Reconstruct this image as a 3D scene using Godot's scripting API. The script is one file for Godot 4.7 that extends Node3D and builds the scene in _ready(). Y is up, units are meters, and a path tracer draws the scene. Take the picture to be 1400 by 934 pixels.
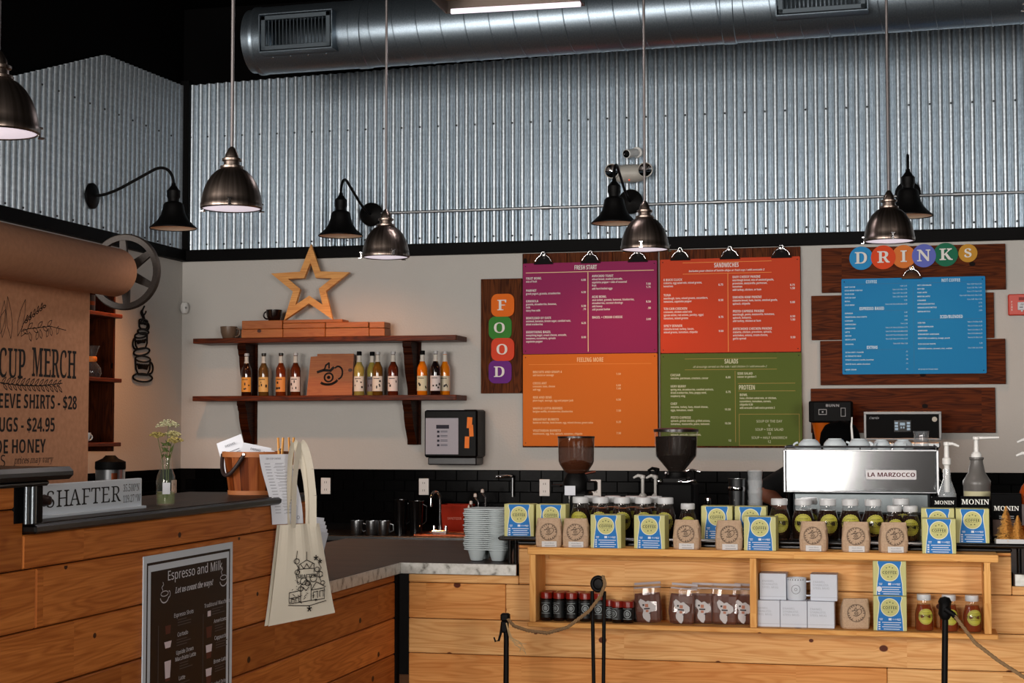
extends Node3D
# A coffee bar: corrugated metal upper walls, white lower walls with menu boards,
# a pine counter with a display shelf, espresso machine, grinders, pendants and a duct.
# Metres, y up. The back wall lies at z = 0, the customer side is +z.

var mats := {}
var used := {}
var rng := RandomNumberGenerator.new()
var fonts := {}

const ORDINAL := ["first", "second", "third", "fourth", "fifth", "sixth", "seventh", "eighth", "ninth", "tenth", "eleventh", "twelfth", "thirteenth", "fourteenth", "fifteenth", "sixteenth", "seventeenth", "eighteenth", "nineteenth", "twentieth", "twenty-first"]

func _ready() -> void:
	rng.seed = 7
	setup_view()
	make_textures()
	build_room()
	build_ceiling_things()
	build_wall_things()
	build_menus()
	build_left_side()
	build_counters()
	build_counter_top_things()
	build_display()
	build_ropes()

# ------------------------------------------------------------------ view and light
func setup_view() -> void:
	var cam := Camera3D.new()
	cam.name = "camera"
	cam.fov = 23.451
	cam.near = 0.05
	cam.far = 100.0
	cam.position = Vector3(0, 1.64, 11.192)
	cam.rotation_degrees = Vector3(3.0, 13.52, -0.043)
	add_child(cam)
	cam.current = true
	var env := Environment.new()
	var sky := Sky.new()
	var sm := ProceduralSkyMaterial.new()
	sm.sky_top_color = Color(0.50, 0.62, 0.80)
	sm.sky_horizon_color = Color(0.84, 0.88, 0.92)
	sm.ground_horizon_color = Color(0.62, 0.61, 0.60)
	sm.ground_bottom_color = Color(0.42, 0.41, 0.40)
	sm.sky_energy_multiplier = 1.0
	sky.sky_material = sm
	env.background_mode = Environment.BG_SKY
	env.sky = sky
	env.tonemap_mode = Environment.TONE_MAPPER_LINEAR
	env.tonemap_exposure = 0.93
	env.sdfgi_enabled = true
	env.ssao_enabled = true
	env.ssil_enabled = true
	var we := WorldEnvironment.new()
	we.name = "world_environment"
	we.environment = env
	add_child(we)
	# daylight entering through the shop windows behind the camera, one soft light per window
	for w in WINDOWS + SIDE_WINDOWS:
		var a := AreaLight3D.new()
		a.name = "window_daylight"
		a.area_size = Vector2(w[1] - w[0] - 0.1, w[3] - w[2] - 0.1)
		a.area_normalize_energy = false
		a.light_energy = DAY if w[0] < 5.0 else DAY * 0.5
		a.light_color = Color(1.0, 0.97, 0.94)
		a.shadow_enabled = true
		a.position = Vector3((w[0] + w[1]) / 2.0, (w[2] + w[3]) / 2.0, 15.38)
		if w[0] > 5.0:
			a.position = Vector3(-5.07, (w[2] + w[3]) / 2.0, (w[0] + w[1]) / 2.0)
			a.rotation_degrees.y = -90
		add_child(a, true)

const DAY := 8.0
const LAMP_ON := 1.0
const WINDOWS := [[-5.0, -3.0, 0.9, 3.7], [-2.85, -0.85, 0.9, 3.7], [3.2, 5.5, 0.9, 3.7]]    # shop front: x0, x1, y0, y1
const SIDE_WINDOWS := [[8.2, 11.0, 0.9, 3.7], [11.4, 14.6, 0.9, 3.7]]   # left wall, out of frame: z0, z1, y0, y1

# ------------------------------------------------------------------ helpers
func S() -> SurfaceTool:
	var st := SurfaceTool.new()
	st.begin(Mesh.PRIMITIVE_TRIANGLES)
	return st

func tri(st: SurfaceTool, a: Vector3, b: Vector3, c: Vector3, na: Vector3, nb: Vector3, nc: Vector3, ua := Vector2.ZERO, ub := Vector2.ZERO, uc := Vector2.ZERO) -> void:
	if (b - a).cross(c - a).dot(na + nb + nc) > 0.0:
		var t := b; b = c; c = t
		var n := nb; nb = nc; nc = n
		var u := ub; ub = uc; uc = u
	st.set_normal(na); st.set_uv(ua); st.add_vertex(a)
	st.set_normal(nb); st.set_uv(ub); st.add_vertex(b)
	st.set_normal(nc); st.set_uv(uc); st.add_vertex(c)

func quad(st: SurfaceTool, a: Vector3, b: Vector3, c: Vector3, d: Vector3, n: Vector3, u: Array = []) -> void:
	if u.is_empty():
		u = [Vector2(0, 1), Vector2(1, 1), Vector2(1, 0), Vector2(0, 0)]
	tri(st, a, b, c, n, n, n, u[0], u[1], u[2])
	tri(st, a, c, d, n, n, n, u[0], u[2], u[3])

# box with chamfered edges; grain = axis along which wood grain runs; uv in metres / (1.2, 0.6)
func bx(st: SurfaceTool, c: Vector3, s: Vector3, bev := 0.0, grain := 0, uvo := Vector2.ZERO, xf := Transform3D.IDENTITY) -> void:
	var h := s / 2.0
	bev = minf(bev, minf(h.x, minf(h.y, h.z)) * 0.9)
	var p := func(sg: Vector3, full: int) -> Vector3:
		var v := Vector3(sg.x * (h.x - bev), sg.y * (h.y - bev), sg.z * (h.z - bev))
		v[full] = sg[full] * h[full]
		return v
	for a in 3:
		var b := (a + 1) % 3
		var d := (a + 2) % 3
		var gu := b if b == grain else d if d == grain else b
		var gv := d if gu == b else b
		for sa in [-1.0, 1.0]:
			var pts := []
			var uvs := []
			for q in [[-1.0, -1.0], [1.0, -1.0], [1.0, 1.0], [-1.0, 1.0]]:
				var sg := Vector3.ZERO
				sg[a] = sa; sg[b] = q[0]; sg[d] = q[1]
				var v: Vector3 = p.call(sg, a)
				uvs.append(Vector2((v[gu] + c[gu]) / 1.2, (v[gv] + c[gv]) / 0.6) + uvo)
				pts.append(xf * (v + c))
			var n := Vector3.ZERO
			n[a] = sa
			quad(st, pts[0], pts[1], pts[2], pts[3], (xf.basis * n).normalized(), uvs)
	if bev <= 0.0:
		return
	for a in 3:
		var b := (a + 1) % 3
		var d := (a + 2) % 3
		for sb in [-1.0, 1.0]:
			for sd in [-1.0, 1.0]:
				var s0 := Vector3.ZERO
				s0[a] = -1.0; s0[b] = sb; s0[d] = sd
				var s1 := s0
				s1[a] = 1.0
				var n := Vector3.ZERO
				n[b] = sb; n[d] = sd
				var v0: Vector3 = p.call(s0, b)
				var v1: Vector3 = p.call(s1, b)
				var v2: Vector3 = p.call(s1, d)
				var v3: Vector3 = p.call(s0, d)
				var uu := []
				for v in [v0, v1, v2, v3]:
					uu.append(Vector2((v[grain] + c[grain]) / 1.2, (v[(grain + 1) % 3] + c[(grain + 1) % 3]) / 0.6) + uvo)
				quad(st, xf * (v0 + c), xf * (v1 + c), xf * (v2 + c), xf * (v3 + c), (xf.basis * n).normalized(), uu)
	for sx in [-1.0, 1.0]:
		for sy in [-1.0, 1.0]:
			for sz in [-1.0, 1.0]:
				var sg := Vector3(sx, sy, sz)
				var n := (xf.basis * sg).normalized()
				tri(st, xf * (p.call(sg, 0) + c), xf * (p.call(sg, 1) + c), xf * (p.call(sg, 2) + c), n, n, n, uvo, uvo, uvo)

# surface of revolution about y; profile of Vector2(radius, height), walked with the outside on the right going up
func lathe(st: SurfaceTool, prof: Array, seg := 20, xf := Transform3D.IDENTITY, a0 := 0.0, a1 := TAU) -> void:
	var ns := []
	for i in prof.size() - 1:
		var d: Vector2 = prof[i + 1] - prof[i]
		ns.append(Vector2(d.y, -d.x).normalized())
	for i in prof.size() - 1:
		var n0: Vector2 = ns[i]
		var n1: Vector2 = ns[i]
		if i > 0 and ns[i - 1].dot(ns[i]) > 0.75:
			n0 = (ns[i - 1] + ns[i]).normalized()
		if i < ns.size() - 1 and ns[i + 1].dot(ns[i]) > 0.75:
			n1 = (ns[i + 1] + ns[i]).normalized()
		var p0: Vector2 = prof[i]
		var p1: Vector2 = prof[i + 1]
		for k in seg:
			var t0 := a0 + (a1 - a0) * k / seg
			var t1 := a0 + (a1 - a0) * (k + 1) / seg
			var c0 := Vector3(sin(t0), 0, cos(t0))
			var c1 := Vector3(sin(t1), 0, cos(t1))
			var A := xf * (c0 * p0.x + Vector3.UP * p0.y)
			var B := xf * (c1 * p0.x + Vector3.UP * p0.y)
			var Cc := xf * (c1 * p1.x + Vector3.UP * p1.y)
			var D := xf * (c0 * p1.x + Vector3.UP * p1.y)
			var nA := (xf.basis * (c0 * n0.x + Vector3.UP * n0.y)).normalized()
			var nB := (xf.basis * (c1 * n0.x + Vector3.UP * n0.y)).normalized()
			var nC := (xf.basis * (c1 * n1.x + Vector3.UP * n1.y)).normalized()
			var nD := (xf.basis * (c0 * n1.x + Vector3.UP * n1.y)).normalized()
			var u0 := float(k) / seg
			var u1 := float(k + 1) / seg
			var v0 := 1.0 - float(i) / (prof.size() - 1)
			var v1 := 1.0 - float(i + 1) / (prof.size() - 1)
			if p0.x > 1e-6:
				tri(st, A, B, Cc, nA, nB, nC, Vector2(u0, v0), Vector2(u1, v0), Vector2(u1, v1))
			if p1.x > 1e-6:
				tri(st, A, Cc, D, nA, nC, nD, Vector2(u0, v0), Vector2(u1, v1), Vector2(u0, v1))

func tube(st: SurfaceTool, pts: Array, r, seg := 8, caps := true) -> void:
	var n := pts.size()
	var up := Vector3.UP
	var rings := []
	var dirs := []
	for i in n:
		var t: Vector3 = (pts[mini(i + 1, n - 1)] - pts[maxi(i - 1, 0)]).normalized()
		if absf(t.dot(up)) > 0.95:
			up = Vector3.RIGHT if absf(t.x) < 0.9 else Vector3.BACK
		var x := t.cross(up).normalized()
		up = x.cross(t).normalized()
		var rr: float = r[i] if r is Array else r
		var ring := []
		for k in seg:
			var a := TAU * k / seg
			var o := x * cos(a) + up * sin(a)
			ring.append([pts[i] + o * rr, o])
		rings.append(ring)
		dirs.append(t)
	for i in n - 1:
		for k in seg:
			var k2 := (k + 1) % seg
			var A = rings[i][k]; var B = rings[i][k2]; var Cc = rings[i + 1][k2]; var D = rings[i + 1][k]
			tri(st, A[0], B[0], Cc[0], A[1], B[1], Cc[1], Vector2(float(k) / seg, i), Vector2(float(k + 1) / seg, i), Vector2(float(k + 1) / seg, i + 1))
			tri(st, A[0], Cc[0], D[0], A[1], Cc[1], D[1], Vector2(float(k) / seg, i), Vector2(float(k + 1) / seg, i + 1), Vector2(float(k) / seg, i + 1))
	if caps:
		for e in [0, n - 1]:
			var nn: Vector3 = -dirs[0] if e == 0 else dirs[n - 1]
			for k in seg:
				tri(st, pts[e], rings[e][k][0], rings[e][(k + 1) % seg][0], nn, nn, nn)

# flat polygon in x/y extruded from z0 to z1
func extrude(st: SurfaceTool, poly: PackedVector2Array, z0: float, z1: float, xf := Transform3D.IDENTITY, sides := true) -> void:
	var idx := Geometry2D.triangulate_polygon(poly)
	for e in [z0, z1]:
		if not sides and e == z0:
			continue
		var n := xf.basis * Vector3(0, 0, -1.0 if e == z0 else 1.0)
		for i in range(0, idx.size(), 3):
			var q := [poly[idx[i]], poly[idx[i + 1]], poly[idx[i + 2]]]
			tri(st, xf * Vector3(q[0].x, q[0].y, e), xf * Vector3(q[1].x, q[1].y, e), xf * Vector3(q[2].x, q[2].y, e), n, n, n, q[0] / Vector2(1.2, 0.6), q[1] / Vector2(1.2, 0.6), q[2] / Vector2(1.2, 0.6))
	if not sides:
		return
	var area := 0.0
	for i in poly.size():
		area += poly[i].cross(poly[(i + 1) % poly.size()])
	for i in poly.size():
		var a := poly[i]
		var b := poly[(i + 1) % poly.size()]
		var d := (b - a).normalized()
		var o := Vector2(d.y, -d.x) * signf(area)
		var n := xf.basis * Vector3(o.x, o.y, 0)
		quad(st, xf * Vector3(a.x, a.y, z0), xf * Vector3(b.x, b.y, z0), xf * Vector3(b.x, b.y, z1), xf * Vector3(a.x, a.y, z1), n, [a / Vector2(1.2, 0.6), b / Vector2(1.2, 0.6), b / Vector2(1.2, 0.6), a / Vector2(1.2, 0.6)])

# band between two loops of equal length, extruded (stars, rings)
func ring_extrude(st: SurfaceTool, outer: PackedVector2Array, inner: PackedVector2Array, z0: float, z1: float, xf := Transform3D.IDENTITY) -> void:
	var n := outer.size()
	for i in n:
		var j := (i + 1) % n
		var o0 := outer[i]; var o1 := outer[j]; var i0 := inner[i]; var i1 := inner[j]
		for e in [z0, z1]:
			var nn := xf.basis * Vector3(0, 0, -1.0 if e == z0 else 1.0)
			quad(st, xf * Vector3(o0.x, o0.y, e), xf * Vector3(o1.x, o1.y, e), xf * Vector3(i1.x, i1.y, e), xf * Vector3(i0.x, i0.y, e), nn, [o0, o1, i1, i0])
		for pr in [[o0, o1, 1.0], [i0, i1, -1.0]]:
			var a: Vector2 = pr[0]
			var b: Vector2 = pr[1]
			var d := (b - a).normalized()
			var on: Vector2 = Vector2(d.y, -d.x)
			if on.dot((a + b) / 2.0 - (i0 + i1 + o0 + o1) / 4.0) < 0.0:
				on = -on
			quad(st, xf * Vector3(a.x, a.y, z0), xf * Vector3(b.x, b.y, z0), xf * Vector3(b.x, b.y, z1), xf * Vector3(a.x, a.y, z1), (xf.basis * Vector3(on.x, on.y, 0)).normalized(), [a, b, b, a])

# a pen stroke: flat ribbon along a 2D path, lying on the plane z = 0 of xf
func stroke(st: SurfaceTool, pts: Array, w: float, xf := Transform3D.IDENTITY) -> void:
	var n := xf.basis * Vector3(0, 0, 1)
	for i in pts.size() - 1:
		var a: Vector2 = pts[i]
		var b: Vector2 = pts[i + 1]
		var d := (b - a).normalized()
		var o := Vector2(-d.y, d.x) * w / 2.0
		a -= d * w * 0.25
		b += d * w * 0.25
		var q := [a + o, b + o, b - o, a - o]
		quad(st, xf * Vector3(q[0].x, q[0].y, 0), xf * Vector3(q[1].x, q[1].y, 0), xf * Vector3(q[2].x, q[2].y, 0), xf * Vector3(q[3].x, q[3].y, 0), n)

func arc2(c: Vector2, rx: float, ry: float, a0: float, a1: float, n := 16) -> Array:
	var out := []
	for i in n + 1:
		var a := deg_to_rad(a0 + (a1 - a0) * i / n)
		out.append(c + Vector2(cos(a) * rx, sin(a) * ry))
	return out

func font(k: String) -> Font:
	if not fonts.has(k):
		var f := SystemFont.new()
		f.font_names = PackedStringArray(["Droid Serif" if k.begins_with("serif") else "Droid Sans Mono" if k.begins_with("mono") else "Droid Sans"])
		f.font_weight = 700 if k.ends_with("_bold") else 400
		fonts[k] = f
	return fonts[k]

# lettering: size = cap height in metres, pos = left / centre / right of the line's middle
func txt(st: SurfaceTool, s: String, size: float, pos: Vector3, k := "sans", align := 0, xs := 1.0, basis := Basis.IDENTITY, shear := 0.0) -> void:
	var tm := TextMesh.new()
	tm.font = font(k)
	tm.font_size = 40
	tm.pixel_size = size / 0.714 / 40.0
	tm.depth = 0.0
	tm.curve_step = 3.0
	tm.text = s
	tm.horizontal_alignment = [HORIZONTAL_ALIGNMENT_LEFT, HORIZONTAL_ALIGNMENT_CENTER, HORIZONTAL_ALIGNMENT_RIGHT][align]
	tm.vertical_alignment = VERTICAL_ALIGNMENT_CENTER
	var b := Basis(Vector3(xs, 0, 0), Vector3(shear, 1, 0), Vector3(0, 0, 1))
	var xf := Transform3D(basis * b, pos)
	var ar := tm.surface_get_arrays(0)
	var v: PackedVector3Array = ar[Mesh.ARRAY_VERTEX]
	var ix: PackedInt32Array = ar[Mesh.ARRAY_INDEX]
	var n := (basis * Vector3.BACK).normalized()
	for i in range(0, ix.size(), 3):
		tri(st, xf * v[ix[i]], xf * v[ix[i + 1]], xf * v[ix[i + 2]], n, n, n)

func numbered(n: String) -> String:
	used[n] = used.get(n, 0) + 1
	return n if used[n] == 1 else "%s_%03d" % [n, used[n] - 1]

func obj(called: String, st: SurfaceTool, m: Material, parent: Node3D = null) -> MeshInstance3D:
	var o := MeshInstance3D.new()
	o.mesh = st.commit()
	o.material_override = null
	for i in o.mesh.get_surface_count():
		o.mesh.surface_set_material(i, m)
	if parent == null:
		o.name = numbered(called)
		add_child(o, true)
	else:
		o.name = called
		parent.add_child(o, true)
	return o

func tag(o: Node3D, label: String, category: String, group := "") -> Node3D:
	o.set_meta("label", label)
	o.set_meta("category", category)
	if group != "":
		o.set_meta("group", group)
	return o

func thing(called: String, label: String, category: String, at := Vector3.ZERO, turn := 0.0, group := "") -> Node3D:
	var o := Node3D.new()
	o.name = numbered(called)
	add_child(o, true)
	o.position = at
	o.rotation_degrees.y = turn
	tag(o, label, category, group)
	return o

func struct(called: String) -> Node3D:
	var o := Node3D.new()
	o.name = called
	add_child(o, true)
	o.set_meta("kind", "structure")
	return o

func dup(src: Node3D, at: Vector3, turn: float, label := "") -> Node3D:
	var o: Node3D = src.duplicate()
	o.name = numbered(src.get_meta("base_name") if src.has_meta("base_name") else String(src.name).rstrip("0123456789").trim_suffix("_"))
	add_child(o, true)
	o.position = at
	o.rotation_degrees.y = turn
	if label != "":
		o.set_meta("label", label)
	return o

func mt(key: String, col := Color.WHITE, rough := 0.6, metal := 0.0, extra := {}) -> StandardMaterial3D:
	if mats.has(key):
		return mats[key]
	var m := StandardMaterial3D.new()
	m.resource_name = key
	m.albedo_color = col
	m.roughness = rough
	m.metallic = metal
	for k in extra:
		m.set(k, extra[k])
	mats[key] = m
	return m

func glass(key: String, col: Color, alpha: float, rough := 0.03) -> StandardMaterial3D:
	return mt(key, Color(col.r, col.g, col.b, alpha), rough, 0.0, {"transparency": BaseMaterial3D.TRANSPARENCY_ALPHA})

func glow(key: String, col: Color, energy: float) -> StandardMaterial3D:
	return mt(key, col, 0.5, 0.0, {"emission_enabled": true, "emission": col, "emission_energy_multiplier": energy})

# ------------------------------------------------------------------ textures
func noise(sd: int, freq: float, oct := 3) -> FastNoiseLite:
	var n := FastNoiseLite.new()
	n.seed = sd
	n.frequency = freq
	n.fractal_octaves = oct
	n.noise_type = FastNoiseLite.TYPE_SIMPLEX_SMOOTH
	return n

# plank grain: u runs along the grain (1.2 m), v across (0.6 m); knots are [u, v, size]
func wood_tex(sd: int, light: Color, dark: Color, knot: Color, knots: Array, contrast := 1.0, w := 768, h := 384) -> ImageTexture:
	var big := noise(sd, 0.012, 2)
	var fine := noise(sd + 1, 0.05, 3)
	var bytes := PackedByteArray()
	bytes.resize(w * h * 3)
	var at := 0
	for y in h:
		for x in w:
			var yy := float(y)
			var k := 0.0
			for q in knots:
				var dx: float = (x - q[0] * w) / (q[2] * w * 1.3)
				var dy: float = (y - q[1] * h) / (q[2] * w)
				var d := dx * dx + dy * dy
				if d < 14.0:
					var e := exp(-d * 0.35)
					yy += signf(dy) * e * q[2] * w * 0.9
					k = maxf(k, clampf((1.25 - d) * 2.2, 0.0, 1.0))
			var b := big.get_noise_2d(x * 0.16, yy * 1.6)
			var ring := sin((yy * 0.16 + b * 16.0)) * 0.5 + 0.5
			var f := fine.get_noise_2d(x * 0.07, yy * 4.0)
			var t := clampf(0.5 + contrast * (0.55 * (ring * ring - 0.4) + 0.55 * f + 0.35 * b), 0.0, 1.0)
			var c := light.lerp(dark, t).lerp(knot, k)
			bytes[at] = int(c.r * 255.0); bytes[at + 1] = int(c.g * 255.0); bytes[at + 2] = int(c.b * 255.0)
			at += 3
	return ImageTexture.create_from_image(Image.create_from_data(w, h, false, Image.FORMAT_RGB8, bytes))

func ramp_noise(sd: int, freq: float, cols: Array, oct := 4, size := 256) -> NoiseTexture2D:
	var t := NoiseTexture2D.new()
	t.width = size
	t.height = size
	t.seamless = true
	t.noise = noise(sd, freq, oct)
	var g := Gradient.new()
	g.offsets = PackedFloat32Array()
	g.colors = PackedColorArray()
	var offs := PackedFloat32Array()
	var cc := PackedColorArray()
	for i in cols.size():
		offs.append(float(i) / (cols.size() - 1))
		cc.append(cols[i])
	g.offsets = offs
	g.colors = cc
	t.color_ramp = g
	return t

func bump(sd: int, freq: float, strength: float, size := 256) -> NoiseTexture2D:
	var t := NoiseTexture2D.new()
	t.width = size
	t.height = size
	t.seamless = true
	t.as_normal_map = true
	t.bump_strength = strength
	t.noise = noise(sd, freq, 4)
	return t

func make_textures() -> void:
	var pine := wood_tex(11, Color(0.92, 0.73, 0.49), Color(0.80, 0.56, 0.32), Color(0.34, 0.16, 0.08), [[0.12, 0.3, 0.010], [0.34, 0.72, 0.008], [0.55, 0.2, 0.012], [0.8, 0.6, 0.009], [0.92, 0.86, 0.011], [0.67, 0.9, 0.006]], 0.75)
	var cedar := wood_tex(23, Color(0.84, 0.51, 0.24), Color(0.66, 0.35, 0.13), Color(0.22, 0.09, 0.04), [[0.2, 0.4, 0.009], [0.48, 0.8, 0.007], [0.75, 0.25, 0.010], [0.9, 0.7, 0.006]], 0.8)
	var walnut := wood_tex(37, Color(0.43, 0.225, 0.10), Color(0.21, 0.095, 0.04), Color(0.08, 0.04, 0.025), [[0.3, 0.35, 0.014], [0.7, 0.7, 0.012]], 0.8)
	mt("pine", Color.WHITE, 0.55, 0.0, {"metallic_specular": 0.3, "albedo_texture": pine})
	mt("pine_pale", Color(1.0, 0.97, 0.88), 0.6, 0.0, {"metallic_specular": 0.3, "albedo_texture": pine})
	mt("pine_warm", Color(0.97, 0.88, 0.78), 0.55, 0.0, {"metallic_specular": 0.3, "albedo_texture": pine})
	mt("cedar", Color.WHITE, 0.5, 0.0, {"metallic_specular": 0.3, "albedo_texture": cedar})
	mt("cedar_dark", Color(0.86, 0.84, 0.82), 0.5, 0.0, {"metallic_specular": 0.3, "albedo_texture": cedar})
	mt("walnut", Color.WHITE, 0.5, 0.0, {"metallic_specular": 0.15, "albedo_texture": walnut})
	mt("walnut_red", Color(1.0, 0.90, 0.80), 0.45, 0.0, {"metallic_specular": 0.15, "albedo_texture": walnut})
	mt("walnut_deep", Color(0.62, 0.55, 0.52), 0.45, 0.0, {"metallic_specular": 0.15, "albedo_texture": walnut})
	mt("shelf_oak", Color(1.0, 0.86, 0.7), 0.45, 0.0, {"metallic_specular": 0.3, "albedo_texture": walnut})
	mt("plaster", Color(0.75, 0.74, 0.72), 0.85, 0.0, {"normal_enabled": true, "normal_texture": bump(3, 0.06, 3.0), "normal_scale": 0.25, "uv1_triplanar": true, "uv1_world_triplanar": true, "uv1_scale": Vector3(3, 3, 3)})
	mt("galvanized", Color(0.88, 0.92, 0.95), 0.36, 0.88, {"albedo_texture": ramp_noise(5, 0.05, [Color(0.78, 0.80, 0.82), Color(1, 1, 1)]), "uv1_triplanar": true, "uv1_world_triplanar": true, "uv1_scale": Vector3(2.5, 2.5, 2.5)})
	mt("duct_steel", Color(0.56, 0.61, 0.65), 0.36, 0.9, {"albedo_texture": ramp_noise(8, 0.08, [Color(0.80, 0.82, 0.84), Color(1, 1, 1)]), "uv1_triplanar": true, "uv1_scale": Vector3(4, 4, 4)})
	mt("kraft", Color(0.78, 0.56, 0.42), 0.8, 0.0, {"albedo_texture": ramp_noise(9, 0.03, [Color(0.90, 0.88, 0.86), Color(1, 1, 1)]), "uv1_triplanar": true, "uv1_scale": Vector3(5, 5, 5)})
	mt("kraft_bag", Color(0.76, 0.65, 0.54), 0.75, 0.0, {"albedo_texture": ramp_noise(10, 0.04, [Color(0.86, 0.84, 0.82), Color(1, 1, 1)]), "uv1_triplanar": true, "uv1_scale": Vector3(12, 12, 12)})
	mt("laminate", Color(0.27, 0.205, 0.165), 0.42, 0.0, {"metallic_specular": 0.3, "albedo_texture": wood_tex(51, Color(1, 0.98, 0.95), Color(0.62, 0.58, 0.54), Color(0.5, 0.45, 0.4), [], 0.9, 256, 128)})
	mt("edge_metal", Color(0.78, 0.78, 0.76), 0.45, 0.35, {"albedo_texture": ramp_noise(12, 0.03, [Color(0.42, 0.40, 0.38), Color(0.88, 0.88, 0.87), Color(1, 1, 1), Color(0.9, 0.9, 0.9)], 5), "uv1_triplanar": true, "uv1_scale": Vector3(2.2, 2.2, 2.2)})
	mt("canvas", Color(0.87, 0.84, 0.77), 0.9, 0.0, {"normal_enabled": true, "normal_texture": bump(14, 0.3, 4.0), "normal_scale": 0.4, "uv1_triplanar": true, "uv1_scale": Vector3(8, 8, 8)})
	mt("iron", Color(0.19, 0.155, 0.13), 0.65, 0.2, {"albedo_texture": ramp_noise(16, 0.06, [Color(0.6, 0.55, 0.5), Color(1, 1, 1)]), "uv1_triplanar": true, "uv1_scale": Vector3(8, 8, 8)})
	mt("concrete", Color(0.42, 0.38, 0.34), 0.6, 0.0, {"albedo_texture": ramp_noise(18, 0.02, [Color(0.8, 0.8, 0.8), Color(1, 1, 1)]), "uv1_triplanar": true, "uv1_scale": Vector3(1, 1, 1)})
	mt("black", Color(0.022, 0.020, 0.022), 0.8, 0.0, {"metallic_specular": 0.15})
	mt("black_gloss", Color(0.02, 0.02, 0.022), 0.12)
	mt("black_satin", Color(0.03, 0.028, 0.03), 0.6, 0.0, {"metallic_specular": 0.2})
	mt("black_metal", Color(0.035, 0.032, 0.033), 0.5, 0.0, {"metallic_specular": 0.25})
	mt("tile_black", Color(0.018, 0.018, 0.02), 0.18, 0.0, {"metallic_specular": 0.12})
	mt("grout", Color(0.05, 0.05, 0.052), 0.9, 0.0, {"metallic_specular": 0.1})
	mt("brushed", Color(0.68, 0.62, 0.585), 0.32, 1.0, {"albedo_texture": ramp_noise(61, 0.04, [Color(0.62, 0.60, 0.58), Color(0.85, 0.84, 0.83), Color(1, 1, 1)], 4), "uv1_scale": Vector3(3.0, 0.03, 1)})
	mt("register_steel", Color(0.33, 0.37, 0.40), 0.45, 0.6)
	mt("chrome", Color(0.85, 0.85, 0.86), 0.08, 1.0)
	mt("steel", Color(0.60, 0.61, 0.62), 0.28, 1.0)
	mt("steel_soft", Color(0.66, 0.67, 0.68), 0.38, 0.9)
	mt("white_plastic", Color(0.86, 0.86, 0.85), 0.4)
	mt("white_paper", Color(0.84, 0.85, 0.88), 0.8)
	mt("ink", Color(0.03, 0.028, 0.03), 0.7)
	mt("ink_grey", Color(0.42, 0.43, 0.46), 0.7)
	mt("china", Color(0.80, 0.84, 0.86), 0.12)

# ------------------------------------------------------------------ room
const XL := -5.19      # left wall
const XR := 6.0
const ZF := 15.5       # shop front, behind the camera
const HC := 4.75       # ceiling
const Y_TILE := 1.345
const Y_TRIM := 2.862
const Y_METAL := 2.945

func poly_panel(st: SurfaceTool, pts: Array, n: Vector3) -> void:
	for i in range(1, pts.size() - 1):
		tri(st, pts[0], pts[i], pts[i + 1], n, n, n)

# corrugated sheet running along +x (local), standing on y0, with a top edge given by a function of x
func corrugated(length: float, y0: float, top: Callable, pitch := 0.0678, amp := 0.016) -> SurfaceTool:
	var st := S()
	var n := int(round(length / pitch)) * 16
	var prev := []
	for i in n + 1:
		var x := length * i / n
		var a := TAU * x / pitch
		# rounded crests with narrower valleys
		var q := pow(absf(cos(a / 2.0)), 0.8)
		var z := amp * 2.0 * q
		var dz := (pow(absf(cos(a / 2.0 + 0.02)), 0.8) - pow(absf(cos(a / 2.0 - 0.02)), 0.8)) * amp * 2.0 / (0.08 / TAU * pitch)
		var nn := Vector3(-dz, 0, 1).normalized()
		var cur := [Vector3(x, y0, z), Vector3(x, top.call(x), z), nn]
		if i > 0:
			tri(st, prev[0], cur[0], cur[1], prev[2], cur[2], cur[2])
			tri(st, prev[0], cur[1], prev[1], prev[2], cur[2], prev[2])
		prev = cur
	return st

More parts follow.
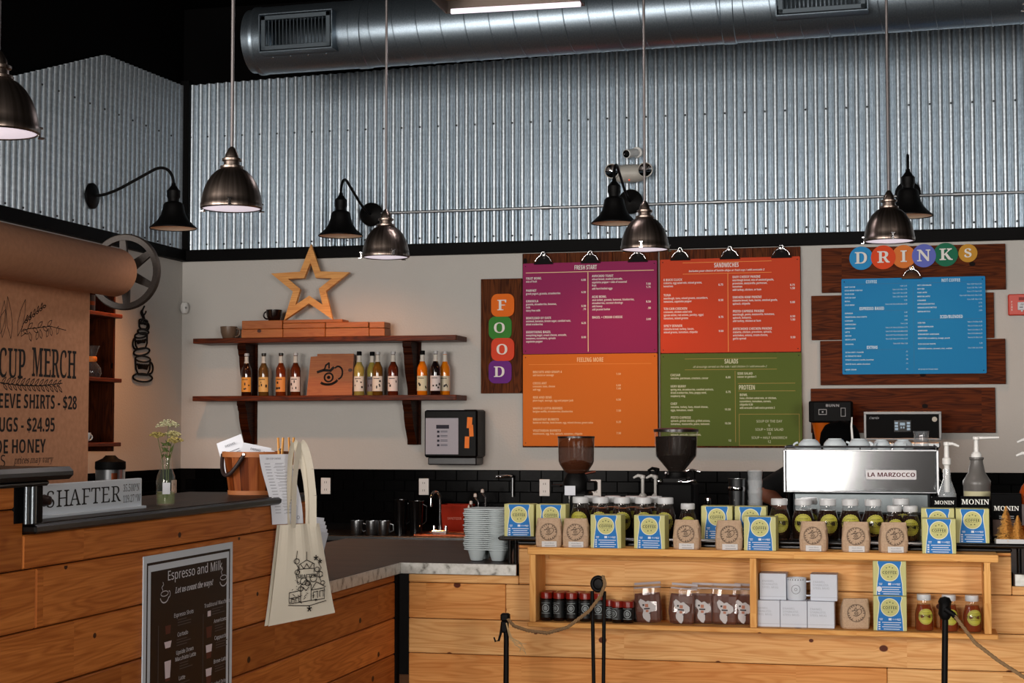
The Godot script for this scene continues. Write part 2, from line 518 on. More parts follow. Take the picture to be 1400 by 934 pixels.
func build_room() -> void:
	# ---- back wall
	var wb := struct("wall_back")
	var st := S()
	bx(st, Vector3((XL + XR) / 2, (Y_TILE + Y_TRIM) / 2 + 0.04, -0.06), Vector3(XR - XL + 0.3, Y_TRIM - Y_TILE + 0.08, 0.12))
	obj("plaster_panel", st, mt("plaster"), wb)
	st = S()
	bx(st, Vector3((XL + XR) / 2, (Y_METAL + HC + 0.1) / 2, -0.07), Vector3(XR - XL + 0.3, HC + 0.1 - Y_METAL, 0.12))
	obj("black_upper_panel", st, mt("black"), wb)
	st = corrugated(XR - XL, Y_METAL - 0.01, func(x): return 4.172 + x * 0.0255)
	var o := obj("corrugated_sheet", st, mt("galvanized"), wb)
	o.position = Vector3(XL, 0, -0.005)
	st = S()
	for row in [3.782, 2.985]:
		var x := XL + 0.0678
		while x < 1.6:
			lathe(st, [Vector2(0.0075, 0), Vector2(0.0075, 0.004), Vector2(0.004, 0.007), Vector2(0, 0.007)], 6, Transform3D(Basis(Vector3.RIGHT, PI / 2), Vector3(x, row, 0.0265)))
			x += 0.1356
	o = obj("sheet_screws", st, mt("screw_zinc", Color(0.22, 0.24, 0.26), 0.4, 0.6), wb)
	o.set_meta("kind", "stuff")
	st = S()
	bx(st, Vector3((XL + XR) / 2, Y_TILE / 2, -0.065), Vector3(XR - XL + 0.3, Y_TILE, 0.12))
	obj("tile_backing", st, mt("grout"), wb)
	var tile := S()
	bx(tile, Vector3.ZERO, Vector3(0.149, 0.073, 0.010), 0.002)
	var tile_mesh := tile.commit()
	tile_mesh.surface_set_material(0, mt("tile_black"))
	for r in 5:
		var x := XL + 0.04 + (0.076 if r % 2 == 0 else 0.0)
		while x < 0.75:
			var t := MeshInstance3D.new()
			t.name = "tile"
			t.mesh = tile_mesh
			t.position = Vector3(x + 0.076, Y_TILE - 0.038 - r * 0.0765, rng.randf_range(-0.001, 0.001))
			t.rotation_degrees = Vector3(rng.randf_range(-0.25, 0.25), rng.randf_range(-0.25, 0.25), 0)
			wb.add_child(t, true)
			x += 0.1525
	# ---- left wall (local x runs towards the camera along +z)
	var wl := struct("wall_left")
	st = S()
	bx(st, Vector3(XL - 0.06, (Y_TILE + Y_TRIM) / 2 + 0.04, 3.75), Vector3(0.12, Y_TRIM - Y_TILE + 0.08, 7.5))
	obj("plaster_panel", st, mt("plaster"), wl)
	st = S()
	bx(st, Vector3(XL - 0.07, (Y_METAL + HC + 0.1) / 2, 3.75), Vector3(0.12, HC + 0.1 - Y_METAL, 7.5))
	obj("black_upper_panel", st, mt("black"), wl)
	# the wall's front stretch, out of frame, with two windows
	st = S()
	bx(st, Vector3(XL - 0.06, 0.45, 11.5), Vector3(0.12, 0.9, 8.0))
	bx(st, Vector3(XL - 0.06, 4.225, 11.5), Vector3(0.12, 1.05, 8.0))
	for q in [[7.5, 8.2], [11.0, 11.4], [14.6, 15.5]]:
		bx(st, Vector3(XL - 0.06, 2.3, (q[0] + q[1]) / 2.0), Vector3(0.12, 2.8, q[1] - q[0]))
	obj("window_wall_panel", st, mt("plaster"), wl)
	st = corrugated(4.2, Y_METAL - 0.01, func(x): return 4.165 - (4.2 - x) * 0.03 if (4.2 - x) < 1.27 else maxf(3.0, 4.127 - ((4.2 - x) - 1.27) * 0.336))
	o = obj("corrugated_sheet", st, mt("galvanized"), wl)
	o.position = Vector3(XL - 0.005, 0, 4.2)
	o.rotation_degrees.y = 90
	st = S()
	for row in [3.755, 2.965]:
		var z := 0.0678
		while z < 3.6:
			if row < 3.6 or z < 2.3:
				lathe(st, [Vector2(0.0075, 0), Vector2(0.0075, 0.004), Vector2(0.004, 0.007), Vector2(0, 0.007)], 6, Transform3D(Basis(Vector3.FORWARD, PI / 2), Vector3(XL + 0.0265, row, z)))
			z += 0.2034
	o = obj("sheet_screws", st, mt("screw_zinc"), wl)
	o.set_meta("kind", "stuff")
	st = S()
	bx(st, Vector3(XL - 0.065, Y_TILE / 2, 3.75), Vector3(0.12, Y_TILE, 7.5))
	obj("tile_backing", st, mt("grout"), wl)
	for r in 5:
		var z := 0.01 + (0.076 if r % 2 == 0 else 0.0)
		while z < 2.3:
			var t := MeshInstance3D.new()
			t.name = "tile"
			t.mesh = tile_mesh
			t.position = Vector3(XL, Y_TILE - 0.038 - r * 0.0765, z + 0.076)
			t.rotation_degrees.y = 90
			wl.add_child(t, true)
			z += 0.1525
	# ---- right wall, floor, ceiling
	var wr := struct("wall_right")
	st = S()
	bx(st, Vector3(XR + 0.06, HC / 2, ZF / 2), Vector3(0.12, HC, ZF))
	obj("painted_panel", st, mt("umber_paint", Color(0.16, 0.12, 0.10), 0.8), wr)
	var fl := struct("floor")
	st = S()
	bx(st, Vector3((XL + XR) / 2, -0.06, ZF / 2), Vector3(XR - XL + 0.4, 0.12, ZF + 0.4))
	obj("floor_slab", st, mt("concrete"), fl)
	var ce := struct("ceiling")
	st = S()
	bx(st, Vector3((XL + XR) / 2, HC + 0.06, ZF / 2), Vector3(XR - XL + 0.4, 0.12, ZF + 0.4))
	obj("ceiling_deck", st, mt("black"), ce)
	# ---- shop front with its windows, behind the camera
	var wf := struct("wall_front")
	st = S()
	var y0: float = WINDOWS[0][2]
	var y1: float = WINDOWS[0][3]
	bx(st, Vector3((XL + XR) / 2, y0 / 2, ZF), Vector3(XR - XL, y0, 0.12))
	bx(st, Vector3((XL + XR) / 2, (y1 + HC) / 2, ZF), Vector3(XR - XL, HC - y1, 0.12))
	var edges := [XL]
	for w in WINDOWS:
		edges.append(w[0])
		edges.append(w[1])
	edges.append(XR)
	for i in range(0, edges.size(), 2):
		bx(st, Vector3((edges[i] + edges[i + 1]) / 2.0, (y0 + y1) / 2, ZF), Vector3(edges[i + 1] - edges[i], y1 - y0, 0.12))
	obj("brick_panel", st, mt("front_paint", Color(0.18, 0.15, 0.13), 0.85), wf)
	var wn := 1
	for w in WINDOWS:
		var win := struct("window_%d" % wn)
		wn += 1
		st = S()
		var cx: float = (w[0] + w[1]) / 2.0
		var ww: float = w[1] - w[0]
		for e in [w[0] + 0.03, w[1] - 0.03]:
			bx(st, Vector3(e, (y0 + y1) / 2, ZF), Vector3(0.06, y1 - y0, 0.14), 0.004)
		for e in [y0 + 0.03, y1 - 0.03, 2.6]:
			bx(st, Vector3(cx, e, ZF), Vector3(ww - 0.12, 0.06, 0.14), 0.004)
		obj("window_frame", st, mt("black_metal"), win)
		st = S()
		bx(st, Vector3(cx, (y0 + 2.6) / 2, ZF), Vector3(ww - 0.1, 2.6 - y0 - 0.06, 0.008))
		bx(st, Vector3(cx, (2.6 + y1) / 2, ZF), Vector3(ww - 0.1, y1 - 2.6 - 0.06, 0.008))
		obj("pane", st, glass("window_glass", Color(0.95, 0.98, 1.0), 0.08), win)
	for w in SIDE_WINDOWS:
		var win := struct("window_%d" % wn)
		wn += 1
		st = S()
		for e in [w[0] + 0.03, w[1] - 0.03]:
			bx(st, Vector3(XL - 0.06, 2.3, e), Vector3(0.14, 2.8, 0.06), 0.004)
		for e in [0.93, 3.67]:
			bx(st, Vector3(XL - 0.06, e, (w[0] + w[1]) / 2.0), Vector3(0.14, 0.06, w[1] - w[0] - 0.12), 0.004)
		obj("window_frame", st, mt("black_metal"), win)
		st = S()
		bx(st, Vector3(XL - 0.06, 2.3, (w[0] + w[1]) / 2.0), Vector3(0.008, 2.7, w[1] - w[0] - 0.1))
		obj("pane", st, glass("window_glass", Color(0.95, 0.98, 1.0), 0.08), win)
	# ---- black trims
	var t1 := struct("trim_1")
	st = S()
	bx(st, Vector3((XL + XR) / 2, (Y_TRIM + Y_METAL) / 2, 0.024), Vector3(XR - XL, Y_METAL - Y_TRIM, 0.048), 0.003)
	obj("band", st, mt("black_satin"), t1)
	var t2 := struct("trim_2")
	st = S()
	bx(st, Vector3(XL + 0.024, (Y_TRIM + Y_METAL) / 2, 3.77), Vector3(0.048, Y_METAL - Y_TRIM, 7.46), 0.003)
	obj("band", st, mt("black_satin"), t2)
	var t3 := struct("trim_3")
	st = S()
	bx(st, Vector3(XL + 0.035, (Y_METAL + 4.2) / 2, 0.035), Vector3(0.07, 4.2 - Y_METAL, 0.07), 0.003)
	obj("corner_post", st, mt("black_satin"), t3)

# ------------------------------------------------------------------ ceiling and lamps
func build_ceiling_things() -> void:
	# spiral duct with two side registers
	var d := thing("spiral_duct", "large round galvanized spiral duct under the black ceiling", "duct", Vector3(-4.11, 4.145, 1.3))
	d.rotation_degrees.z = 0.7
	var R := 0.215
	var L := 6.9
	var st := S()
	var rot := Transform3D(Basis(Vector3.FORWARD, PI / 2), Vector3.ZERO)   # local y -> +x
	lathe(st, [Vector2(0.0, 0.0), Vector2(R - 0.012, 0.0), Vector2(R - 0.012, 0.045), Vector2(R + 0.004, 0.05), Vector2(R + 0.004, 0.075), Vector2(R, 0.08)], 48, rot)
	obj("end_cap", st, mt("duct_steel"), d)
	st = S()
	# sheet metal shell, cut open behind the two registers
	for q in [[0.08, 0.19, false], [0.19, 0.61, true], [0.61, 0.72, false], [0.80, 3.05, false], [3.13, 3.42, false], [3.42, 3.88, true], [3.88, L, false]]:
		if q[2]:
			lathe(st, [Vector2(R, q[0]), Vector2(R, q[1])], 52, rot, deg_to_rad(31), deg_to_rad(340))
		else:
			lathe(st, [Vector2(R, q[0]), Vector2(R, q[1])], 60, rot)
	for x in [0.72, 3.05]:
		lathe(st, [Vector2(R, x), Vector2(R + 0.005, x + 0.005), Vector2(R + 0.005, x + 0.075), Vector2(R, x + 0.08)], 60, rot)
	obj("body", st, mt("duct_steel"), d)
	st = S()
	var pitch := 0.155
	var path := []
	var turns := (L - 0.85) / pitch
	var steps := int(turns * 28)
	for i in steps + 1:
		var a := TAU * i / 28.0
		path.append(Vector3(0.82 + pitch * i / 28.0, cos(a) * (R + 0.001), sin(a) * (R + 0.001)))
	tube(st, path, 0.0035, 5, false)
	obj("spiral_seam", st, mt("duct_steel"), d)
	for v in [[0.40, 0.46], [3.65, 0.50]]:
		var reg := Node3D.new()
		reg.name = "register"
		d.add_child(reg, true)
		reg.position = Vector3(v[0], -0.02, R * 0.86)
		reg.rotation_degrees.x = 0
		var w: float = v[1]
		st = S()
		var hh := 0.22
		for q in [[0, hh / 2 - 0.014, w, 0.028], [0, -hh / 2 + 0.014, w, 0.028]]:
			bx(st, Vector3(q[0], q[1], 0.085), Vector3(q[2], q[3], 0.016), 0.002)
		for sx in [-1, 1]:
			bx(st, Vector3(sx * (w / 2 - 0.014), 0, 0.085), Vector3(0.028, hh, 0.016), 0.002)
		obj("frame", st, mt("register_steel"), reg)
		st = S()
		bx(st, Vector3(0, hh / 2 + 0.01, 0.0), Vector3(w + 0.03, 0.006, 0.19))
		bx(st, Vector3(0, -hh / 2 - 0.01, 0.0), Vector3(w + 0.03, 0.006, 0.19))
		bx(st, Vector3(w / 2 + 0.012, 0, 0.0), Vector3(0.006, hh + 0.02, 0.19))
		bx(st, Vector3(-w / 2 - 0.012, 0, 0.0), Vector3(0.006, hh + 0.02, 0.19))
		obj("collar", st, mt("duct_steel"), reg)
		var n := int((w - 0.06) / 0.024)
		for i in n:
			st = S()
			bx(st, Vector3.ZERO, Vector3(0.003, hh - 0.05, 0.030), 0.0, 1, Vector2.ZERO, Transform3D(Basis(Vector3.UP, 0.5), Vector3(-w / 2 + 0.04 + i * 0.024, 0, 0.068)))
			obj("slat", st, mt("register_steel"), reg)
	st = S()
	for i in 4:
		lathe(st, [Vector2(0.006, 0), Vector2(0.006, 0.004), Vector2(0, 0.006)], 6, Transform3D(Basis(Vector3.RIGHT, PI / 2 + 0.75), Vector3(0.2 + i * 0.12, -R * 0.70, R * 0.72)))
	obj("screws", st, mt("steel"), d).set_meta("kind", "stuff")
	# flat hanging shop light above the aisle, only the far end of its underside in view
	var f := thing("hanging_light_fixture", "open box-shaped hanging light fixture with one glowing tube along its edge", "light fixture", Vector3(-1.665, 3.50, 4.62), 1.0)
	st = S()
	bx(st, Vector3(0, 0.05, 0.0), Vector3(0.62, 0.01, 0.86), 0.002)
	obj("reflector_pan", st, mt("fixture_tan", Color(0.62, 0.50, 0.40), 0.3, 0.6), f)
	for q in [[Vector3(-0.312, 0.022, 0), Vector3(0.010, 0.065, 0.88)], [Vector3(0.312, 0.022, 0), Vector3(0.010, 0.065, 0.88)], [Vector3(0, 0.022, -0.436), Vector3(0.62, 0.065, 0.010)], [Vector3(0, 0.022, 0.436), Vector3(0.62, 0.065, 0.010)]]:
		st = S()
		bx(st, q[0], q[1], 0.002)
		obj("side_rail", st, mt("fixture_rail", Color(0.34, 0.31, 0.29), 0.35, 0.7), f)
	st = S()
	tube(st, [Vector3(-0.285, -0.006, -0.42), Vector3(0.30, -0.006, -0.42)], 0.012, 10)
	obj("light_tube", st, glow("tube_glow", Color(1.0, 0.95, 1.0), 0.9), f)
	for sx in [-0.28, 0.28]:
		for sz in [-0.35, 0.35]:
			st = S()
			tube(st, [Vector3(sx, 0.05, sz), Vector3(sx, 1.245, sz)], 0.003, 6)
			obj("hanger_wire", st, mt("black_metal"), f)
	var tl := AreaLight3D.new()
	tl.name = "tube_light"
	tl.area_size = Vector2(0.58, 0.024)
	tl.area_normalize_energy = true
	tl.light_energy = 0.4 * LAMP_ON
	tl.light_color = Color(1, 0.96, 0.98)
	tl.shadow_enabled = true
	tl.position = Vector3(0, -0.022, -0.42)
	tl.rotation_degrees.x = -90
	f.add_child(tl)
	# pendants
	pendant(Vector3(-2.245, 2.392, 5.965), "brushed steel dome pendant above the basket on the left counter")
	pendant(Vector3(-2.245, 2.392, 7.46), "brushed steel dome pendant above the paper roll and its ledge")
	pendant(Vector3(-2.245, 2.398, 4.25), "brushed steel dome pendant in front of the leftmost back wall sconce, beside the star")
	pendant(Vector3(-1.105, 2.416, 4.12), "brushed steel dome pendant in front of the emergency light and security camera")
	pendant(Vector3(-0.067, 2.420, 4.16), "brushed steel dome pendant above the espresso machine and drinks board")
	pendant(Vector3(0.5125, 3.06, 5.378), "brushed steel dome pendant hung highest, only a clip of its rim in view", -96.6)
	# wall sconces
	sconce(Vector3(-3.715, 3.165, 0.034), 0.0, 0.66, "black gooseneck barn sconce on the corrugated wall above the star", 20.0)
	sconce(Vector3(-1.840, 3.195, 0.034), 0.0, 0.66, "black gooseneck barn sconce below the emergency light", 18.0)
	sconce(Vector3(0.018, 3.185, 0.034), 0.0, 0.66, "black gooseneck barn sconce above the drinks board", 12.0)
	sconce(Vector3(XL + 0.034, 3.15, 1.47), 90.0, 0.58, "black gooseneck barn sconce on the left corrugated wall above the iron wheel", 45.0)

var pendant_src: Node3D
func pendant(at: Vector3, label: String, turn := 999.0) -> void:
	if pendant_src:
		var c := dup(pendant_src, at, rng.randf_range(-20, 20) if turn > 900.0 else turn, label)
		var rod: MeshInstance3D = c.get_node("rod")
		rod.scale.y = (HC - at.y - 0.19) / (HC - pendant_src.position.y - 0.19)
		rod.position.y = 0.19 * (1.0 - rod.scale.y)
		return
	var p := thing("pendant_lamp", label, "pendant lamp", at, 0.0, "dome pendants over the counters")
	pendant_src = p
	p.set_meta("base_name", "pendant_lamp")
	var st := S()
	lathe(st, [Vector2(0.100, -0.004), Vector2(0.106, 0.000), Vector2(0.1065, 0.012), Vector2(0.104, 0.016), Vector2(0.1015, 0.035), Vector2(0.095, 0.062), Vector2(0.084, 0.088), Vector2(0.070, 0.110), Vector2(0.053, 0.127), Vector2(0.036, 0.136), Vector2(0.030, 0.137)], 40)
	obj("shade", st, mt("brushed"), p)
	st = S()
	lathe(st, [Vector2(0.030, 0.134), Vector2(0.040, 0.137), Vector2(0.040, 0.144), Vector2(0.028, 0.148), Vector2(0.027, 0.160), Vector2(0.034, 0.163), Vector2(0.034, 0.170), Vector2(0.024, 0.174), Vector2(0.022, 0.186), Vector2(0.012, 0.205), Vector2(0.006, 0.212), Vector2(0, 0.212)], 24)
	obj("socket_cup", st, mt("brushed"), p)
	st = S()
	lathe(st, [Vector2(0.0, -0.008), Vector2(0.05, -0.006), Vector2(0.099, 0.0)], 32)
	var dm := obj("light_diffuser", st, glow("pendant_glow", Color(0.95, 0.90, 0.94), 0.75), p)
	dm.set_meta("label", "white glowing glass diffuser")
	st = S()
	lathe(st, [Vector2(0.006, 0.19), Vector2(0.006, HC - at.y)], 10)
	obj("rod", st, mt("rod_steel", Color(0.42, 0.40, 0.40), 0.45, 0.6), p)
	for k in 3:
		st = S()
		var a := TAU * k / 3.0 + 0.35
		var xf := Transform3D(Basis(Vector3.UP, a), Vector3.ZERO)
		bx(st, Vector3(0, 0.008, 0.112), Vector3(0.010, 0.026, 0.004), 0.001, 0, Vector2.ZERO, xf)
		bx(st, Vector3(0, -0.004, 0.116), Vector3(0.016, 0.004, 0.014), 0.001, 0, Vector2.ZERO, xf)
		bx(st, Vector3(0, 0.021, 0.113), Vector3(0.018, 0.005, 0.010), 0.001, 0, Vector2.ZERO, xf)
		obj("clip", st, mt("chrome"), p)
	var l := SpotLight3D.new()
	l.name = "lamp_light"
	l.light_color = Color(1.0, 0.93, 0.88)
	l.light_energy = 0.28 * LAMP_ON
	l.spot_range = 14.0
	l.spot_attenuation = 2.0
	l.spot_angle = 76.0
	l.light_size = 0.08
	l.shadow_enabled = true
	l.position = Vector3(0, -0.02, 0)
	l.rotation_degrees.x = -90
	p.add_child(l)

# gooseneck barn light: arm leaves the wall along local +z
func sconce(at: Vector3, turn: float, reach: float, label: String, warm: float) -> void:
	var s := thing("wall_sconce", label, "wall lamp", at, turn, "barn sconces on the metal walls")
	var st := S()
	lathe(st, [Vector2(0.0, 0.0), Vector2(0.085, 0.0), Vector2(0.085, 0.014), Vector2(0.07, 0.024), Vector2(0.045, 0.026), Vector2(0.03, 0.034), Vector2(0, 0.036)], 28, Transform3D(Basis(Vector3.RIGHT, PI / 2), Vector3.ZERO))
	obj("wall_plate", st, mt("black_metal"), s)
	st = S()
	var c := Curve3D.new()
	c.add_point(Vector3(0, 0, 0.02), Vector3.ZERO, Vector3(0, 0, 0.14))
	c.add_point(Vector3(0, 0.155, reach - 0.14), Vector3(0, -0.08, -0.18), Vector3(0, 0.035, 0.08))
	c.add_point(Vector3(0, 0.05, reach), Vector3(0, 0.09, 0), Vector3(0, -0.02, 0))
	var pts := []
	for p in c.tessellate(4, 3):
		pts.append(p)
	tube(st, pts, 0.0095, 10)
	obj("gooseneck_arm", st, mt("black_metal"), s)
	st = S()
	lathe(st, [Vector2(0.012, 0.085), Vector2(0.015, 0.068), Vector2(0.019, 0.064), Vector2(0.030, 0.048), Vector2(0.043, 0.034), Vector2(0.043, -0.005), Vector2(0.036, -0.02), Vector2(0.036, -0.03)], 24, Transform3D(Basis.IDENTITY, Vector3(0, -0.02, reach)))
	obj("socket", st, mt("black_metal"), s)
	st = S()
	var prof := [Vector2(0.150, -0.300), Vector2(0.152, -0.292), Vector2(0.128, -0.268), Vector2(0.100, -0.235), Vector2(0.080, -0.195), Vector2(0.069, -0.150), Vector2(0.064, -0.115), Vector2(0.055, -0.100), Vector2(0.036, -0.09), Vector2(0.034, -0.04), Vector2(0, -0.04)]
	lathe(st, prof, 36, Transform3D(Basis.from_scale(Vector3(1, 0.84, 1)), Vector3(0, 0.02, reach)))
	obj("bell_shade", st, mt("black_metal"), s)
	st = S()
	lathe(st, [Vector2(0.0, -0.105), Vector2(0.05, -0.108), Vector2(0.060, -0.118), Vector2(0.065, -0.152), Vector2(0.076, -0.197), Vector2(0.096, -0.237), Vector2(0.124, -0.270), Vector2(0.146, -0.294)], 36, Transform3D(Basis.from_scale(Vector3(1, 0.84, 1)), Vector3(0, 0.02, reach)))
	obj("shade_lining", st, mt("lining", Color(0.80, 0.74, 0.66), 0.6), s)
	st = S()
	lathe(st, [Vector2(0, -0.245), Vector2(0.02, -0.240), Vector2(0.03, -0.222), Vector2(0.031, -0.205), Vector2(0.024, -0.18), Vector2(0.014, -0.16), Vector2(0.013, -0.13), Vector2(0, -0.13)], 16, Transform3D(Basis.from_scale(Vector3(1, 0.84, 1)), Vector3(0, 0.02, reach)))
	obj("light_bulb", st, glow("bulb_glow", Color(1.0, 0.62, 0.30), 2.0), s)
	var l := SpotLight3D.new()
	l.name = "lamp_light"
	l.light_color = Color(1.0, 0.66, 0.40)
	l.light_energy = warm * 0.045 * LAMP_ON
	l.spot_range = 12.0
	l.spot_attenuation = 2.0
	l.spot_angle = 70.0
	l.light_size = 0.05
	l.shadow_enabled = true
	l.position = Vector3(0, -0.205, reach)
	l.rotation_degrees.x = -90
	s.add_child(l)

# ------------------------------------------------------------------ things on the back wall
func build_wall_things() -> void:
	var st := S()
	# conduit across the metal wall
	var c := thing("conduit_pipe", "thin grey electrical conduit running along the corrugated wall", "pipe", Vector3(-3.64, 3.172, 0.045))
	tube(st, [Vector3(0, 0, 0), Vector3(8.5, 0, 0)], 0.0095, 10)
	obj("pipe", st, mt("steel_soft"), c)
	for x in [3.98, 1.2, 2.4]:
		st = S()
		tube(st, [Vector3(x - 0.03, 0, 0), Vector3(x + 0.03, 0, 0)], 0.014, 10)
		obj("coupling", st, mt("steel_soft"), c)
	# emergency light with two heads
	var e := thing("emergency_light", "white emergency light with two round lamp heads on the metal wall", "emergency light", Vector3(-1.838, 3.385, 0.034))
	st = S()
	var prof := []
	for i in 13:
		var a := PI * i / 12.0
		prof.append(Vector2(0.064 * pow(sin(a), 0.35) if i > 0 and i < 12 else 0.0, -cos(a) * 0.115))
	lathe(st, prof, 24, Transform3D(Basis(Vector3.FORWARD, PI / 2) * Basis.from_scale(Vector3(1, 1, 0.7)), Vector3(0, 0, 0.045)))
	obj("body", st, mt("ivory", Color(0.74, 0.73, 0.70), 0.45), e)
	for sx in [-1, 1]:
		st = S()
		lathe(st, [Vector2(0, -0.02), Vector2(0.035, -0.015), Vector2(0.05, 0.01), Vector2(0.052, 0.03), Vector2(0.046, 0.032)], 24, Transform3D(Basis(Vector3.RIGHT, PI / 2), Vector3(sx * 0.115, 0.012, 0.075)))
		obj("lamp_head", st, mt("ivory"), e)
		st = S()
		lathe(st, [Vector2(0.046, 0.030), Vector2(0.03, 0.020), Vector2(0.0, 0.012)], 20, Transform3D(Basis(Vector3.RIGHT, PI / 2), Vector3(sx * 0.115, 0.012, 0.075)))
		obj("reflector", st, mt("chrome"), e)
	st = S()
	lathe(st, [Vector2(0, 0), Vector2(0.005, 0), Vector2(0.004, 0.004), Vector2(0, 0.005)], 8, Transform3D(Basis(Vector3.RIGHT, PI / 2), Vector3(0.0, -0.05, 0.075)))
	obj("indicator_light", st, glow("indicator_red", Color(1.0, 0.30, 0.15), 0.8), e)
	# security camera
	var k := thing("security_camera", "small white bullet security camera above the emergency light", "camera", Vector3(-1.815, 3.525, 0.034))
	st = S()
	lathe(st, [Vector2(0, 0), Vector2(0.04, 0), Vector2(0.036, 0.016), Vector2(0, 0.018)], 20, Transform3D(Basis(Vector3.RIGHT, PI / 2), Vector3(0.02, 0.01, 0)))
	tube(st, [Vector3(0.02, 0.01, 0.01), Vector3(0.01, 0.005, 0.05)], 0.012, 10)
	obj("mount", st, mt("white_plastic"), k)
	st = S()
	var cxf := Transform3D(Basis(Vector3.RIGHT, PI / 2 + 0.2) , Vector3.ZERO)
	cxf.basis = Basis(Vector3.UP, -0.35) * cxf.basis
	cxf.origin = Vector3(0.015, 0.005, 0.03)
	lathe(st, [Vector2(0, 0), Vector2(0.028, 0.003), Vector2(0.030, 0.02), Vector2(0.030, 0.13), Vector2(0.026, 0.133)], 20, cxf)
	obj("body", st, mt("white_plastic"), k)
	st = S()
	lathe(st, [Vector2(0.026, 0.133), Vector2(0.017, 0.128), Vector2(0.015, 0.126), Vector2(0, 0.126)], 20, cxf)
	obj("lens", st, mt("black_gloss"), k)
	# wall shelves
	wall_shelf(2.243, 0.036, [-4.640, -3.402], 0.185, 0.37, "upper dark wooden wall shelf holding the star and wood blocks")
	wall_shelf(1.831, 0.036, [-4.640, -3.402], 0.185, 0.31, "lower dark wooden wall shelf holding the row of syrup bottles")
	# star
	var star := thing("wooden_star", "pale wooden open star leaning on the wood blocks", "star", Vector3(-4.139, 2.406, 0.16))
	star.rotation_degrees = Vector3(-6, 4, 0)
	st = S()
	var outer := PackedVector2Array()
	var inner := PackedVector2Array()
	for i in 10:
		var a := PI / 2 + TAU * i / 10.0
		var r := 0.305 if i % 2 == 0 else 0.128
		outer.append(Vector2(cos(a), sin(a)) * r + Vector2(0, 0.246))
		inner.append(Vector2(cos(a), sin(a)) * r * 0.56 + Vector2(0, 0.246))
	ring_extrude(st, outer, inner, -0.018, 0.018)
	var so := obj("star_frame", st, mt("star_pine", Color(1.0, 0.93, 0.78), 0.55, 0.0, {"albedo_texture": mats["pine"].albedo_texture, "uv1_scale": Vector3(0.8, 1.6, 1)}), star)
	so.set_meta("label", "mitred pale pine strips")
	# stacked wood blocks: [x0, x1, y0, y1]
	var blocks := [
		[-4.622, -4.308, 2.281, 2.342, "bottom long honey wood block at the left end of the stack"],
		[-4.304, -3.990, 2.281, 2.342, "bottom long honey wood block under the star's feet"],
		[-3.986, -3.665, 2.281, 2.342, "bottom honey wood block right of the star"],
		[-3.661, -3.548, 2.281, 2.336, "short end block at the right of the bottom layer"],
		[-4.618, -4.312, 2.344, 2.404, "upper long wood block under the dark mug"],
		[-4.306, -3.990, 2.344, 2.380, "thin middle wood block below the star"],
		[-3.984, -3.668, 2.344, 2.382, "thin wood block lying on the right of the stack"],
		[-3.662, -3.550, 2.338, 2.380, "short top block at the right end of the stack"],
		[-4.304, -3.862, 2.382, 2.404, "top thin wood slat carrying the star"]]
	for b in blocks:
		st = S()
		var w: float = b[1] - b[0]
		var h: float = b[3] - b[2]
		bx(st, Vector3(0, h / 2, 0), Vector3(w, h, 0.14), 0.003, 0, Vector2(rng.randf(), rng.randf()))
		var o := obj("wood_block", st, mt("block_wood", Color(0.74, 0.58, 0.44), 0.5, 0.0, {"albedo_texture": mats["pine"].albedo_texture}))
		o.position = Vector3((b[0] + b[1]) / 2.0, b[2], 0.17 + rng.randf_range(-0.004, 0.004))
		tag(o, b[4], "wood block", "wood blocks stacked on the upper shelf")
	# mugs
	wall_mug(Vector3(-4.738, 2.279, 0.19), 0.062, 0.088, mt("mug_tan", Color(0.40, 0.33, 0.27), 0.35), "taupe mug standing on the upper shelf board", 0.0)
	wall_mug(Vector3(-4.400, 2.405, 0.17), 0.058, 0.078, mt("mug_brown", Color(0.09, 0.045, 0.035), 0.2), "dark brown mug standing on the wood blocks", 180.0)
	# syrup bottles: x, liquid, label colour, cap, z
	var amber := Color(0.50, 0.22, 0.05)
	var bottles := [
		[-4.611, Color(0.16, 0.06, 0.025), Color(0.86, 0.60, 0.25), "white", 0.16, "dark syrup bottle with yellow label in front of the shelf bracket"],
		[-4.480, Color(0.36, 0.25, 0.10), Color(0.84, 0.68, 0.40), "dark", 0.16, "olive syrup bottle with cream and yellow label"],
		[-4.349, Color(0.42, 0.16, 0.04), Color(0.84, 0.55, 0.26), "dark", 0.16, "amber syrup bottle with orange label"],
		[-4.238, Color(0.34, 0.13, 0.04), Color(0.85, 0.82, 0.80), "white", 0.16, "amber syrup bottle with white label beside the carved plaque"],
		[-3.758, Color(0.62, 0.56, 0.28), Color(0.86, 0.84, 0.80), "black", 0.17, "pale straw syrup bottle with black cap beside the carved plaque"],
		[-3.689, Color(0.60, 0.55, 0.26), Color(0.48, 0.45, 0.48), "black", 0.09, "straw-coloured syrup bottle set back behind its neighbours"],
		[-3.621, Color(0.40, 0.27, 0.08), Color(0.86, 0.84, 0.80), "white", 0.17, "golden syrup bottle with white label"],
		[-3.511, Color(0.33, 0.12, 0.05), Color(0.86, 0.82, 0.80), "white", 0.16, "reddish brown syrup bottle left of the second bracket"],
		[-3.294, Color(0.85, 0.45, 0.04), Color(0.82, 0.80, 0.68), "black", 0.17, "bright orange syrup bottle with black cap"],
		[-3.195, Color(0.055, 0.02, 0.025), Color(0.82, 0.80, 0.80), "white", 0.18, "near black syrup bottle with white label"],
		[-3.150, Color(0.85, 0.47, 0.05), Color(0.82, 0.78, 0.68), "white", 0.10, "orange syrup bottle half hidden behind the black one"]]
	for b in bottles:
		syrup_bottle(Vector3(b[0], 1.867, b[4]), b[1], b[2], b[3], b[5])
	# carved plaque
	var pl := thing("carved_plaque", "square wooden plaque with a carved dark coffee cup design", "plaque", Vector3(-3.990, 1.868, 0.13))
	pl.rotation_degrees = Vector3(-9, 6, 0)
	st = S()
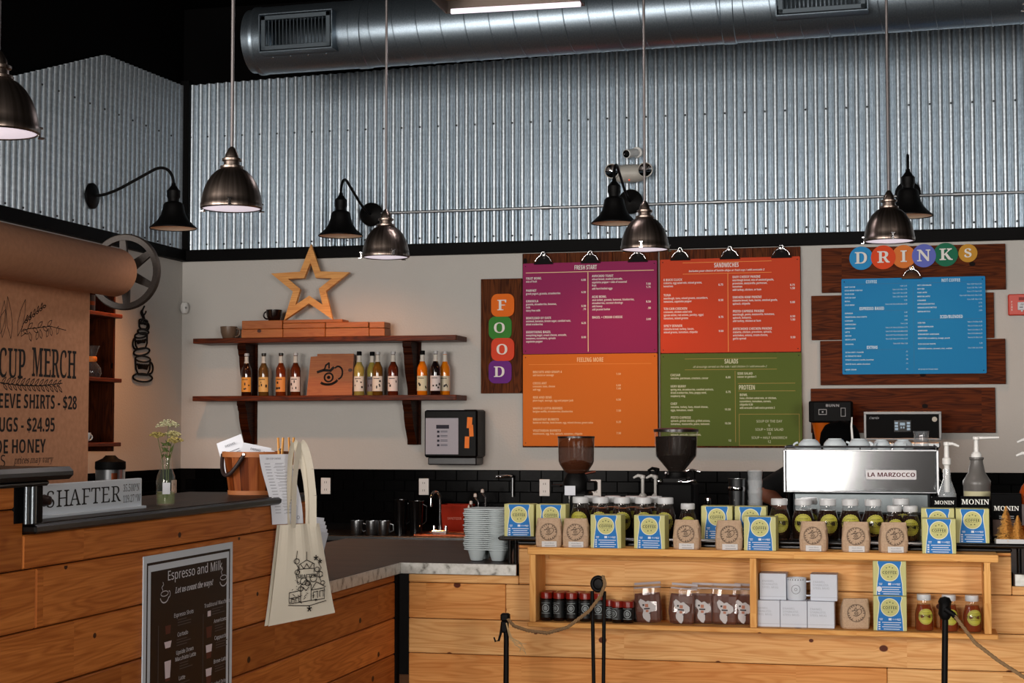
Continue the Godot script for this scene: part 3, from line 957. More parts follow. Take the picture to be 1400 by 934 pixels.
	extrude(st, PackedVector2Array([Vector2(-0.165, 0), Vector2(0.165, 0), Vector2(0.165, 0.30), Vector2(-0.10, 0.30), Vector2(-0.10, 0.283), Vector2(-0.148, 0.28)]), -0.018, 0.018)
	obj("board", st, mt("plaque_wood", Color(0.72, 0.54, 0.38), 0.5, 0.0, {"albedo_texture": mats["pine"].albedo_texture}), pl)
	st = S()
	var T := Transform3D(Basis.IDENTITY, Vector3(-0.01, 0.0, 0.0188))
	cup_logo(st, T, Vector2(0.0, 0.14), 0.11, 0.012)
	obj("carving", st, mt("burnt", Color(0.07, 0.035, 0.02), 0.8), pl)
	# paper towel dispenser
	var d := thing("towel_dispenser", "black paper towel dispenser with taped notice and orange sticky notes", "towel dispenser", Vector3(-3.07, 1.385, 0.006))
	st = S()
	bx(st, Vector3(0, 0.215, 0.115), Vector3(0.38, 0.33, 0.23), 0.012)
	obj("cover", st, mt("smoke_black", Color(0.02, 0.018, 0.02), 0.4, 0.0, {"metallic_specular": 0.2}), d)
	st = S()
	bx(st, Vector3(0, 0.025, 0.10), Vector3(0.35, 0.055, 0.19), 0.008)
	obj("tray", st, mt("dispenser_grey", Color(0.16, 0.16, 0.17), 0.4), d)
	st = S()
	bx(st, Vector3(-0.045, 0.375, 0.15), Vector3(0.28, 0.012, 0.14), 0.002)
	obj("paper_stack", st, mt("white_paper"), d)
	st = S()
	bx(st, Vector3(-0.062, 0.197, 0.2315), Vector3(0.235, 0.25, 0.002), 0.0005)
	var nt := obj("notice", st, mt("notice_grey", Color(0.62, 0.63, 0.68), 0.6), d)
	nt.set_meta("label", "pale paper notice")
	st = S()
	bx(st, Vector3(-0.057, 0.262, 0.2332), Vector3(0.092, 0.026, 0.0004))
	for i in 4:
		bx(st, Vector3(-0.088, 0.228 - i * 0.031, 0.2332), Vector3(0.017, 0.015, 0.0004))
		for j in 2:
			bx(st, Vector3(-0.047, 0.233 - i * 0.031 - j * 0.008, 0.2332), Vector3(0.05, 0.003, 0.0004))
	obj("notice_print", st, mt("ink_navy", Color(0.05, 0.06, 0.15), 0.7), nt)
	for q in [[0.135, 0.29, 0.036, 0.075, 4.0, 0.62], [0.147, 0.235, 0.030, 0.08, -3.0, 0.58], [0.117, 0.155, 0.032, 0.08, 2.0, 0.48]]:
		st = S()
		bx(st, Vector3.ZERO, Vector3(q[2], q[3], 0.0012), 0.0, 0, Vector2.ZERO, Transform3D(Basis(Vector3.FORWARD, deg_to_rad(q[4])), Vector3(q[0], q[1], 0.2318)))
		obj("sticky_note", st, mt("sticky_orange", Color(0.93, 0.50, 0.16), 0.7), d)
	# outlets on the black tile
	for q in [[-4.061, "white wall outlet on black tile behind the tote bag's handles"], [-3.329, "white wall outlet on black tile above the sink faucet"], [-2.457, "white wall outlet on black tile left of the brown bean grinder"], [-2.096, "white wall outlet on black tile right of the brown bean grinder"]]:
		wall_outlet(Vector3(q[0], 1.225, 0.006), 0.0, q[1])
	wall_outlet(Vector3(XL + 0.006, 1.205, 0.13), 90.0, "white wall outlet on the left wall's black tile, by the corner")
	# fire alarm
	var fa := thing("fire_alarm", "red fire alarm strobe with white FIRE lettering on the white wall", "fire alarm", Vector3(0.715, 2.437, 0.002))
	st = S()
	bx(st, Vector3(0, 0, 0.022), Vector3(0.145, 0.138, 0.044), 0.006)
	obj("housing", st, mt("alarm_red", Color(0.78, 0.20, 0.10), 0.4), fa)
	st = S()
	bx(st, Vector3(0.012, -0.01, 0.05), Vector3(0.052, 0.052, 0.016), 0.004)
	bx(st, Vector3(0.012, -0.04, 0.048), Vector3(0.012, 0.014, 0.012), 0.002)
	obj("strobe_lens", st, mt("strobe_white", Color(0.85, 0.86, 0.88), 0.1), fa)
	st = S()
	bx(st, Vector3(0.012, 0.038, 0.0445), Vector3(0.036, 0.02, 0.001))
	obj("sounder_grille", st, mt("alarm_dark", Color(0.50, 0.10, 0.05), 0.6), fa)
	st = S()
	for i in 4:
		txt(st, "FIRE"[i], 0.011, Vector3(-0.05, 0.018 - i * 0.017, 0.0446), "sans_bold", 1)
	obj("lettering", st, mt("print_white", Color(0.9, 0.9, 0.88), 0.6), fa)
	st = S()
	txt(st, "///", 0.012, Vector3(0.014, 0.0, 0.0584), "sans_bold", 1)
	bx(st, Vector3(0.008, -0.018, 0.0582), Vector3(0.022, 0.005, 0.0004))
	obj("strobe_marks", st, mt("ink"), fa)

func wall_outlet(at: Vector3, turn: float, label: String) -> void:
	var o := thing("wall_outlet", label, "outlet", at, turn, "outlets on the black tile")
	var st := S()
	bx(st, Vector3(0, 0, 0.004), Vector3(0.072, 0.116, 0.008), 0.002)
	obj("cover_plate", st, mt("white_plastic"), o)
	st = S()
	for sy in [-1, 1]:
		bx(st, Vector3(-0.007, sy * 0.026, 0.0083), Vector3(0.003, 0.014, 0.0008))
		bx(st, Vector3(0.007, sy * 0.026, 0.0083), Vector3(0.003, 0.014, 0.0008))
	obj("slots", st, mt("ink"), o)

# coffee-cup emblem in pen strokes: hat-like steam, cup ring and saucer curve
func cup_logo(st: SurfaceTool, T: Transform3D, c: Vector2, r: float, w: float) -> void:
	stroke(st, arc2(c + Vector2(0, -r * 0.10), r * 0.28, r * 0.28, 0, 360, 20), w, T)
	stroke(st, arc2(c + Vector2(0, -r * 0.10), r * 0.06, r * 0.06, 0, 360, 8), w, T)
	stroke(st, arc2(c + Vector2(-0.05 * r, 0.05 * r), r * 0.75, r * 0.62, 235, 325, 14), w * 1.5, T)
	stroke(st, [c + Vector2(-r * 0.75, r * 0.25), c + Vector2(-r * 0.35, r * 0.38), c + Vector2(r * 0.1, r * 0.34), c + Vector2(r * 0.3, r * 0.55)], w * 1.6, T)
	stroke(st, [c + Vector2(-r * 0.3, r * 0.4), c + Vector2(-r * 0.22, r * 0.7), c + Vector2(-r * 0.02, r * 0.85), c + Vector2(0, r * 0.5)], w, T)
	stroke(st, arc2(c + Vector2(r * 0.6, r * 0.2), r * 0.3, r * 0.42, -80, 130, 14), w, T)

func wall_shelf(y: float, th: float, bracket_x: Array, depth: float, bh: float, label: String) -> void:
	var s := thing("wall_shelf", label, "shelf", Vector3(-4.0, y, 0.0), 0.0, "bracketed wooden wall shelves")
	var st := S()
	bx(st, Vector3(0.005, th / 2, 0.145), Vector3(1.955, th, 0.282), 0.003, 0, Vector2(0.2, y))
	obj("shelf_board", st, mt("shelf_oak"), s)
	for bxx in bracket_x:
		st = S()
		# side profile in (z, y): against the wall, scrolled front
		var pr := PackedVector2Array([Vector2(0.002, -bh), Vector2(0.05, -bh), Vector2(0.06, -bh * 0.93), Vector2(0.085, -bh * 0.80), Vector2(0.125, -bh * 0.60), Vector2(0.150, -bh * 0.40), Vector2(0.158, -bh * 0.24), Vector2(0.172, -bh * 0.20), Vector2(0.178, -bh * 0.12), Vector2(0.190, -bh * 0.09), Vector2(0.192, -0.001), Vector2(0.002, -0.001)])
		extrude(st, pr, -0.032, 0.032, Transform3D(Basis(Vector3(0, 0, 1), Vector3(0, 1, 0), Vector3(-1, 0, 0)), Vector3(bxx + 4.0, 0, 0)))
		bx(st, Vector3(bxx + 4.0, -bh / 2, 0.006), Vector3(0.10, bh, 0.010), 0.002)
		obj("bracket", st, mt("walnut_deep"), s)

func wall_mug(at: Vector3, r: float, h: float, m: Material, label: String, turn: float) -> void:
	var o := thing("coffee_mug", label, "mug", at, turn, "mugs on the upper shelf")
	var st := S()
	lathe(st, [Vector2(0, 0), Vector2(r * 0.62, 0), Vector2(r * 0.7, h * 0.05), Vector2(r * 0.93, h * 0.5), Vector2(r, h), Vector2(r * 0.93, h), Vector2(r * 0.86, h * 0.5), Vector2(r * 0.6, h * 0.08), Vector2(0, h * 0.06)], 24)
	obj("bowl", st, m, o)
	st = S()
	var pts := []
	for i in 11:
		var a := deg_to_rad(-100 + 200 * i / 10.0)
		pts.append(Vector3(r * 0.88 + cos(a) * r * 0.5, h * 0.52 + sin(a) * h * 0.34, 0))
	tube(st, pts, 0.006, 8)
	obj("handle", st, m, o)

func syrup_bottle(at: Vector3, liquid: Color, lab: Color, cap: String, label: String) -> void:
	var o := thing("syrup_bottle", label, "bottle", at, 0.0, "syrup bottles on the lower shelf")
	var st := S()
	lathe(st, [Vector2(0, 0), Vector2(0.034, 0), Vector2(0.037, 0.004), Vector2(0.037, 0.18), Vector2(0.034, 0.198), Vector2(0.022, 0.222), Vector2(0.016, 0.24), Vector2(0.0145, 0.262), Vector2(0.0145, 0.29), Vector2(0.016, 0.292), Vector2(0.016, 0.304), Vector2(0, 0.304)], 20)
	obj("glass_body", st, mt("syrup_%s" % liquid.to_html(), liquid, 0.06, 0.0, {"clearcoat_enabled": true, "clearcoat": 0.8, "clearcoat_roughness": 0.03}), o)
	st = S()
	lathe(st, [Vector2(0.0376, 0.03), Vector2(0.0376, 0.135)], 14, Transform3D.IDENTITY, -1.35, 1.35)
	var lb := obj("paper_label", st, mt("label_%s" % lab.to_html(), lab, 0.6), o)
	st = S()
	for i in 4:
		var a := rng.randf_range(-0.9, 0.9)
		var y := rng.randf_range(0.045, 0.095)
		lathe(st, [Vector2(0.0379, y), Vector2(0.0379, y + rng.randf_range(0.008, 0.02))], 3, Transform3D.IDENTITY, a, a + rng.randf_range(0.15, 0.4))
	lathe(st, [Vector2(0.0379, 0.116), Vector2(0.0379, 0.121)], 6, Transform3D.IDENTITY, -0.6, 0.6)
	obj("label_print", st, mt("label_ink", Color(0.12, 0.09, 0.08), 0.6), lb)
	st = S()
	if cap == "black":
		lathe(st, [Vector2(0.0175, 0.282), Vector2(0.0175, 0.310), Vector2(0.015, 0.312), Vector2(0, 0.312)], 14)
		obj("screw_cap", st, mt("black_satin"), o)
	elif cap == "dark":
		lathe(st, [Vector2(0.0172, 0.288), Vector2(0.0172, 0.307), Vector2(0, 0.308)], 14)
		obj("screw_cap", st, mt("cap_olive", Color(0.10, 0.09, 0.05), 0.4), o)
	else:
		lathe(st, [Vector2(0.0172, 0.288), Vector2(0.0172, 0.307), Vector2(0, 0.308)], 14)
		obj("screw_cap", st, mt("cap_white", Color(0.72, 0.72, 0.72), 0.4), o)
	st = S()
	lathe(st, [Vector2(0.0192, 0.236), Vector2(0.0152, 0.252), Vector2(0.0152, 0.284)], 12, Transform3D.IDENTITY, -1.3, 1.3)
	obj("neck_label", st, mt("neck_white", Color(0.82, 0.80, 0.76), 0.6), o)

# ------------------------------------------------------------------ menu boards
func build_menus() -> void:
	var white := mt("print_white", Color(0.9, 0.9, 0.88), 0.6)
	var cream := mt("print_cream", Color(0.92, 0.80, 0.62), 0.6)
	# wooden backing with spring clips, one for each pair of menus
	for q in [[-2.610, -1.655, [-2.452, -2.120, -1.790], "left dark wooden menu backing with three clips, behind the magenta and orange menus"], [-1.645, -0.690, [-1.497, -1.160, -0.815], "right dark wooden menu backing with three clips, behind the red and green menus"]]:
		var b := thing("menu_backboard", q[3], "menu board", Vector3(q[0], 1.50, 0.001), 0.0, "wooden menu backings")
		var w: float = q[1] - q[0]
		for i in 6:
			var st := S()
			bx(st, Vector3((i + 0.5) * w / 6.0, 0.68, 0.014), Vector3(w / 6.0 - 0.002, 1.352, 0.024), 0.002, 1, Vector2(rng.randf(), rng.randf()))
			obj("plank", st, mt("walnut" if i % 2 == 0 else "walnut_red"), b)
	var st := S()
	# ---- magenta menu
	var m := menu_panel("menu_sheet", "magenta FRESH START breakfast menu sheet", Vector3(-2.602, 2.152, 0.032), 0.942, 0.632, Color(0.56, 0.10, 0.33))
	st = S()
	txt(st, "FRESH START", 0.030, Vector3(0.445, -0.036, 0.0125), "sans_bold", 1, 0.62)
	menu_col(st, 0.022, 0.448, [[0.105, "FRUIT BOWL", ["mix of fruit|6.00"]], [0.190, "PARFAIT", ["greek yogurt, granola, strawberries|6.50"]], [0.264, "GRANOLA", ["granola, strawberries, bananas,", "milk|5.50", "dairy free milk|.75"]], [0.382, "BOATLOAD OF OATS", ["oatmeal, bananas, brown sugar, candied nuts,", "dried cranberries|6.25"]], [0.480, "EVERYTHING BAGEL", ["everything bagel, cream cheese, avocado,", "tomatoes, cucumbers, sprouts|8.00", "espelette pepper"]]])
	menu_col(st, 0.490, 0.900, [[0.098, "AVOCADO TOAST", ["wheat bread, mashed avocado,", "espelette pepper + side of seasonal", "fruit|7.50", "add hard boiled eggs|1.75"]], [0.242, "ACAI BOWL", ["acai sorbet, granola, bananas, blueberries,", "strawberries, coconut shavings|8.50", "add honey", "add peanut butter|.50"]], [0.384, "BAGEL + CREAM CHEESE", ["|3.00"]]])
	obj("lettering", st, white, m)
	st = S()
	bx(st, Vector3(0.471, -0.066, 0.0125), Vector3(0.90, 0.0045, 0.0004))
	bx(st, Vector3(0.462, -0.345, 0.0125), Vector3(0.005, 0.55, 0.0004))
	obj("rule_lines", st, cream, m)
	for cx in [0.150, 0.482, 0.812]:
		spring_clip(m, Vector3(cx, 0.003, 0.022), 0.135)
	# ---- orange menu
	m = menu_panel("menu_sheet", "orange FEELING MORE hot breakfast menu sheet", Vector3(-2.602, 1.514, 0.032), 0.942, 0.634, Color(0.82, 0.42, 0.06))
	st = S()
	txt(st, "FEELING MORE", 0.030, Vector3(0.475, -0.040, 0.0125), "sans_bold", 1, 0.62)
	menu_col(st, 0.070, 0.690, [[0.122, "BISCUITS AND GRAVY 4", ["add bacon or sausage|7.50"]], [0.200, "CROSS ANT", ["croissant, ham, cheese|6.00", "add egg|7.00"]], [0.298, "RISE AND DINE", ["plain bagel, sausage, egg and pepper jack|6.50"]], [0.374, "WAFFLE LOTTA BERRIES", ["belgian waffle, strawberries, blueberries|7.50"]], [0.451, "BREAKFAST BURRITO", ["bacon or chorizo, hash brown, egg, mixed cheese, green salsa|8.25"]], [0.528, "VEGETARIAN BURRITO", ["mushrooms, egg, feta, spinach, tomatoes, chipotle|7.50"]]])
	obj("lettering", st, mt("print_pale_orange", Color(0.93, 0.78, 0.58), 0.6), m)
	st = S()
	bx(st, Vector3(0.471, -0.070, 0.0125), Vector3(0.86, 0.003, 0.0004))
	obj("rule_lines", st, mt("print_orange_line", Color(0.90, 0.55, 0.16), 0.6), m)
	# ---- red-orange menu
	m = menu_panel("menu_sheet", "red orange SANDWICHES menu sheet", Vector3(-1.637, 2.148, 0.032), 0.944, 0.640, Color(0.80, 0.25, 0.09))
	st = S()
	txt(st, "SANDWICHES", 0.030, Vector3(0.452, -0.047, 0.0125), "sans_bold", 1, 0.62)
	txt(st, "includes your choice of kettle chips or fruit cup / add avocado 2", 0.013, Vector3(0.452, -0.083, 0.0125), "sans_bold", 1, 0.92, Basis.IDENTITY, 0.2)
	menu_col(st, 0.022, 0.430, [[0.140, "6 BUCK CLUCK", ["ciabatta, egg salad mix, mixed greens,", "tomatoes|6.75"]], [0.245, "TUNA", ["sourdough, tuna, mixed greens, cucumbers,", "tomatoes, espelette pepper|8.50"]], [0.338, "TIN CAN CHICKEN", ["croissant, chicken salad mix", "(green onion, red onions, parsley, eggs)", "tomatoes, mixed greens|8.75"]], [0.455, "SPICY DINNER", ["ciabatta bread, turkey, bacon,", "mixed greens, tomatoes, chipotle|9.00"]]])
	menu_col(st, 0.492, 0.910, [[0.130, "EASY CHEESY PANINI", ["sourdough bread, mix of smoked gouda,", "provolone, mozzarella, parmesan,", "tomatoes|8.75", "add turkey, chicken, or ham|1.50"]], [0.268, "SMOKIN HAM PANINI", ["ciabatta bread, ham, bacon, smoked gouda,", "spinach, chipotle|9.00"]], [0.363, "PESTO CAPRESE PANINI", ["sourdough, pesto, mozzarella, tomatoes,", "spinach, balsamic,|8.50", "add turkey, chicken or ham|1.50"]], [0.482, "ARTICHOKE CHICKEN PANINI", ["ciabatta, chicken, provolone, spinach,", "artichokes, onions, cream cheese,", "garlic spread|9.50"]]])
	obj("lettering", st, white, m)
	st = S()
	bx(st, Vector3(0.455, -0.026, 0.0125), Vector3(0.60, 0.003, 0.0004))
	bx(st, Vector3(0.455, -0.103, 0.0125), Vector3(0.60, 0.003, 0.0004))
	bx(st, Vector3(0.461, -0.37, 0.0125), Vector3(0.004, 0.53, 0.0004))
	obj("rule_lines", st, mt("print_gold", Color(0.93, 0.60, 0.25), 0.6), m)
	for cx in [0.140, 0.477, 0.822]:
		spring_clip(m, Vector3(cx, 0.003, 0.022), 0.135)
	# ---- green menu
	m = menu_panel("menu_sheet", "olive green SALADS and protein bowl menu sheet", Vector3(-1.637, 1.516, 0.032), 0.948, 0.626, Color(0.33, 0.40, 0.12))
	st = S()
	txt(st, "SALADS", 0.030, Vector3(0.480, -0.055, 0.0125), "sans_bold", 1, 0.62)
	txt(st, "all dressings served on the side / add chicken 3 / add avocado 2", 0.013, Vector3(0.470, -0.090, 0.0125), "sans", 1, 0.96, Basis.IDENTITY, 0.2)
	menu_col(st, 0.066, 0.475, [[0.145, "CAESAR", ["romaine, parmesan, croutons, caesar|8.00"]], [0.222, "VERY BERRY", ["spring mix, strawberries, candied walnuts,", "dried cranberries, feta, poppy seed,|8.75", "raspberry ving"]], [0.340, "CHEF", ["romaine, turkey, ham, mixed cheese,", "eggs, tomatoes, ranch|10.50"]], [0.434, "PESTO CAPRESE", ["spinach, grilled chicken, grilled onions,", "tomatoes, mozzarella, pesto, balsamic|10.50"]], [0.528, "GARDEN", ["spinach, avocado, cucumbers,", "tomatoes, mixed cheese,", "ranch to match|12"]]])
	menu_col(st, 0.520, 0.90, [[0.138, "SIDE SALAD", ["caesar or garden 5"]]])
	txt(st, "PROTEIN", 0.030, Vector3(0.528, -0.232, 0.0125), "sans_bold", 0, 0.62)
	menu_col(st, 0.534, 0.92, [[0.282, "BOWL", ["tuna, chicken salad mix, or chicken,", "cucumbers, tomatoes, carrots,", "chipotle 9.50", "add avocado 2 add extra protein 2"]]])
	var yy := 0.460
	for s in ["SOUP OF THE DAY", "6", "SOUP + SIDE SALAD", "10", "SOUP + HALF SANDWICH", "12"]:
		txt(st, s, 0.0165, Vector3(0.730, -yy, 0.0125), "sans", 1, 0.92)
		yy += 0.0275
	obj("lettering", st, mt("print_pale_green", Color(0.84, 0.85, 0.72), 0.6), m)
	st = S()
	for y in [0.036, 0.110]:
		bx(st, Vector3(0.475, -y, 0.0125), Vector3(0.62, 0.003, 0.0004))
	bx(st, Vector3(0.505, -0.36, 0.0125), Vector3(0.003, 0.48, 0.0004))
	for y in [0.205, 0.256]:
		bx(st, Vector3(0.715, -y, 0.0125), Vector3(0.38, 0.003, 0.0004))
	for y in [0.412, 0.622]:
		bx(st, Vector3(0.730, -y, 0.0125), Vector3(0.40, 0.003, 0.0004))
	for x in [0.530, 0.930]:
		bx(st, Vector3(x, -0.517, 0.0125), Vector3(0.003, 0.21, 0.0004))
	obj("rule_lines", st, mt("print_olive_gold", Color(0.66, 0.55, 0.22), 0.6), m)
	# ---- FOOD sign
	var f := thing("food_sign", "dark wooden sign with FOOD spelled down it on four rounded tiles", "sign", Vector3(-2.762, 1.880, 0.002))
	st = S()
	bx(st, Vector3(0, 0.402, 0.013), Vector3(0.296, 0.804, 0.022), 0.002, 1, Vector2(0.3, 0.1))
	obj("board", st, mt("walnut"), f)
	var tiles := [["F", 0.616, 0.014, Color(0.90, 0.42, 0.04)], ["O", 0.458, -0.006, Color(0.20, 0.50, 0.17)], ["O", 0.306, 0.014, Color(0.82, 0.26, 0.14)], ["D", 0.150, -0.006, Color(0.40, 0.13, 0.50)]]
	for i in 4:
		var t = tiles[i]
		st = S()
		rounded(st, 0.165, 0.160, 0.045, 0.025, 0.041 if i % 2 == 0 else 0.034, Transform3D(Basis.IDENTITY, Vector3(t[2], t[1], 0)))
		var o := obj("letter_tile", st, mt("tile_%d" % i, t[3], 0.5, 0.0, {"metallic_specular": 0.25}), f)
		st = S()
		letter(st, t[0], 0.072, Vector3(t[2] - 0.004, t[1], 0.0415 if i % 2 == 0 else 0.0345), 0.006)
		obj("raised_letter", st, mt("letter_white", Color(0.88, 0.87, 0.85), 0.5), o)
	# ---- DRINKS board
	var d := thing("drinks_board", "four staggered dark wooden planks with DRINKS spelled on coloured discs", "menu board", Vector3(0.0, 1.600, 0.002))
	var rows := [[-0.552, 0.632, 0.940, 1.240, 0.026], [-0.622, 0.555, 0.624, 0.922, 0.020], [-0.566, 0.622, 0.322, 0.618, 0.026], [-0.632, 0.554, 0.004, 0.300, 0.020]]
	for r in rows:
		st = S()
		bx(st, Vector3((r[0] + r[1]) / 2, (r[2] + r[3]) / 2, r[4] / 2), Vector3(r[1] - r[0], r[3] - r[2], r[4]), 0.002, 0, Vector2(rng.randf(), rng.randf()))
		obj("plank", st, mt("walnut_red"), d)
	var discs := [["D", -0.290, 1.166, 0.078, Color(0.15, 0.55, 0.78)], ["R", -0.147, 1.168, 0.080, Color(0.86, 0.28, 0.10)], ["I", -0.015, 1.170, 0.077, Color(0.85, 0.47, 0.20)], ["N", 0.115, 1.172, 0.077, Color(0.38, 0.42, 0.75)], ["K", 0.254, 1.176, 0.078, Color(0.07, 0.42, 0.30)], ["S", 0.395, 1.182, 0.060, Color(0.76, 0.55, 0.18)]]
	for i in 6:
		var t = discs[i]
		st = S()
		lathe(st, [Vector2(t[3], 0.0262), Vector2(t[3], 0.034 + 0.004 * (i % 2)), Vector2(0, 0.034 + 0.004 * (i % 2))], 36, Transform3D(Basis(Vector3.RIGHT, PI / 2), Vector3(t[1], t[2], 0)))
		var o := obj("letter_disc", st, mt("disc_%d" % i, t[4], 0.5, 0.0, {"metallic_specular": 0.25}), d)
		st = S()
		letter(st, t[0], 0.075 if i < 5 else 0.058, Vector3(t[1], t[2], 0.0382), 0.010)
		obj("raised_letter", st, mt("letter_white"), o)
	# ---- blue menu
	m = menu_panel("menu_sheet", "bright blue coffee and drinks price menu sheet", Vector3(-0.421, 1.992, 0.034), 0.922, 0.636, Color(0.07, 0.50, 0.74))
	st = S()
	for h in [["COFFEE", 0.195, 0.022], ["ESPRESSO BASED", 0.195, 0.200], ["EXTRAS", 0.195, 0.458], ["NOT COFFEE", 0.705, 0.022], ["ICED/BLENDED", 0.705, 0.262]]:
		txt(st, h[0], 0.020, Vector3(h[1], -h[2], 0.0125), "sans_bold", 1, 0.72)
	var L := [[0.055, "DRIP COFFEE", "12oz 2.25"], [0.078, "COLD BREW OVER ICE", "12oz 3.25 16oz 3.75"], [0.102, "POUR OVER", "12oz 3.25 16oz 3.50"], [0.126, "CAFE AU LAIT", "12oz 3.00 16oz 3.50"], [0.150, "REFILL", "1.00"], [0.175, "COLD BREW", "12oz 3.50 16oz 4.00 20oz 4.50"], [0.230, "ESPRESSO", "2.00"], [0.255, "TRADITIONAL MACCHIATO", "2.50"], [0.280, "CORTADO", "3.00"], [0.304, "CAPPUCCINO", "12oz 3.50"], [0.330, "AMERICANO", "12oz 2.75 16oz 3.25 20oz 3.75"], [0.355, "LATTE", "12oz 3.50 16oz 4.00 20oz 4.50"], [0.380, "MOCHA", "12oz 4.00 16oz 4.50 20oz 5.00"], [0.405, "BREVE LATTE", "12oz 4.25 16oz 4.75 20oz 5.25"], [0.436, "SEASONAL", "12oz 4.50 16oz 5.00"], [0.490, "EXTRA SHOT / FLAVOR", ".75"], [0.515, "ALTERNATIVE MILK", ".75"], [0.540, "SYRUPS caramel, vanilla, hazelnut", ".50"], [0.568, "SAUCES dark, white chocolate", ".75"], [0.605, "WHIP CREAM", ".50"]]
	for q in L:
		txt(st, q[1], 0.0085, Vector3(0.020, -q[0], 0.0125), "sans_bold", 0, 0.95)
		txt(st, q[2], 0.0080, Vector3(0.425, -q[0] + 0.002, 0.0125), "sans", 2, 0.95)
	var Rr := [[0.052, "HOT CHOCOLATE", "12oz 3.00 16oz 3.50"], [0.076, "HOT TEA", "12oz 2.50 16oz 3.00"], [0.100, "CHAI LATTE", "12oz 3.75 16oz 4.25"], [0.126, "MATCHA LATTE", "12oz 4.00 16oz 4.50 20oz 5.00"], [0.152, "STEAMERS", "12oz 3.00 16oz 3.50"], [0.176, "APPLE JUICE BOTTLE", "2.75"], [0.200, "ORANGE JUICE BOTTLE", "2.75"], [0.226, "WATER BOTTLE", "2.00"], [0.300, "ICED TEA", "16oz 2.75 20oz 3.25"], [0.326, "GREEN REFRESHER", "16oz 3.75 20oz 4.25"], [0.352, "LEMONADE", "16oz 3.25 20oz 3.75"], [0.376, "STRAWBERRY LEMONADE", "16oz 3.75 20oz 4.25"], [0.402, "SMOOTHIE strawberry, mango, peach", "16oz 4.75 20oz 5.25"], [0.440, "ICED MOCHA FRAPPE", "5.25"], [0.470, "BLENDED mocha, caramel, chai, cookies", "16oz 5.00 20oz 5.50"]]
	for q in Rr:
		txt(st, q[1], 0.0085, Vector3(0.490, -q[0], 0.0125), "sans_bold", 0, 0.95)
		txt(st, q[2], 0.0080, Vector3(0.900, -q[0] + 0.002, 0.0125), "sans", 2, 0.95)
	txt(st, "all syrups are house made", 0.008, Vector3(0.490, -0.605, 0.0125), "sans", 0, 0.95)
	obj("lettering", st, mt("print_ice", Color(0.80, 0.92, 0.97), 0.6), m)
	st = S()
	for q in [[0.23, 0.036], [0.23, 0.215], [0.23, 0.473], [0.70, 0.036], [0.70, 0.278]]:
		bx(st, Vector3(q[0], -q[1], 0.0125), Vector3(0.42, 0.002, 0.0004))
	bx(st, Vector3(0.464, -0.34, 0.0125), Vector3(0.002, 0.56, 0.0004))
	obj("rule_lines", st, mt("print_blue_line", Color(0.12, 0.42, 0.60), 0.6), m)
	spring_clip(m, Vector3(0.456, 0.003, 0.022), 0.13)

func letter(st: SurfaceTool, s: String, size: float, at: Vector3, depth: float) -> void:
	var tm := TextMesh.new()
	tm.font = font("serif_bold")
	tm.font_size = 40
	tm.pixel_size = size / 0.714 / 40.0
	tm.depth = depth
	tm.curve_step = 2.0
	tm.text = s
	tm.vertical_alignment = VERTICAL_ALIGNMENT_CENTER
	for i in tm.get_surface_count():
		st.append_from(tm, i, Transform3D(Basis.from_scale(Vector3(1.12, 1, 1)), at + Vector3(0, 0, depth / 2)))

func rounded(st: SurfaceTool, w: float, h: float, r: float, z0: float, z1: float, xf := Transform3D.IDENTITY) -> void:
	var p := PackedVector2Array()
	for q in [[1, 1, 0], [-1, 1, 90], [-1, -1, 180], [1, -1, 270]]:
		for v in arc2(Vector2(q[0] * (w / 2 - r), q[1] * (h / 2 - r)), r, r, q[2], q[2] + 90, 6):
			p.append(v)
	extrude(st, p, z0, z1, xf)

func menu_panel(called: String, label: String, at: Vector3, w: float, h: float, col: Color) -> Node3D:
	# origin of the lettering is the sheet's top left corner; the panel hangs below it
	var m := thing(called, label, "menu", Vector3(at.x, at.y + h, at.z), 0.0, "coloured menu sheets on the back wall")
	var st := S()
	rounded(st, w, h, 0.008, -0.004, 0.012, Transform3D(Basis.IDENTITY, Vector3(w / 2, -h / 2, 0)))
	obj("sheet", st, mt("menu_%s" % col.to_html(), col, 0.5, 0.0, {"metallic_specular": 0.25}), m)
	st = S()
	for q in [[0.018, -0.02], [w - 0.018, -0.02], [0.018, -h + 0.02], [w - 0.018, -h + 0.02]]:
		lathe(st, [Vector2(0.004, 0), Vector2(0.003, 0.002), Vector2(0, 0.0025)], 8, Transform3D(Basis(Vector3.RIGHT, PI / 2), Vector3(q[0], q[1], 0.0118)))
	obj("corner_screws", st, mt("black_metal"), m)
	return m

func menu_col(st: SurfaceTool, x: float, xr: float, blocks: Array) -> void:
	for b in blocks:
		var y: float = b[0]
		txt(st, b[1], 0.0155, Vector3(x, -y, 0.0125), "sans_bold", 0, 0.86)
		for ln in b[2]:
			y += 0.0218
			var parts: PackedStringArray = ln.split("|")
			if parts[0] != "":
				txt(st, parts[0], 0.0135, Vector3(x, -y, 0.0125), "sans_bold", 0, 0.76)
			if parts.size() > 1:
				txt(st, parts[1], 0.0135, Vector3(xr, -y + 0.004, 0.0125), "sans_bold", 2, 0.9)

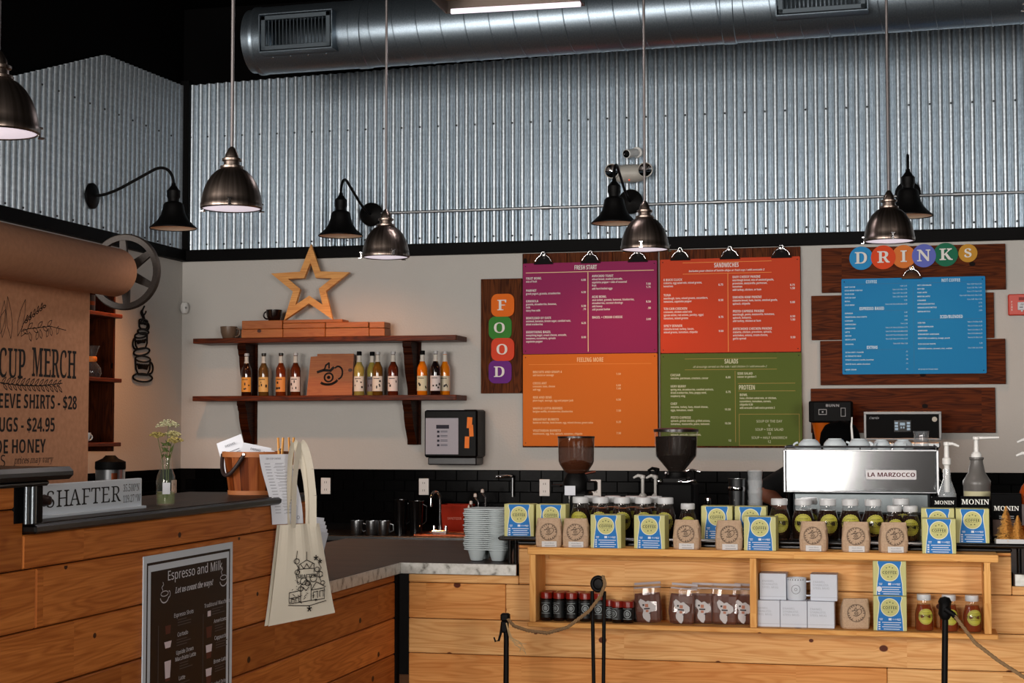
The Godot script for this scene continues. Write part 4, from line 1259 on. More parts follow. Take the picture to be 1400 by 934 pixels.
func spring_clip(parent: Node3D, at: Vector3, w: float) -> void:
	var st := S()
	var p := PackedVector2Array([Vector2(-w / 2, -0.012), Vector2(w / 2, -0.012), Vector2(w / 2, -0.002), Vector2(w * 0.32, 0.008), Vector2(w * 0.24, 0.038), Vector2(w * 0.08, 0.055), Vector2(-w * 0.08, 0.055), Vector2(-w * 0.24, 0.038), Vector2(-w * 0.32, 0.008), Vector2(-w / 2, -0.002)])
	extrude(st, p, -0.004, 0.004, Transform3D(Basis(Vector3.RIGHT, -0.25), at))
	var o := obj("spring_clip", st, mt("clip_steel", Color(0.20, 0.19, 0.19), 0.3, 0.8), parent)
	st = S()
	var pts := []
	for v in [[-0.42, 0.008], [-0.30, 0.035], [-0.14, 0.048], [-0.06, 0.072], [0.06, 0.072], [0.14, 0.048], [0.30, 0.035], [0.42, 0.008]]:
		pts.append(at + Vector3(v[0] * w, v[1], 0.012))
	tube(st, pts, 0.0045, 6)
	lathe(st, [Vector2(0, 0), Vector2(0.013, 0), Vector2(0.011, 0.008), Vector2(0, 0.01)], 12, Transform3D(Basis(Vector3.RIGHT, PI / 2), at + Vector3(0, 0.055, 0.006)))
	obj("spring_wire", st, mt("chrome"), o)

# meshes given in world coordinates, kept under a thing that stands somewhere
func wobj(called: String, st: SurfaceTool, m: Material, parent: Node3D) -> MeshInstance3D:
	var o := obj(called, st, m, parent)
	o.position = -parent.position
	return o

# ------------------------------------------------------------------ left counter and what is on it
const XC := -2.246
func build_left_side() -> void:
	var st := S()
	var lc := thing("side_counter", "orange brown plank-clad side counter with stepped heights", "counter", Vector3(-2.6, 0, 6.8))
	st = S()
	bx(st, Vector3(-2.62, 0.49, 6.82), Vector3(0.70, 0.98, 5.52))
	bx(st, Vector3(-2.50, 1.17, 7.40), Vector3(0.46, 0.385, 4.40))
	bx(st, Vector3(-2.50, 1.43, 8.45), Vector3(0.46, 0.14, 2.28))
	wobj("carcass", st, mt("carcass_dark", Color(0.10, 0.06, 0.035), 0.8), lc)
	# planks: y0, y1, z0, z1, list of butt joints
	var rows := [[0.02, 0.15, 4.10, 9.6, [6.9]], [0.15, 0.31, 4.10, 9.6, [5.8]], [0.31, 0.47, 4.10, 9.6, [7.8]], [0.47, 0.63, 4.10, 9.6, [5.2, 8.2]], [0.63, 0.79, 4.10, 9.6, [6.75]], [0.79, 0.95, 4.10, 9.6, [7.9]], [0.95, 1.11, 5.20, 9.6, [7.6]], [0.95, 0.984, 4.10, 5.20, []], [1.11, 1.27, 5.20, 9.6, [7.232]], [1.27, 1.363, 5.20, 7.30, []], [1.27, 1.43, 7.30, 9.6, [8.6]], [1.43, 1.502, 7.30, 9.6, []]]
	for r in rows:
		var cuts: Array = [r[2]] + r[4] + [r[3]]
		for i in cuts.size() - 1:
			st = S()
			var L: float = cuts[i + 1] - cuts[i] - 0.002
			bx(st, Vector3(XC - 0.011 + rng.randf_range(-0.001, 0.001), (r[0] + r[1]) / 2.0, (cuts[i] + cuts[i + 1]) / 2.0), Vector3(0.022, r[1] - r[0] - 0.004, L), 0.004, 2, Vector2(rng.randf(), rng.randf()))
			wobj("plank", st, mt("cedar" if rng.randf() < 0.6 else "cedar_dark"), lc)
	st = S()
	bx(st, Vector3(XC - 0.02, 0.49, 4.075), Vector3(0.055, 0.975, 0.05), 0.003)
	wobj("corner_post", st, mt("black_satin"), lc)
	# bar top of the middle step
	var bt := thing("side_bar_top", "black-edged brown bar top of the middle step, under the lettered sign and basket", "bar top", Vector3(-2.48, 1.364, 6.25))
	st = S()
	bx(st, Vector3(-2.475, 1.376, 6.25), Vector3(0.53, 0.024, 2.10), 0.006)
	wobj("edge_slab", st, mt("black_edge", Color(0.028, 0.022, 0.02), 0.35, 0.0, {"metallic_specular": 0.4}), bt)
	st = S()
	bx(st, Vector3(-2.485, 1.3895, 6.25), Vector3(0.50, 0.003, 2.08), 0.001, 2)
	wobj("laminate_top", st, mt("laminate"), bt)
	var ub := thing("side_ledge", "black rounded ledge of the highest step, in front of the kraft paper", "ledge", Vector3(-2.48, 1.503, 8.36))
	st = S()
	bx(st, Vector3(-2.47, 1.520, 8.36), Vector3(0.56, 0.034, 2.46), 0.012)
	bx(st, Vector3(-2.46, 1.496, 8.40), Vector3(0.50, 0.016, 2.34), 0.006)
	wobj("slab", st, mt("black_edge"), ub)
	for q in [[7.312, 0.007], [7.283, 0.012]]:
		st = S()
		tube(st, [Vector3(-2.232, 1.391, q[0]), Vector3(-2.232, 1.49, q[0])], q[1], 12)
		wobj("steel_post", st, mt("post_steel", Color(0.45, 0.48, 0.50), 0.3, 0.9), ub)
	st = S()
	bx(st, Vector3(-2.238, 1.44, 7.256), Vector3(0.03, 0.098, 0.03), 0.003)
	bx(st, Vector3(-2.255, 1.44, 7.30), Vector3(0.02, 0.098, 0.10), 0.003)
	wobj("black_bracket", st, mt("black_satin"), ub)
	# lettered sign
	var sg := thing("town_sign", "white wooden SHAFTER sign with coordinates, standing on the bar top", "sign", Vector3(-2.33, 1.3915, 6.786), 90.0)
	st = S()
	bx(st, Vector3(0, 0.047, 0), Vector3(0.636, 0.092, 0.020), 0.002)
	bx(st, Vector3(0, 0.004, 0.016), Vector3(0.636, 0.008, 0.02), 0.001)
	obj("board", st, mt("sign_white", Color(0.84, 0.87, 0.90), 0.7), sg)
	st = S()
	txt(st, "SHAFTER", 0.046, Vector3(-0.270, 0.050, 0.0108), "serif", 0, 1.52)
	txt(st, "35.500\u00b0N", 0.022, Vector3(0.190, 0.066, 0.0108), "serif", 0, 0.84)
	txt(st, "119.27 \u00b0W", 0.022, Vector3(0.190, 0.033, 0.0108), "serif", 0, 0.80)
	obj("lettering", st, mt("ink"), sg)
	st = S()
	lathe(st, [Vector2(0, 0), Vector2(0.012, 0.001), Vector2(0.017, 0.012), Vector2(0.012, 0.03), Vector2(0, 0.034)], 14, Transform3D(Basis(Vector3.RIGHT, PI / 2), Vector3(-0.300, 0.05, 0.01)))
	obj("wooden_knob", st, mt("knob_brown", Color(0.12, 0.05, 0.035), 0.5), sg)
	# bottle vase with wild flowers
	var v := thing("bottle_vase", "clear glass milk bottle holding a few wild flowers", "vase", Vector3(-2.35, 1.3912, 6.235))
	st = S()
	lathe(st, [Vector2(0, 0), Vector2(0.027, 0), Vector2(0.0305, 0.004), Vector2(0.031, 0.075), Vector2(0.028, 0.095), Vector2(0.019, 0.118), Vector2(0.0165, 0.135), Vector2(0.0185, 0.140), Vector2(0.0185, 0.150), Vector2(0.016, 0.150)], 24)
	obj("glass", st, glass("vase_glass", Color(0.6, 0.65, 0.6), 0.08), v)
	st = S()
	lathe(st, [Vector2(0, 0.003), Vector2(0.0285, 0.004), Vector2(0.029, 0.042), Vector2(0, 0.042)], 20)
	obj("water", st, glass("vase_water", Color(0.62, 0.68, 0.45), 0.35), v)
	st = S()
	lathe(st, [Vector2(0.0314, 0.035), Vector2(0.0314, 0.072)], 8, Transform3D.IDENTITY, 0.1, 0.9)
	obj("tag", st, mt("white_paper"), v)
	for q in [[Vector3(0.010, 0.262, 0.008), 0.038, Color(0.82, 0.82, 0.66)], [Vector3(-0.022, 0.222, 0.02), 0.026, Color(0.72, 0.66, 0.38)], [Vector3(0.030, 0.205, 0.0), 0.028, Color(0.76, 0.70, 0.42)], [Vector3(0.012, 0.225, -0.02), 0.028, Color(0.80, 0.77, 0.55)]]:
		st = S()
		tube(st, [Vector3(q[0].x * 0.2, 0.02, q[0].z * 0.2), Vector3(q[0].x * 0.35, 0.14, q[0].z * 0.4), q[0]], [0.0014, 0.0013, 0.001], 5)
		for k in 3:
			var lp: Vector3 = Vector3(q[0].x * 0.5, 0.15 + k * 0.02, q[0].z * 0.5)
			var dir := Vector3(rng.randf_range(-1, 1), 0.6, rng.randf_range(-1, 1)).normalized()
			tube(st, [lp, lp + dir * 0.012, lp + dir * 0.026], [0.001, 0.004, 0.0005], 5)
		var stem := obj("stem", st, mt("stem_green", Color(0.30, 0.36, 0.16), 0.7), v)
		st = S()
		for k in 60:
			var a := rng.randf() * TAU
			var rr: float = sqrt(rng.randf()) * q[1]
			var c: Vector3 = q[0] + Vector3(cos(a) * rr, 0.012 - rr * rr * 14.0 + rng.randf_range(-0.003, 0.003), sin(a) * rr)
			tube(st, [q[0] - Vector3(0, 0.006, 0), c], 0.0005, 3, false)
			lathe(st, [Vector2(0, -0.003), Vector2(0.0044, 0), Vector2(0, 0.0032)], 5, Transform3D(Basis.IDENTITY, c))
		obj("blossom", st, mt("bloom_%s" % q[2].to_html(), q[2], 0.8), stem)
	# slatted basket
	var b := thing("slat_basket", "small slatted wooden basket with leather handle holding paper menus", "basket", Vector3(-2.40, 1.3912, 5.36))
	var n := 20
	for i in n:
		var a := TAU * i / n
		var bs := Basis(Vector3.UP, a)
		st = S()
		var h := 0.150
		var w0 := 0.030
		var w1 := 0.036
		var p := [Vector3(-w0 / 2, 0, 0.096), Vector3(w0 / 2, 0, 0.096), Vector3(w1 / 2, h, 0.116), Vector3(-w1 / 2, h, 0.116)]
		for s in [0.0, -0.004]:
			quad(st, bs * (p[0] + Vector3(0, 0, s)), bs * (p[1] + Vector3(0, 0, s)), bs * (p[2] + Vector3(0, 0, s)), bs * (p[3] + Vector3(0, 0, s)), bs * Vector3(0, 0, 1.0 if s == 0.0 else -1.0), [Vector2(0.1 * i, 0), Vector2(0.1 * i, 0.05), Vector2(0.1 * i + 0.125, 0.05), Vector2(0.1 * i + 0.125, 0)])
		obj("slat", st, mt("basket_slat", Color(0.66, 0.60, 0.55), 0.6, 0.0, {"albedo_texture": mats["cedar"].albedo_texture, "metallic_specular": 0.3}) if i % 3 else mt("walnut_red"), b)
	for q in [[0.006, 0.098, 0.018], [0.150, 0.1195, 0.020]]:
		st = S()
		lathe(st, [Vector2(q[1], q[0] - q[2] / 2), Vector2(q[1] + 0.004, q[0] - q[2] / 2), Vector2(q[1] + 0.005, q[0] + q[2] / 2), Vector2(q[1], q[0] + q[2] / 2)], 40)
		obj("hoop", st, mt("basket_hoop", Color(0.62, 0.37, 0.19), 0.6), b)
	st = S()
	lathe(st, [Vector2(0, 0.003), Vector2(0.096, 0.003)], 24)
	obj("base", st, mt("cedar_dark"), b)
	st = S()
	var hp := []
	for i in 13:
		var t := i / 12.0
		var a := lerpf(-1.25, 0.05, t)
		var rr := 0.1215 + 0.006 * sin(PI * t)
		hp.append(Vector3(sin(a) * rr, 0.150 - 0.078 * sin(PI * t), cos(a) * rr))
	tube(st, hp, 0.0075, 8)
	obj("leather_handle", st, mt("leather", Color(0.13, 0.06, 0.045), 0.6), b)
	st = S()
	lathe(st, [Vector2(0, 0), Vector2(0.006, 0), Vector2(0.005, 0.003), Vector2(0, 0.004)], 10, Transform3D(Basis(Vector3.RIGHT, PI / 2), Vector3(0.007, 0.150, 0.127)))
	obj("rivet", st, mt("chrome"), b)
	for q in [[Vector3(-0.055, 0.06, 0.0), 0.10, 0.165, Vector3(-14, 8, 22)], [Vector3(-0.02, 0.06, 0.02), 0.11, 0.135, Vector3(-20, 14, -12)], [Vector3(0.01, 0.06, 0.0), 0.10, 0.118, Vector3(-18, -2, -20)]]:
		var pm := thing("folded_menu", ["white sheet standing tall at the left of the basket", "white folded sheet leaning forward in the basket", "white sheet lowest in the basket, at its right"][used.get("folded_menu", 0)], "paper menu", b.position + q[0], 0.0, "paper menus in the basket")
		pm.rotation_degrees = q[3]
		st = S()
		var rowsn := 5
		for i in rowsn:
			var y0: float = q[2] * i / rowsn
			var y1: float = q[2] * (i + 1) / rowsn
			var z0 := 0.012 * sin(i * 0.7)
			var z1 := 0.012 * sin((i + 1) * 0.7)
			quad(st, Vector3(-q[1] / 2, y0, z0), Vector3(q[1] / 2, y0, z0), Vector3(q[1] / 2, y1, z1), Vector3(-q[1] / 2, y1, z1), Vector3(0, -(z1 - z0), y1 - y0).normalized())
		obj("sheet", st, mt("white_paper"), pm)
		st = S()
		txt(st, "DRINKS", 0.008, Vector3(0, q[2] * 0.82, 0.0135), "sans_bold", 1)
		for i in 3:
			bx(st, Vector3(0, q[2] * (0.66 - 0.06 * i), 0.0135), Vector3(q[1] * 0.6, 0.002, 0.0003))
		obj("print", st, mt("ink_grey"), pm)
	# clothes pegs, long paper menu, tote bag
	for q in [[Vector3(-2.275, 1.500, 5.42), 0.0, "wooden clothes peg clipping the long paper menu to the basket"], [Vector3(-2.285, 1.500, 5.285), 0.0, "wooden clothes peg behind the tote bag's straps"]]:
		var pg := thing("clothes_peg", q[2], "clothes peg", q[0], 70.0, "wooden clothes pegs on the basket rim")
		for s in [-1, 1]:
			st = S()
			bx(st, Vector3(0, 0.052, s * 0.005), Vector3(0.010, 0.105, 0.006), 0.0015, 1, Vector2.ZERO, Transform3D(Basis(Vector3.RIGHT, s * 0.07), Vector3.ZERO))
			obj("peg_half", st, mt("pine_pale"), pg)
		st = S()
		tube(st, [Vector3(-0.007, 0.06, 0), Vector3(0.007, 0.06, 0)], 0.004, 8)
		obj("spring", st, mt("steel"), pg)
	var pm2 := thing("long_paper_menu", "long narrow white paper menu hanging from a clothes peg", "paper menu", Vector3(-2.235, 1.292, 5.555), 55.0)
	st = S()
	var cur := []
	for i in 9:
		var t := i / 8.0
		cur.append(Vector3(0.0, 0.252 * t, 0.014 * sin(t * 5.0) + 0.02 * (1.0 - t) * (1.0 - t) + 0.012 * (1 - t)))
	for i in 8:
		var nn := Vector3(0, cur[i].z - cur[i + 1].z, cur[i + 1].y - cur[i].y).normalized()
		var sk0 := 0.028 * (1.0 - i / 8.0)
		var sk1 := 0.028 * (1.0 - (i + 1) / 8.0)
		quad(st, cur[i] + Vector3(-0.068 + sk0, 0, 0), cur[i] + Vector3(0.066 + sk0, 0, 0), cur[i + 1] + Vector3(0.066 + sk1, 0, 0), cur[i + 1] + Vector3(-0.068 + sk1, 0, 0), nn)
	obj("sheet", st, mt("white_paper"), pm2)
	st = S()
	var zz := func(y: float) -> float:
		var t := y / 0.252
		return 0.014 * sin(t * 5.0) + 0.02 * (1.0 - t) * (1.0 - t) + 0.012 * (1 - t) + 0.0014
	txt(st, "TIN CUP COFFEE", 0.0062, Vector3(-0.008, 0.236, zz.call(0.236)), "serif_bold", 1, 0.9)
	for i in 17:
		var y := 0.216 - i * 0.011
		var sk := 0.028 * (1.0 - y / 0.252)
		bx(st, Vector3(-0.040 + sk, y + 0.002, zz.call(y)), Vector3(0.024, 0.0016, 0.0003))
		bx(st, Vector3(0.012 + sk, y + 0.003, zz.call(y)), Vector3(rng.randf_range(0.035, 0.062), 0.0013, 0.0003))
		bx(st, Vector3(0.008 + sk, y - 0.001, zz.call(y)), Vector3(rng.randf_range(0.025, 0.05), 0.0011, 0.0003))
	stroke(st, arc2(Vector2(0.070, 0.022), 0.006, 0.006, 0, 360, 10), 0.0014, Transform3D(Basis.IDENTITY, Vector3(0, 0, zz.call(0.022))))
	obj("print", st, mt("ink_grey"), pm2)
	tote(Vector3(-2.155, 0.945, 5.51), 58.0)
	# napkin holder behind the tote
	var nh := thing("napkin_holder", "white paper napkins fanned in a holder behind the tote bag", "napkins", Vector3(-2.36, 1.040, 4.86), 20.0)
	for k in 5:
		st = S()
		bx(st, Vector3.ZERO, Vector3(0.085, 0.15 - 0.012 * k, 0.002), 0.0, 0, Vector2.ZERO, Transform3D(Basis(Vector3.FORWARD, 0.12 + k * 0.03) * Basis(Vector3.RIGHT, 0.1 * k), Vector3(0.004 * k, 0.165 - 0.006 * k, 0.012 * k)))
		obj("napkin", st, mt("white_paper"), nh)
	st = S()
	bx(st, Vector3(0.01, 0.05, 0.02), Vector3(0.09, 0.10, 0.07), 0.004)
	obj("holder", st, mt("black_satin"), nh)
	poster()
	paper_roll()
	tower_shelf()
	# stacked cups in black wire on the left wall
	var ar := thing("cup_wall_art", "black metal wall art of three stacked steaming coffee cups", "wall art", Vector3(XL + 0.012, 1.935, 0.655), 90.0)
	var cups := [[0.0, 0.055, 0.115, 0.13, 1.0, 0.0], [-0.02, 0.235, 0.095, 0.115, -1.0, 0.12], [0.0, 0.375, 0.065, 0.075, 1.0, 0.0]]
	for q in cups:
		st = S()
		var c := Vector2(q[0], q[1])
		var w: float = q[2]
		var h: float = q[3]
		var R := Transform3D(Basis(Vector3.FORWARD, -q[5]), Vector3(c.x, c.y, 0))
		wire(st, arc2(Vector2(0, h), w, h * 0.16, 0, 360, 20), 0.0065, R)
		wire(st, [Vector2(-w, h), Vector2(-w * 0.92, h * 0.45), Vector2(-w * 0.6, 0.02), Vector2(w * 0.6, 0.02), Vector2(w * 0.92, h * 0.45), Vector2(w, h)], 0.007, R)
		wire(st, arc2(Vector2(w * 0.95 * q[4], h * 0.55), w * 0.42, h * 0.32, -90 if q[4] > 0 else 90, 90 if q[4] > 0 else 270, 10), 0.007, R)
		wire(st, arc2(Vector2(0, 0.0), w * 1.3, h * 0.22, 0, 360, 22), 0.007, R)
		for k in range(-3, 4):
			wire(st, [Vector2(k * w * 0.25, h * 0.72), Vector2(k * w * 0.17, 0.06)], 0.0065, R)
		obj("cup_outline", st, mt("black_metal"), ar)
	for s in [-1, 0, 1]:
		st = S()
		var pts := []
		for i in 9:
			pts.append(Vector2(s * 0.022 + 0.018 * sin(i * 0.9 + s), 0.44 + i * (0.0105 if s != 0 else 0.0145)))
		wire(st, pts, 0.006, Transform3D.IDENTITY)
		obj("steam_curl", st, mt("black_metal"), ar)
	# motion detector in the corner
	var md := thing("motion_detector", "small white oval motion detector in the wall corner", "detector", Vector3(XL + 0.03, 2.52, 0.03), 45.0)
	st = S()
	lathe(st, [Vector2(0, -0.045), Vector2(0.02, -0.04), Vector2(0.03, -0.015), Vector2(0.031, 0.012), Vector2(0.022, 0.038), Vector2(0, 0.045)], 18, Transform3D(Basis.from_scale(Vector3(1.1, 1, 0.8)), Vector3(0, 0, 0.012)))
	obj("body", st, mt("white_plastic"), md)
	st = S()
	lathe(st, [Vector2(0, 0), Vector2(0.010, 0.0), Vector2(0.007, 0.006), Vector2(0, 0.007)], 12, Transform3D(Basis(Vector3.RIGHT, PI / 2), Vector3(0, 0.0, 0.034)))
	obj("lens", st, mt("lens_grey", Color(0.55, 0.56, 0.55), 0.3), md)

func wire(st: SurfaceTool, p2: Array, r: float, xf: Transform3D) -> void:
	var p3 := []
	for p in p2:
		p3.append(xf * Vector3(p.x, p.y, 0))
	tube(st, p3, r, 6)

func tote(at: Vector3, turn: float) -> void:
	var t := thing("tote_bag", "cream canvas tote bag with black town drawing, hanging on the side counter", "tote bag", at, turn)
	var H := 0.345
	# half width and middle as functions of height
	var hw := func(v: float) -> float: return lerpf(0.152, 0.088, pow(v, 0.9))
	var mid := func(v: float) -> float: return lerpf(0.0, -0.012, v)
	for side in [1.0, -1.0]:
		var st := S()
		var nu := 16
		var nv := 14
		var grid := []
		for j in nv + 1:
			var row := []
			for i in nu + 1:
				var u := float(i) / nu * 2.0 - 1.0
				var v := float(j) / nv
				var bulge := 0.011 * (1.0 - u * u) * sin(PI * clampf(v * 0.9 + 0.1, 0, 1)) + 0.006
				var fold := 0.005 * sin(u * 9.0 + side) * v * v + 0.0015 * sin(u * 5.0 + v * 3.0)
				var sl := 0.012 * u * (1.0 - v)
				row.append(Vector3(mid.call(v) + u * hw.call(v) - (0.008 if side < 0 else 0.0), H * v + sl, side * bulge + fold * 0.7))
			grid.append(row)
		for j in nv:
			for i in nu:
				var a: Vector3 = grid[j][i]; var b: Vector3 = grid[j][i + 1]; var c: Vector3 = grid[j + 1][i + 1]; var d: Vector3 = grid[j + 1][i]
				var nn: Vector3 = (b - a).cross(d - a).normalized() * side
				quad(st, a, b, c, d, nn)
		obj("front_panel" if side > 0 else "back_panel", st, mt("canvas"), t)
	for side in [1.0, -1.0]:
		var st := S()
		var c := Curve3D.new()
		c.add_point(Vector3(-0.045, H - 0.012, side * 0.010), Vector3.ZERO, Vector3(0, 0.10, 0))
		c.add_point(Vector3(-0.022 + side * 0.012, H + 0.295, side * 0.006), Vector3(-0.03, -0.06, 0), Vector3(0.03, -0.01, 0))
		c.add_point(Vector3(0.042, H - 0.012, side * 0.012), Vector3(0.008, 0.16, 0), Vector3.ZERO)
		var pts := c.tessellate(4, 4)
		for i in pts.size() - 1:
			var d := (pts[i + 1] - pts[i]).normalized()
			var o := Vector3(-d.y, d.x, 0).normalized() * 0.013 + Vector3(0, 0, 0.004)
			var nn := d.cross(o).normalized()
			quad(st, pts[i] - o, pts[i + 1] - o, pts[i + 1] + o, pts[i] + o, nn)
			quad(st, pts[i] - o - nn * 0.002, pts[i + 1] - o - nn * 0.002, pts[i + 1] + o - nn * 0.002, pts[i] + o - nn * 0.002, -nn)
		obj("strap", st, mt("canvas"), t)
	# town drawing
	var st := S()
	var z := func(y: float) -> float: return 0.026
	var T := Transform3D(Basis.from_scale(Vector3(1.32, 1.32, 1)), Vector3(0.018, 0.052, 0.0245))
	var P := func(a: Array) -> Array: return a.map(func(q): return Vector2(q[0], q[1]) * 0.001)
	var w := 0.0021
	for a in [[[-68, 8], [-68, 38], [-30, 42], [-30, 10], [-68, 8]], [[-68, 22], [-30, 26]], [[-30, 10], [-30, 55], [-12, 70], [6, 55], [6, 12], [-30, 10]], [[6, 12], [6, 40], [52, 44], [52, 14], [6, 12]], [[6, 40], [24, 62], [56, 46]], [[-36, 88], [-36, 112], [-10, 124], [16, 112], [16, 88]], [[-36, 100], [16, 100]], [[-10, 124], [-10, 146]], [[-40, 60], [-46, 84], [-38, 104], [-48, 118], [-44, 138], [-42, 150]], [[40, 62], [32, 84], [40, 100], [30, 116]], [[-22, 50], [-12, 40], [-2, 50]], [[14, 18], [14, 34], [28, 36], [28, 18]], [[36, 20], [36, 36], [48, 37], [48, 20]], [[-60, 12], [-60, 20], [-52, 20], [-52, 12]], [[-46, 12], [-46, 22], [-36, 22], [-36, 12]], [[-72, 4], [0, -2], [58, 8]], [[-30, 112], [-20, 100], [-10, 114], [0, 100], [10, 113]]]:
		stroke(st, P.call(a), w, T)
	for q in [[-44, 122, 9], [-42, 92, 8], [-20, 66, 12], [14, 72, 12], [36, 82, 10], [-6, 60, 9], [26, 96, 8], [-30, 46, 8], [46, 58, 7]]:
		stroke(st, arc2(Vector2(q[0], q[1]) * 0.001, q[2] * 0.001, q[2] * 0.0008, 0, 360, 12), w, T)
	for q in [[22, 128, 7], [36, 118, 6], [0, -10, 8]]:
		for k in 5:
			var a := TAU * k / 5.0 + PI / 2
			stroke(st, [Vector2(q[0], q[1]) * 0.001, Vector2(q[0] + cos(a) * q[2], q[1] + sin(a) * q[2]) * 0.001], w * 1.6, T)
	for i in 26:
		var c := Vector2(rng.randf_range(-64, 50), rng.randf_range(4, 78)) * 0.001
		stroke(st, [c, c + Vector2(rng.randf_range(-9, 9), rng.randf_range(-5, 7)) * 0.001], w * 0.8, T)
	txt(st, "SHAFTER", 0.0135, Vector3(0.005, 0.157, 0.0246), "serif_bold", 1, 0.95)
	obj("town_print", st, mt("ink"), t)

func poster() -> void:
	var p := thing("espresso_poster", "dark brown Espresso and Milk poster with white double border on the side counter", "poster", Vector3(XC + 0.003, 0.345, 6.275), 90.0)
	var w := 0.672
	var h := 0.908
	var st := S()
	bx(st, Vector3(0, h / 2, 0), Vector3(w, h, 0.003))
	obj("border_sheet", st, mt("poster_white", Color(0.82, 0.86, 0.90), 0.6), p)
	st = S()
	ring_extrude(st, PackedVector2Array([Vector2(-w / 2 + 0.022, 0.022), Vector2(w / 2 - 0.022, 0.022), Vector2(w / 2 - 0.022, h - 0.022), Vector2(-w / 2 + 0.022, h - 0.022)]), PackedVector2Array([Vector2(-w / 2 + 0.030, 0.030), Vector2(w / 2 - 0.030, 0.030), Vector2(w / 2 - 0.030, h - 0.030), Vector2(-w / 2 + 0.030, h - 0.030)]), 0.0014, 0.0018)
	bx(st, Vector3(0, h / 2, 0.0016), Vector3(w - 0.10, h - 0.10, 0.0006))
	obj("dark_print", st, mt("poster_brown", Color(0.085, 0.045, 0.04), 0.5, 0.0, {"metallic_specular": 0.3}), p)
	st = S()
	var U := func(u: float) -> float: return (u - 0.5) * w
	var z := 0.0024
	txt(st, "Espresso and Milk", 0.029, Vector3(U.call(0.555), h - 0.072, z), "sans", 1, 1.28)
	txt(st, "Let us count the ways!", 0.018, Vector3(U.call(0.545), h - 0.122, z), "serif_bold", 1, 1.02, Basis.IDENTITY, 0.28)
	for q in [[0.215, 0.128], [0.885, 0.118]]:
		var T := Transform3D(Basis.IDENTITY, Vector3(U.call(q[0]), h - q[1], z))
		stroke(st, arc2(Vector2(0, -0.004), 0.030, 0.020, 195, 345, 12), 0.004, T)
		stroke(st, arc2(Vector2(0, 0.004), 0.026, 0.008, 0, 360, 14), 0.0024, T)
		stroke(st, arc2(Vector2(0.03, 0.0), 0.010, 0.010, -90, 90, 8), 0.003, T)
		stroke(st, [Vector2(-0.012, 0.014), Vector2(-0.02, 0.024), Vector2(-0.008, 0.032), Vector2(-0.012, 0.04)], 0.0024, T)
	var heads := [["Espresso Shots", 0.425, 0.200], ["Cortado", 0.415, 0.262], ["Upside Down", 0.44, 0.318], ["Macchiato Latte", 0.45, 0.338], ["Latte", 0.41, 0.400], ["Mocha", 0.42, 0.480], ["Cafe au Lait", 0.43, 0.560], ["Traditional Macchiato", 0.815, 0.194], ["Americano", 0.85, 0.252], ["Cappuccino", 0.865, 0.308], ["Breve Latte", 0.855, 0.385], ["Blended Drink", 0.835, 0.458], ["Iced Coffee", 0.84, 0.54]]
	for q in heads:
		txt(st, q[0], 0.0125, Vector3(U.call(q[1]), h - q[2], z), "sans", 1, 1.25)
	obj("lettering", st, mt("poster_ink", Color(0.86, 0.87, 0.90), 0.7), p)
	st = S()
	for q in heads:
		if q[0] == "Upside Down":
			continue
		for k in 3:
			var ww := rng.randf_range(0.06, 0.105)
			bx(st, Vector3(U.call(q[1]) - 0.045 + ww / 2, h - q[2] - 0.016 - k * 0.0085, z), Vector3(ww, 0.0026, 0.0003))
	for x in [0.155, 0.645]:
		bx(st, Vector3(U.call(x), 0.40, z), Vector3(0.0025, 0.58, 0.0003))
	obj("fine_print", st, mt("poster_fine", Color(0.30, 0.27, 0.27), 0.7), p)
	# little drink pictures: u, depth below top, top width, bottom width, height, cream share
	for q in [[0.255, 0.238, 0.040, 0.032, 0.026, 0.0], [0.255, 0.285, 0.052, 0.034, 0.022, 0.9], [0.255, 0.365, 0.046, 0.032, 0.062, 0.85], [0.255, 0.455, 0.050, 0.034, 0.050, 0.6], [0.255, 0.56, 0.050, 0.034, 0.050, 0.4], [0.715, 0.222, 0.026, 0.026, 0.018, 1.0], [0.715, 0.282, 0.046, 0.034, 0.036, 0.0], [0.715, 0.345, 0.050, 0.034, 0.044, 0.55], [0.715, 0.425, 0.048, 0.032, 0.050, 0.5], [0.715, 0.51, 0.050, 0.034, 0.056, 0.5]]:
		var c := Vector2(U.call(q[0]), h - q[1])
		var split: float = 1.0 - q[5]
		var wm: float = lerpf(q[3], q[2], split)
		if q[5] > 0.0:
			st = S()
			extrude(st, PackedVector2Array([c + Vector2(-wm / 2, q[4] * (split - 0.5)), c + Vector2(wm / 2, q[4] * (split - 0.5)), c + Vector2(q[2] / 2, q[4] / 2), c + Vector2(-q[2] / 2, q[4] / 2)]), z - 0.0004, z, Transform3D.IDENTITY, false)
			obj("milk_picture", st, mt("poster_milk", Color(0.88, 0.82, 0.84), 0.7), p)
		if q[5] < 1.0:
			st = S()
			extrude(st, PackedVector2Array([c + Vector2(-q[3] / 2, -q[4] / 2), c + Vector2(q[3] / 2, -q[4] / 2), c + Vector2(wm / 2, q[4] * (split - 0.5)), c + Vector2(-wm / 2, q[4] * (split - 0.5))]), z - 0.0004, z, Transform3D.IDENTITY, false)
			obj("coffee_picture", st, mt("poster_coffee", Color(0.34, 0.14, 0.08), 0.7), p)

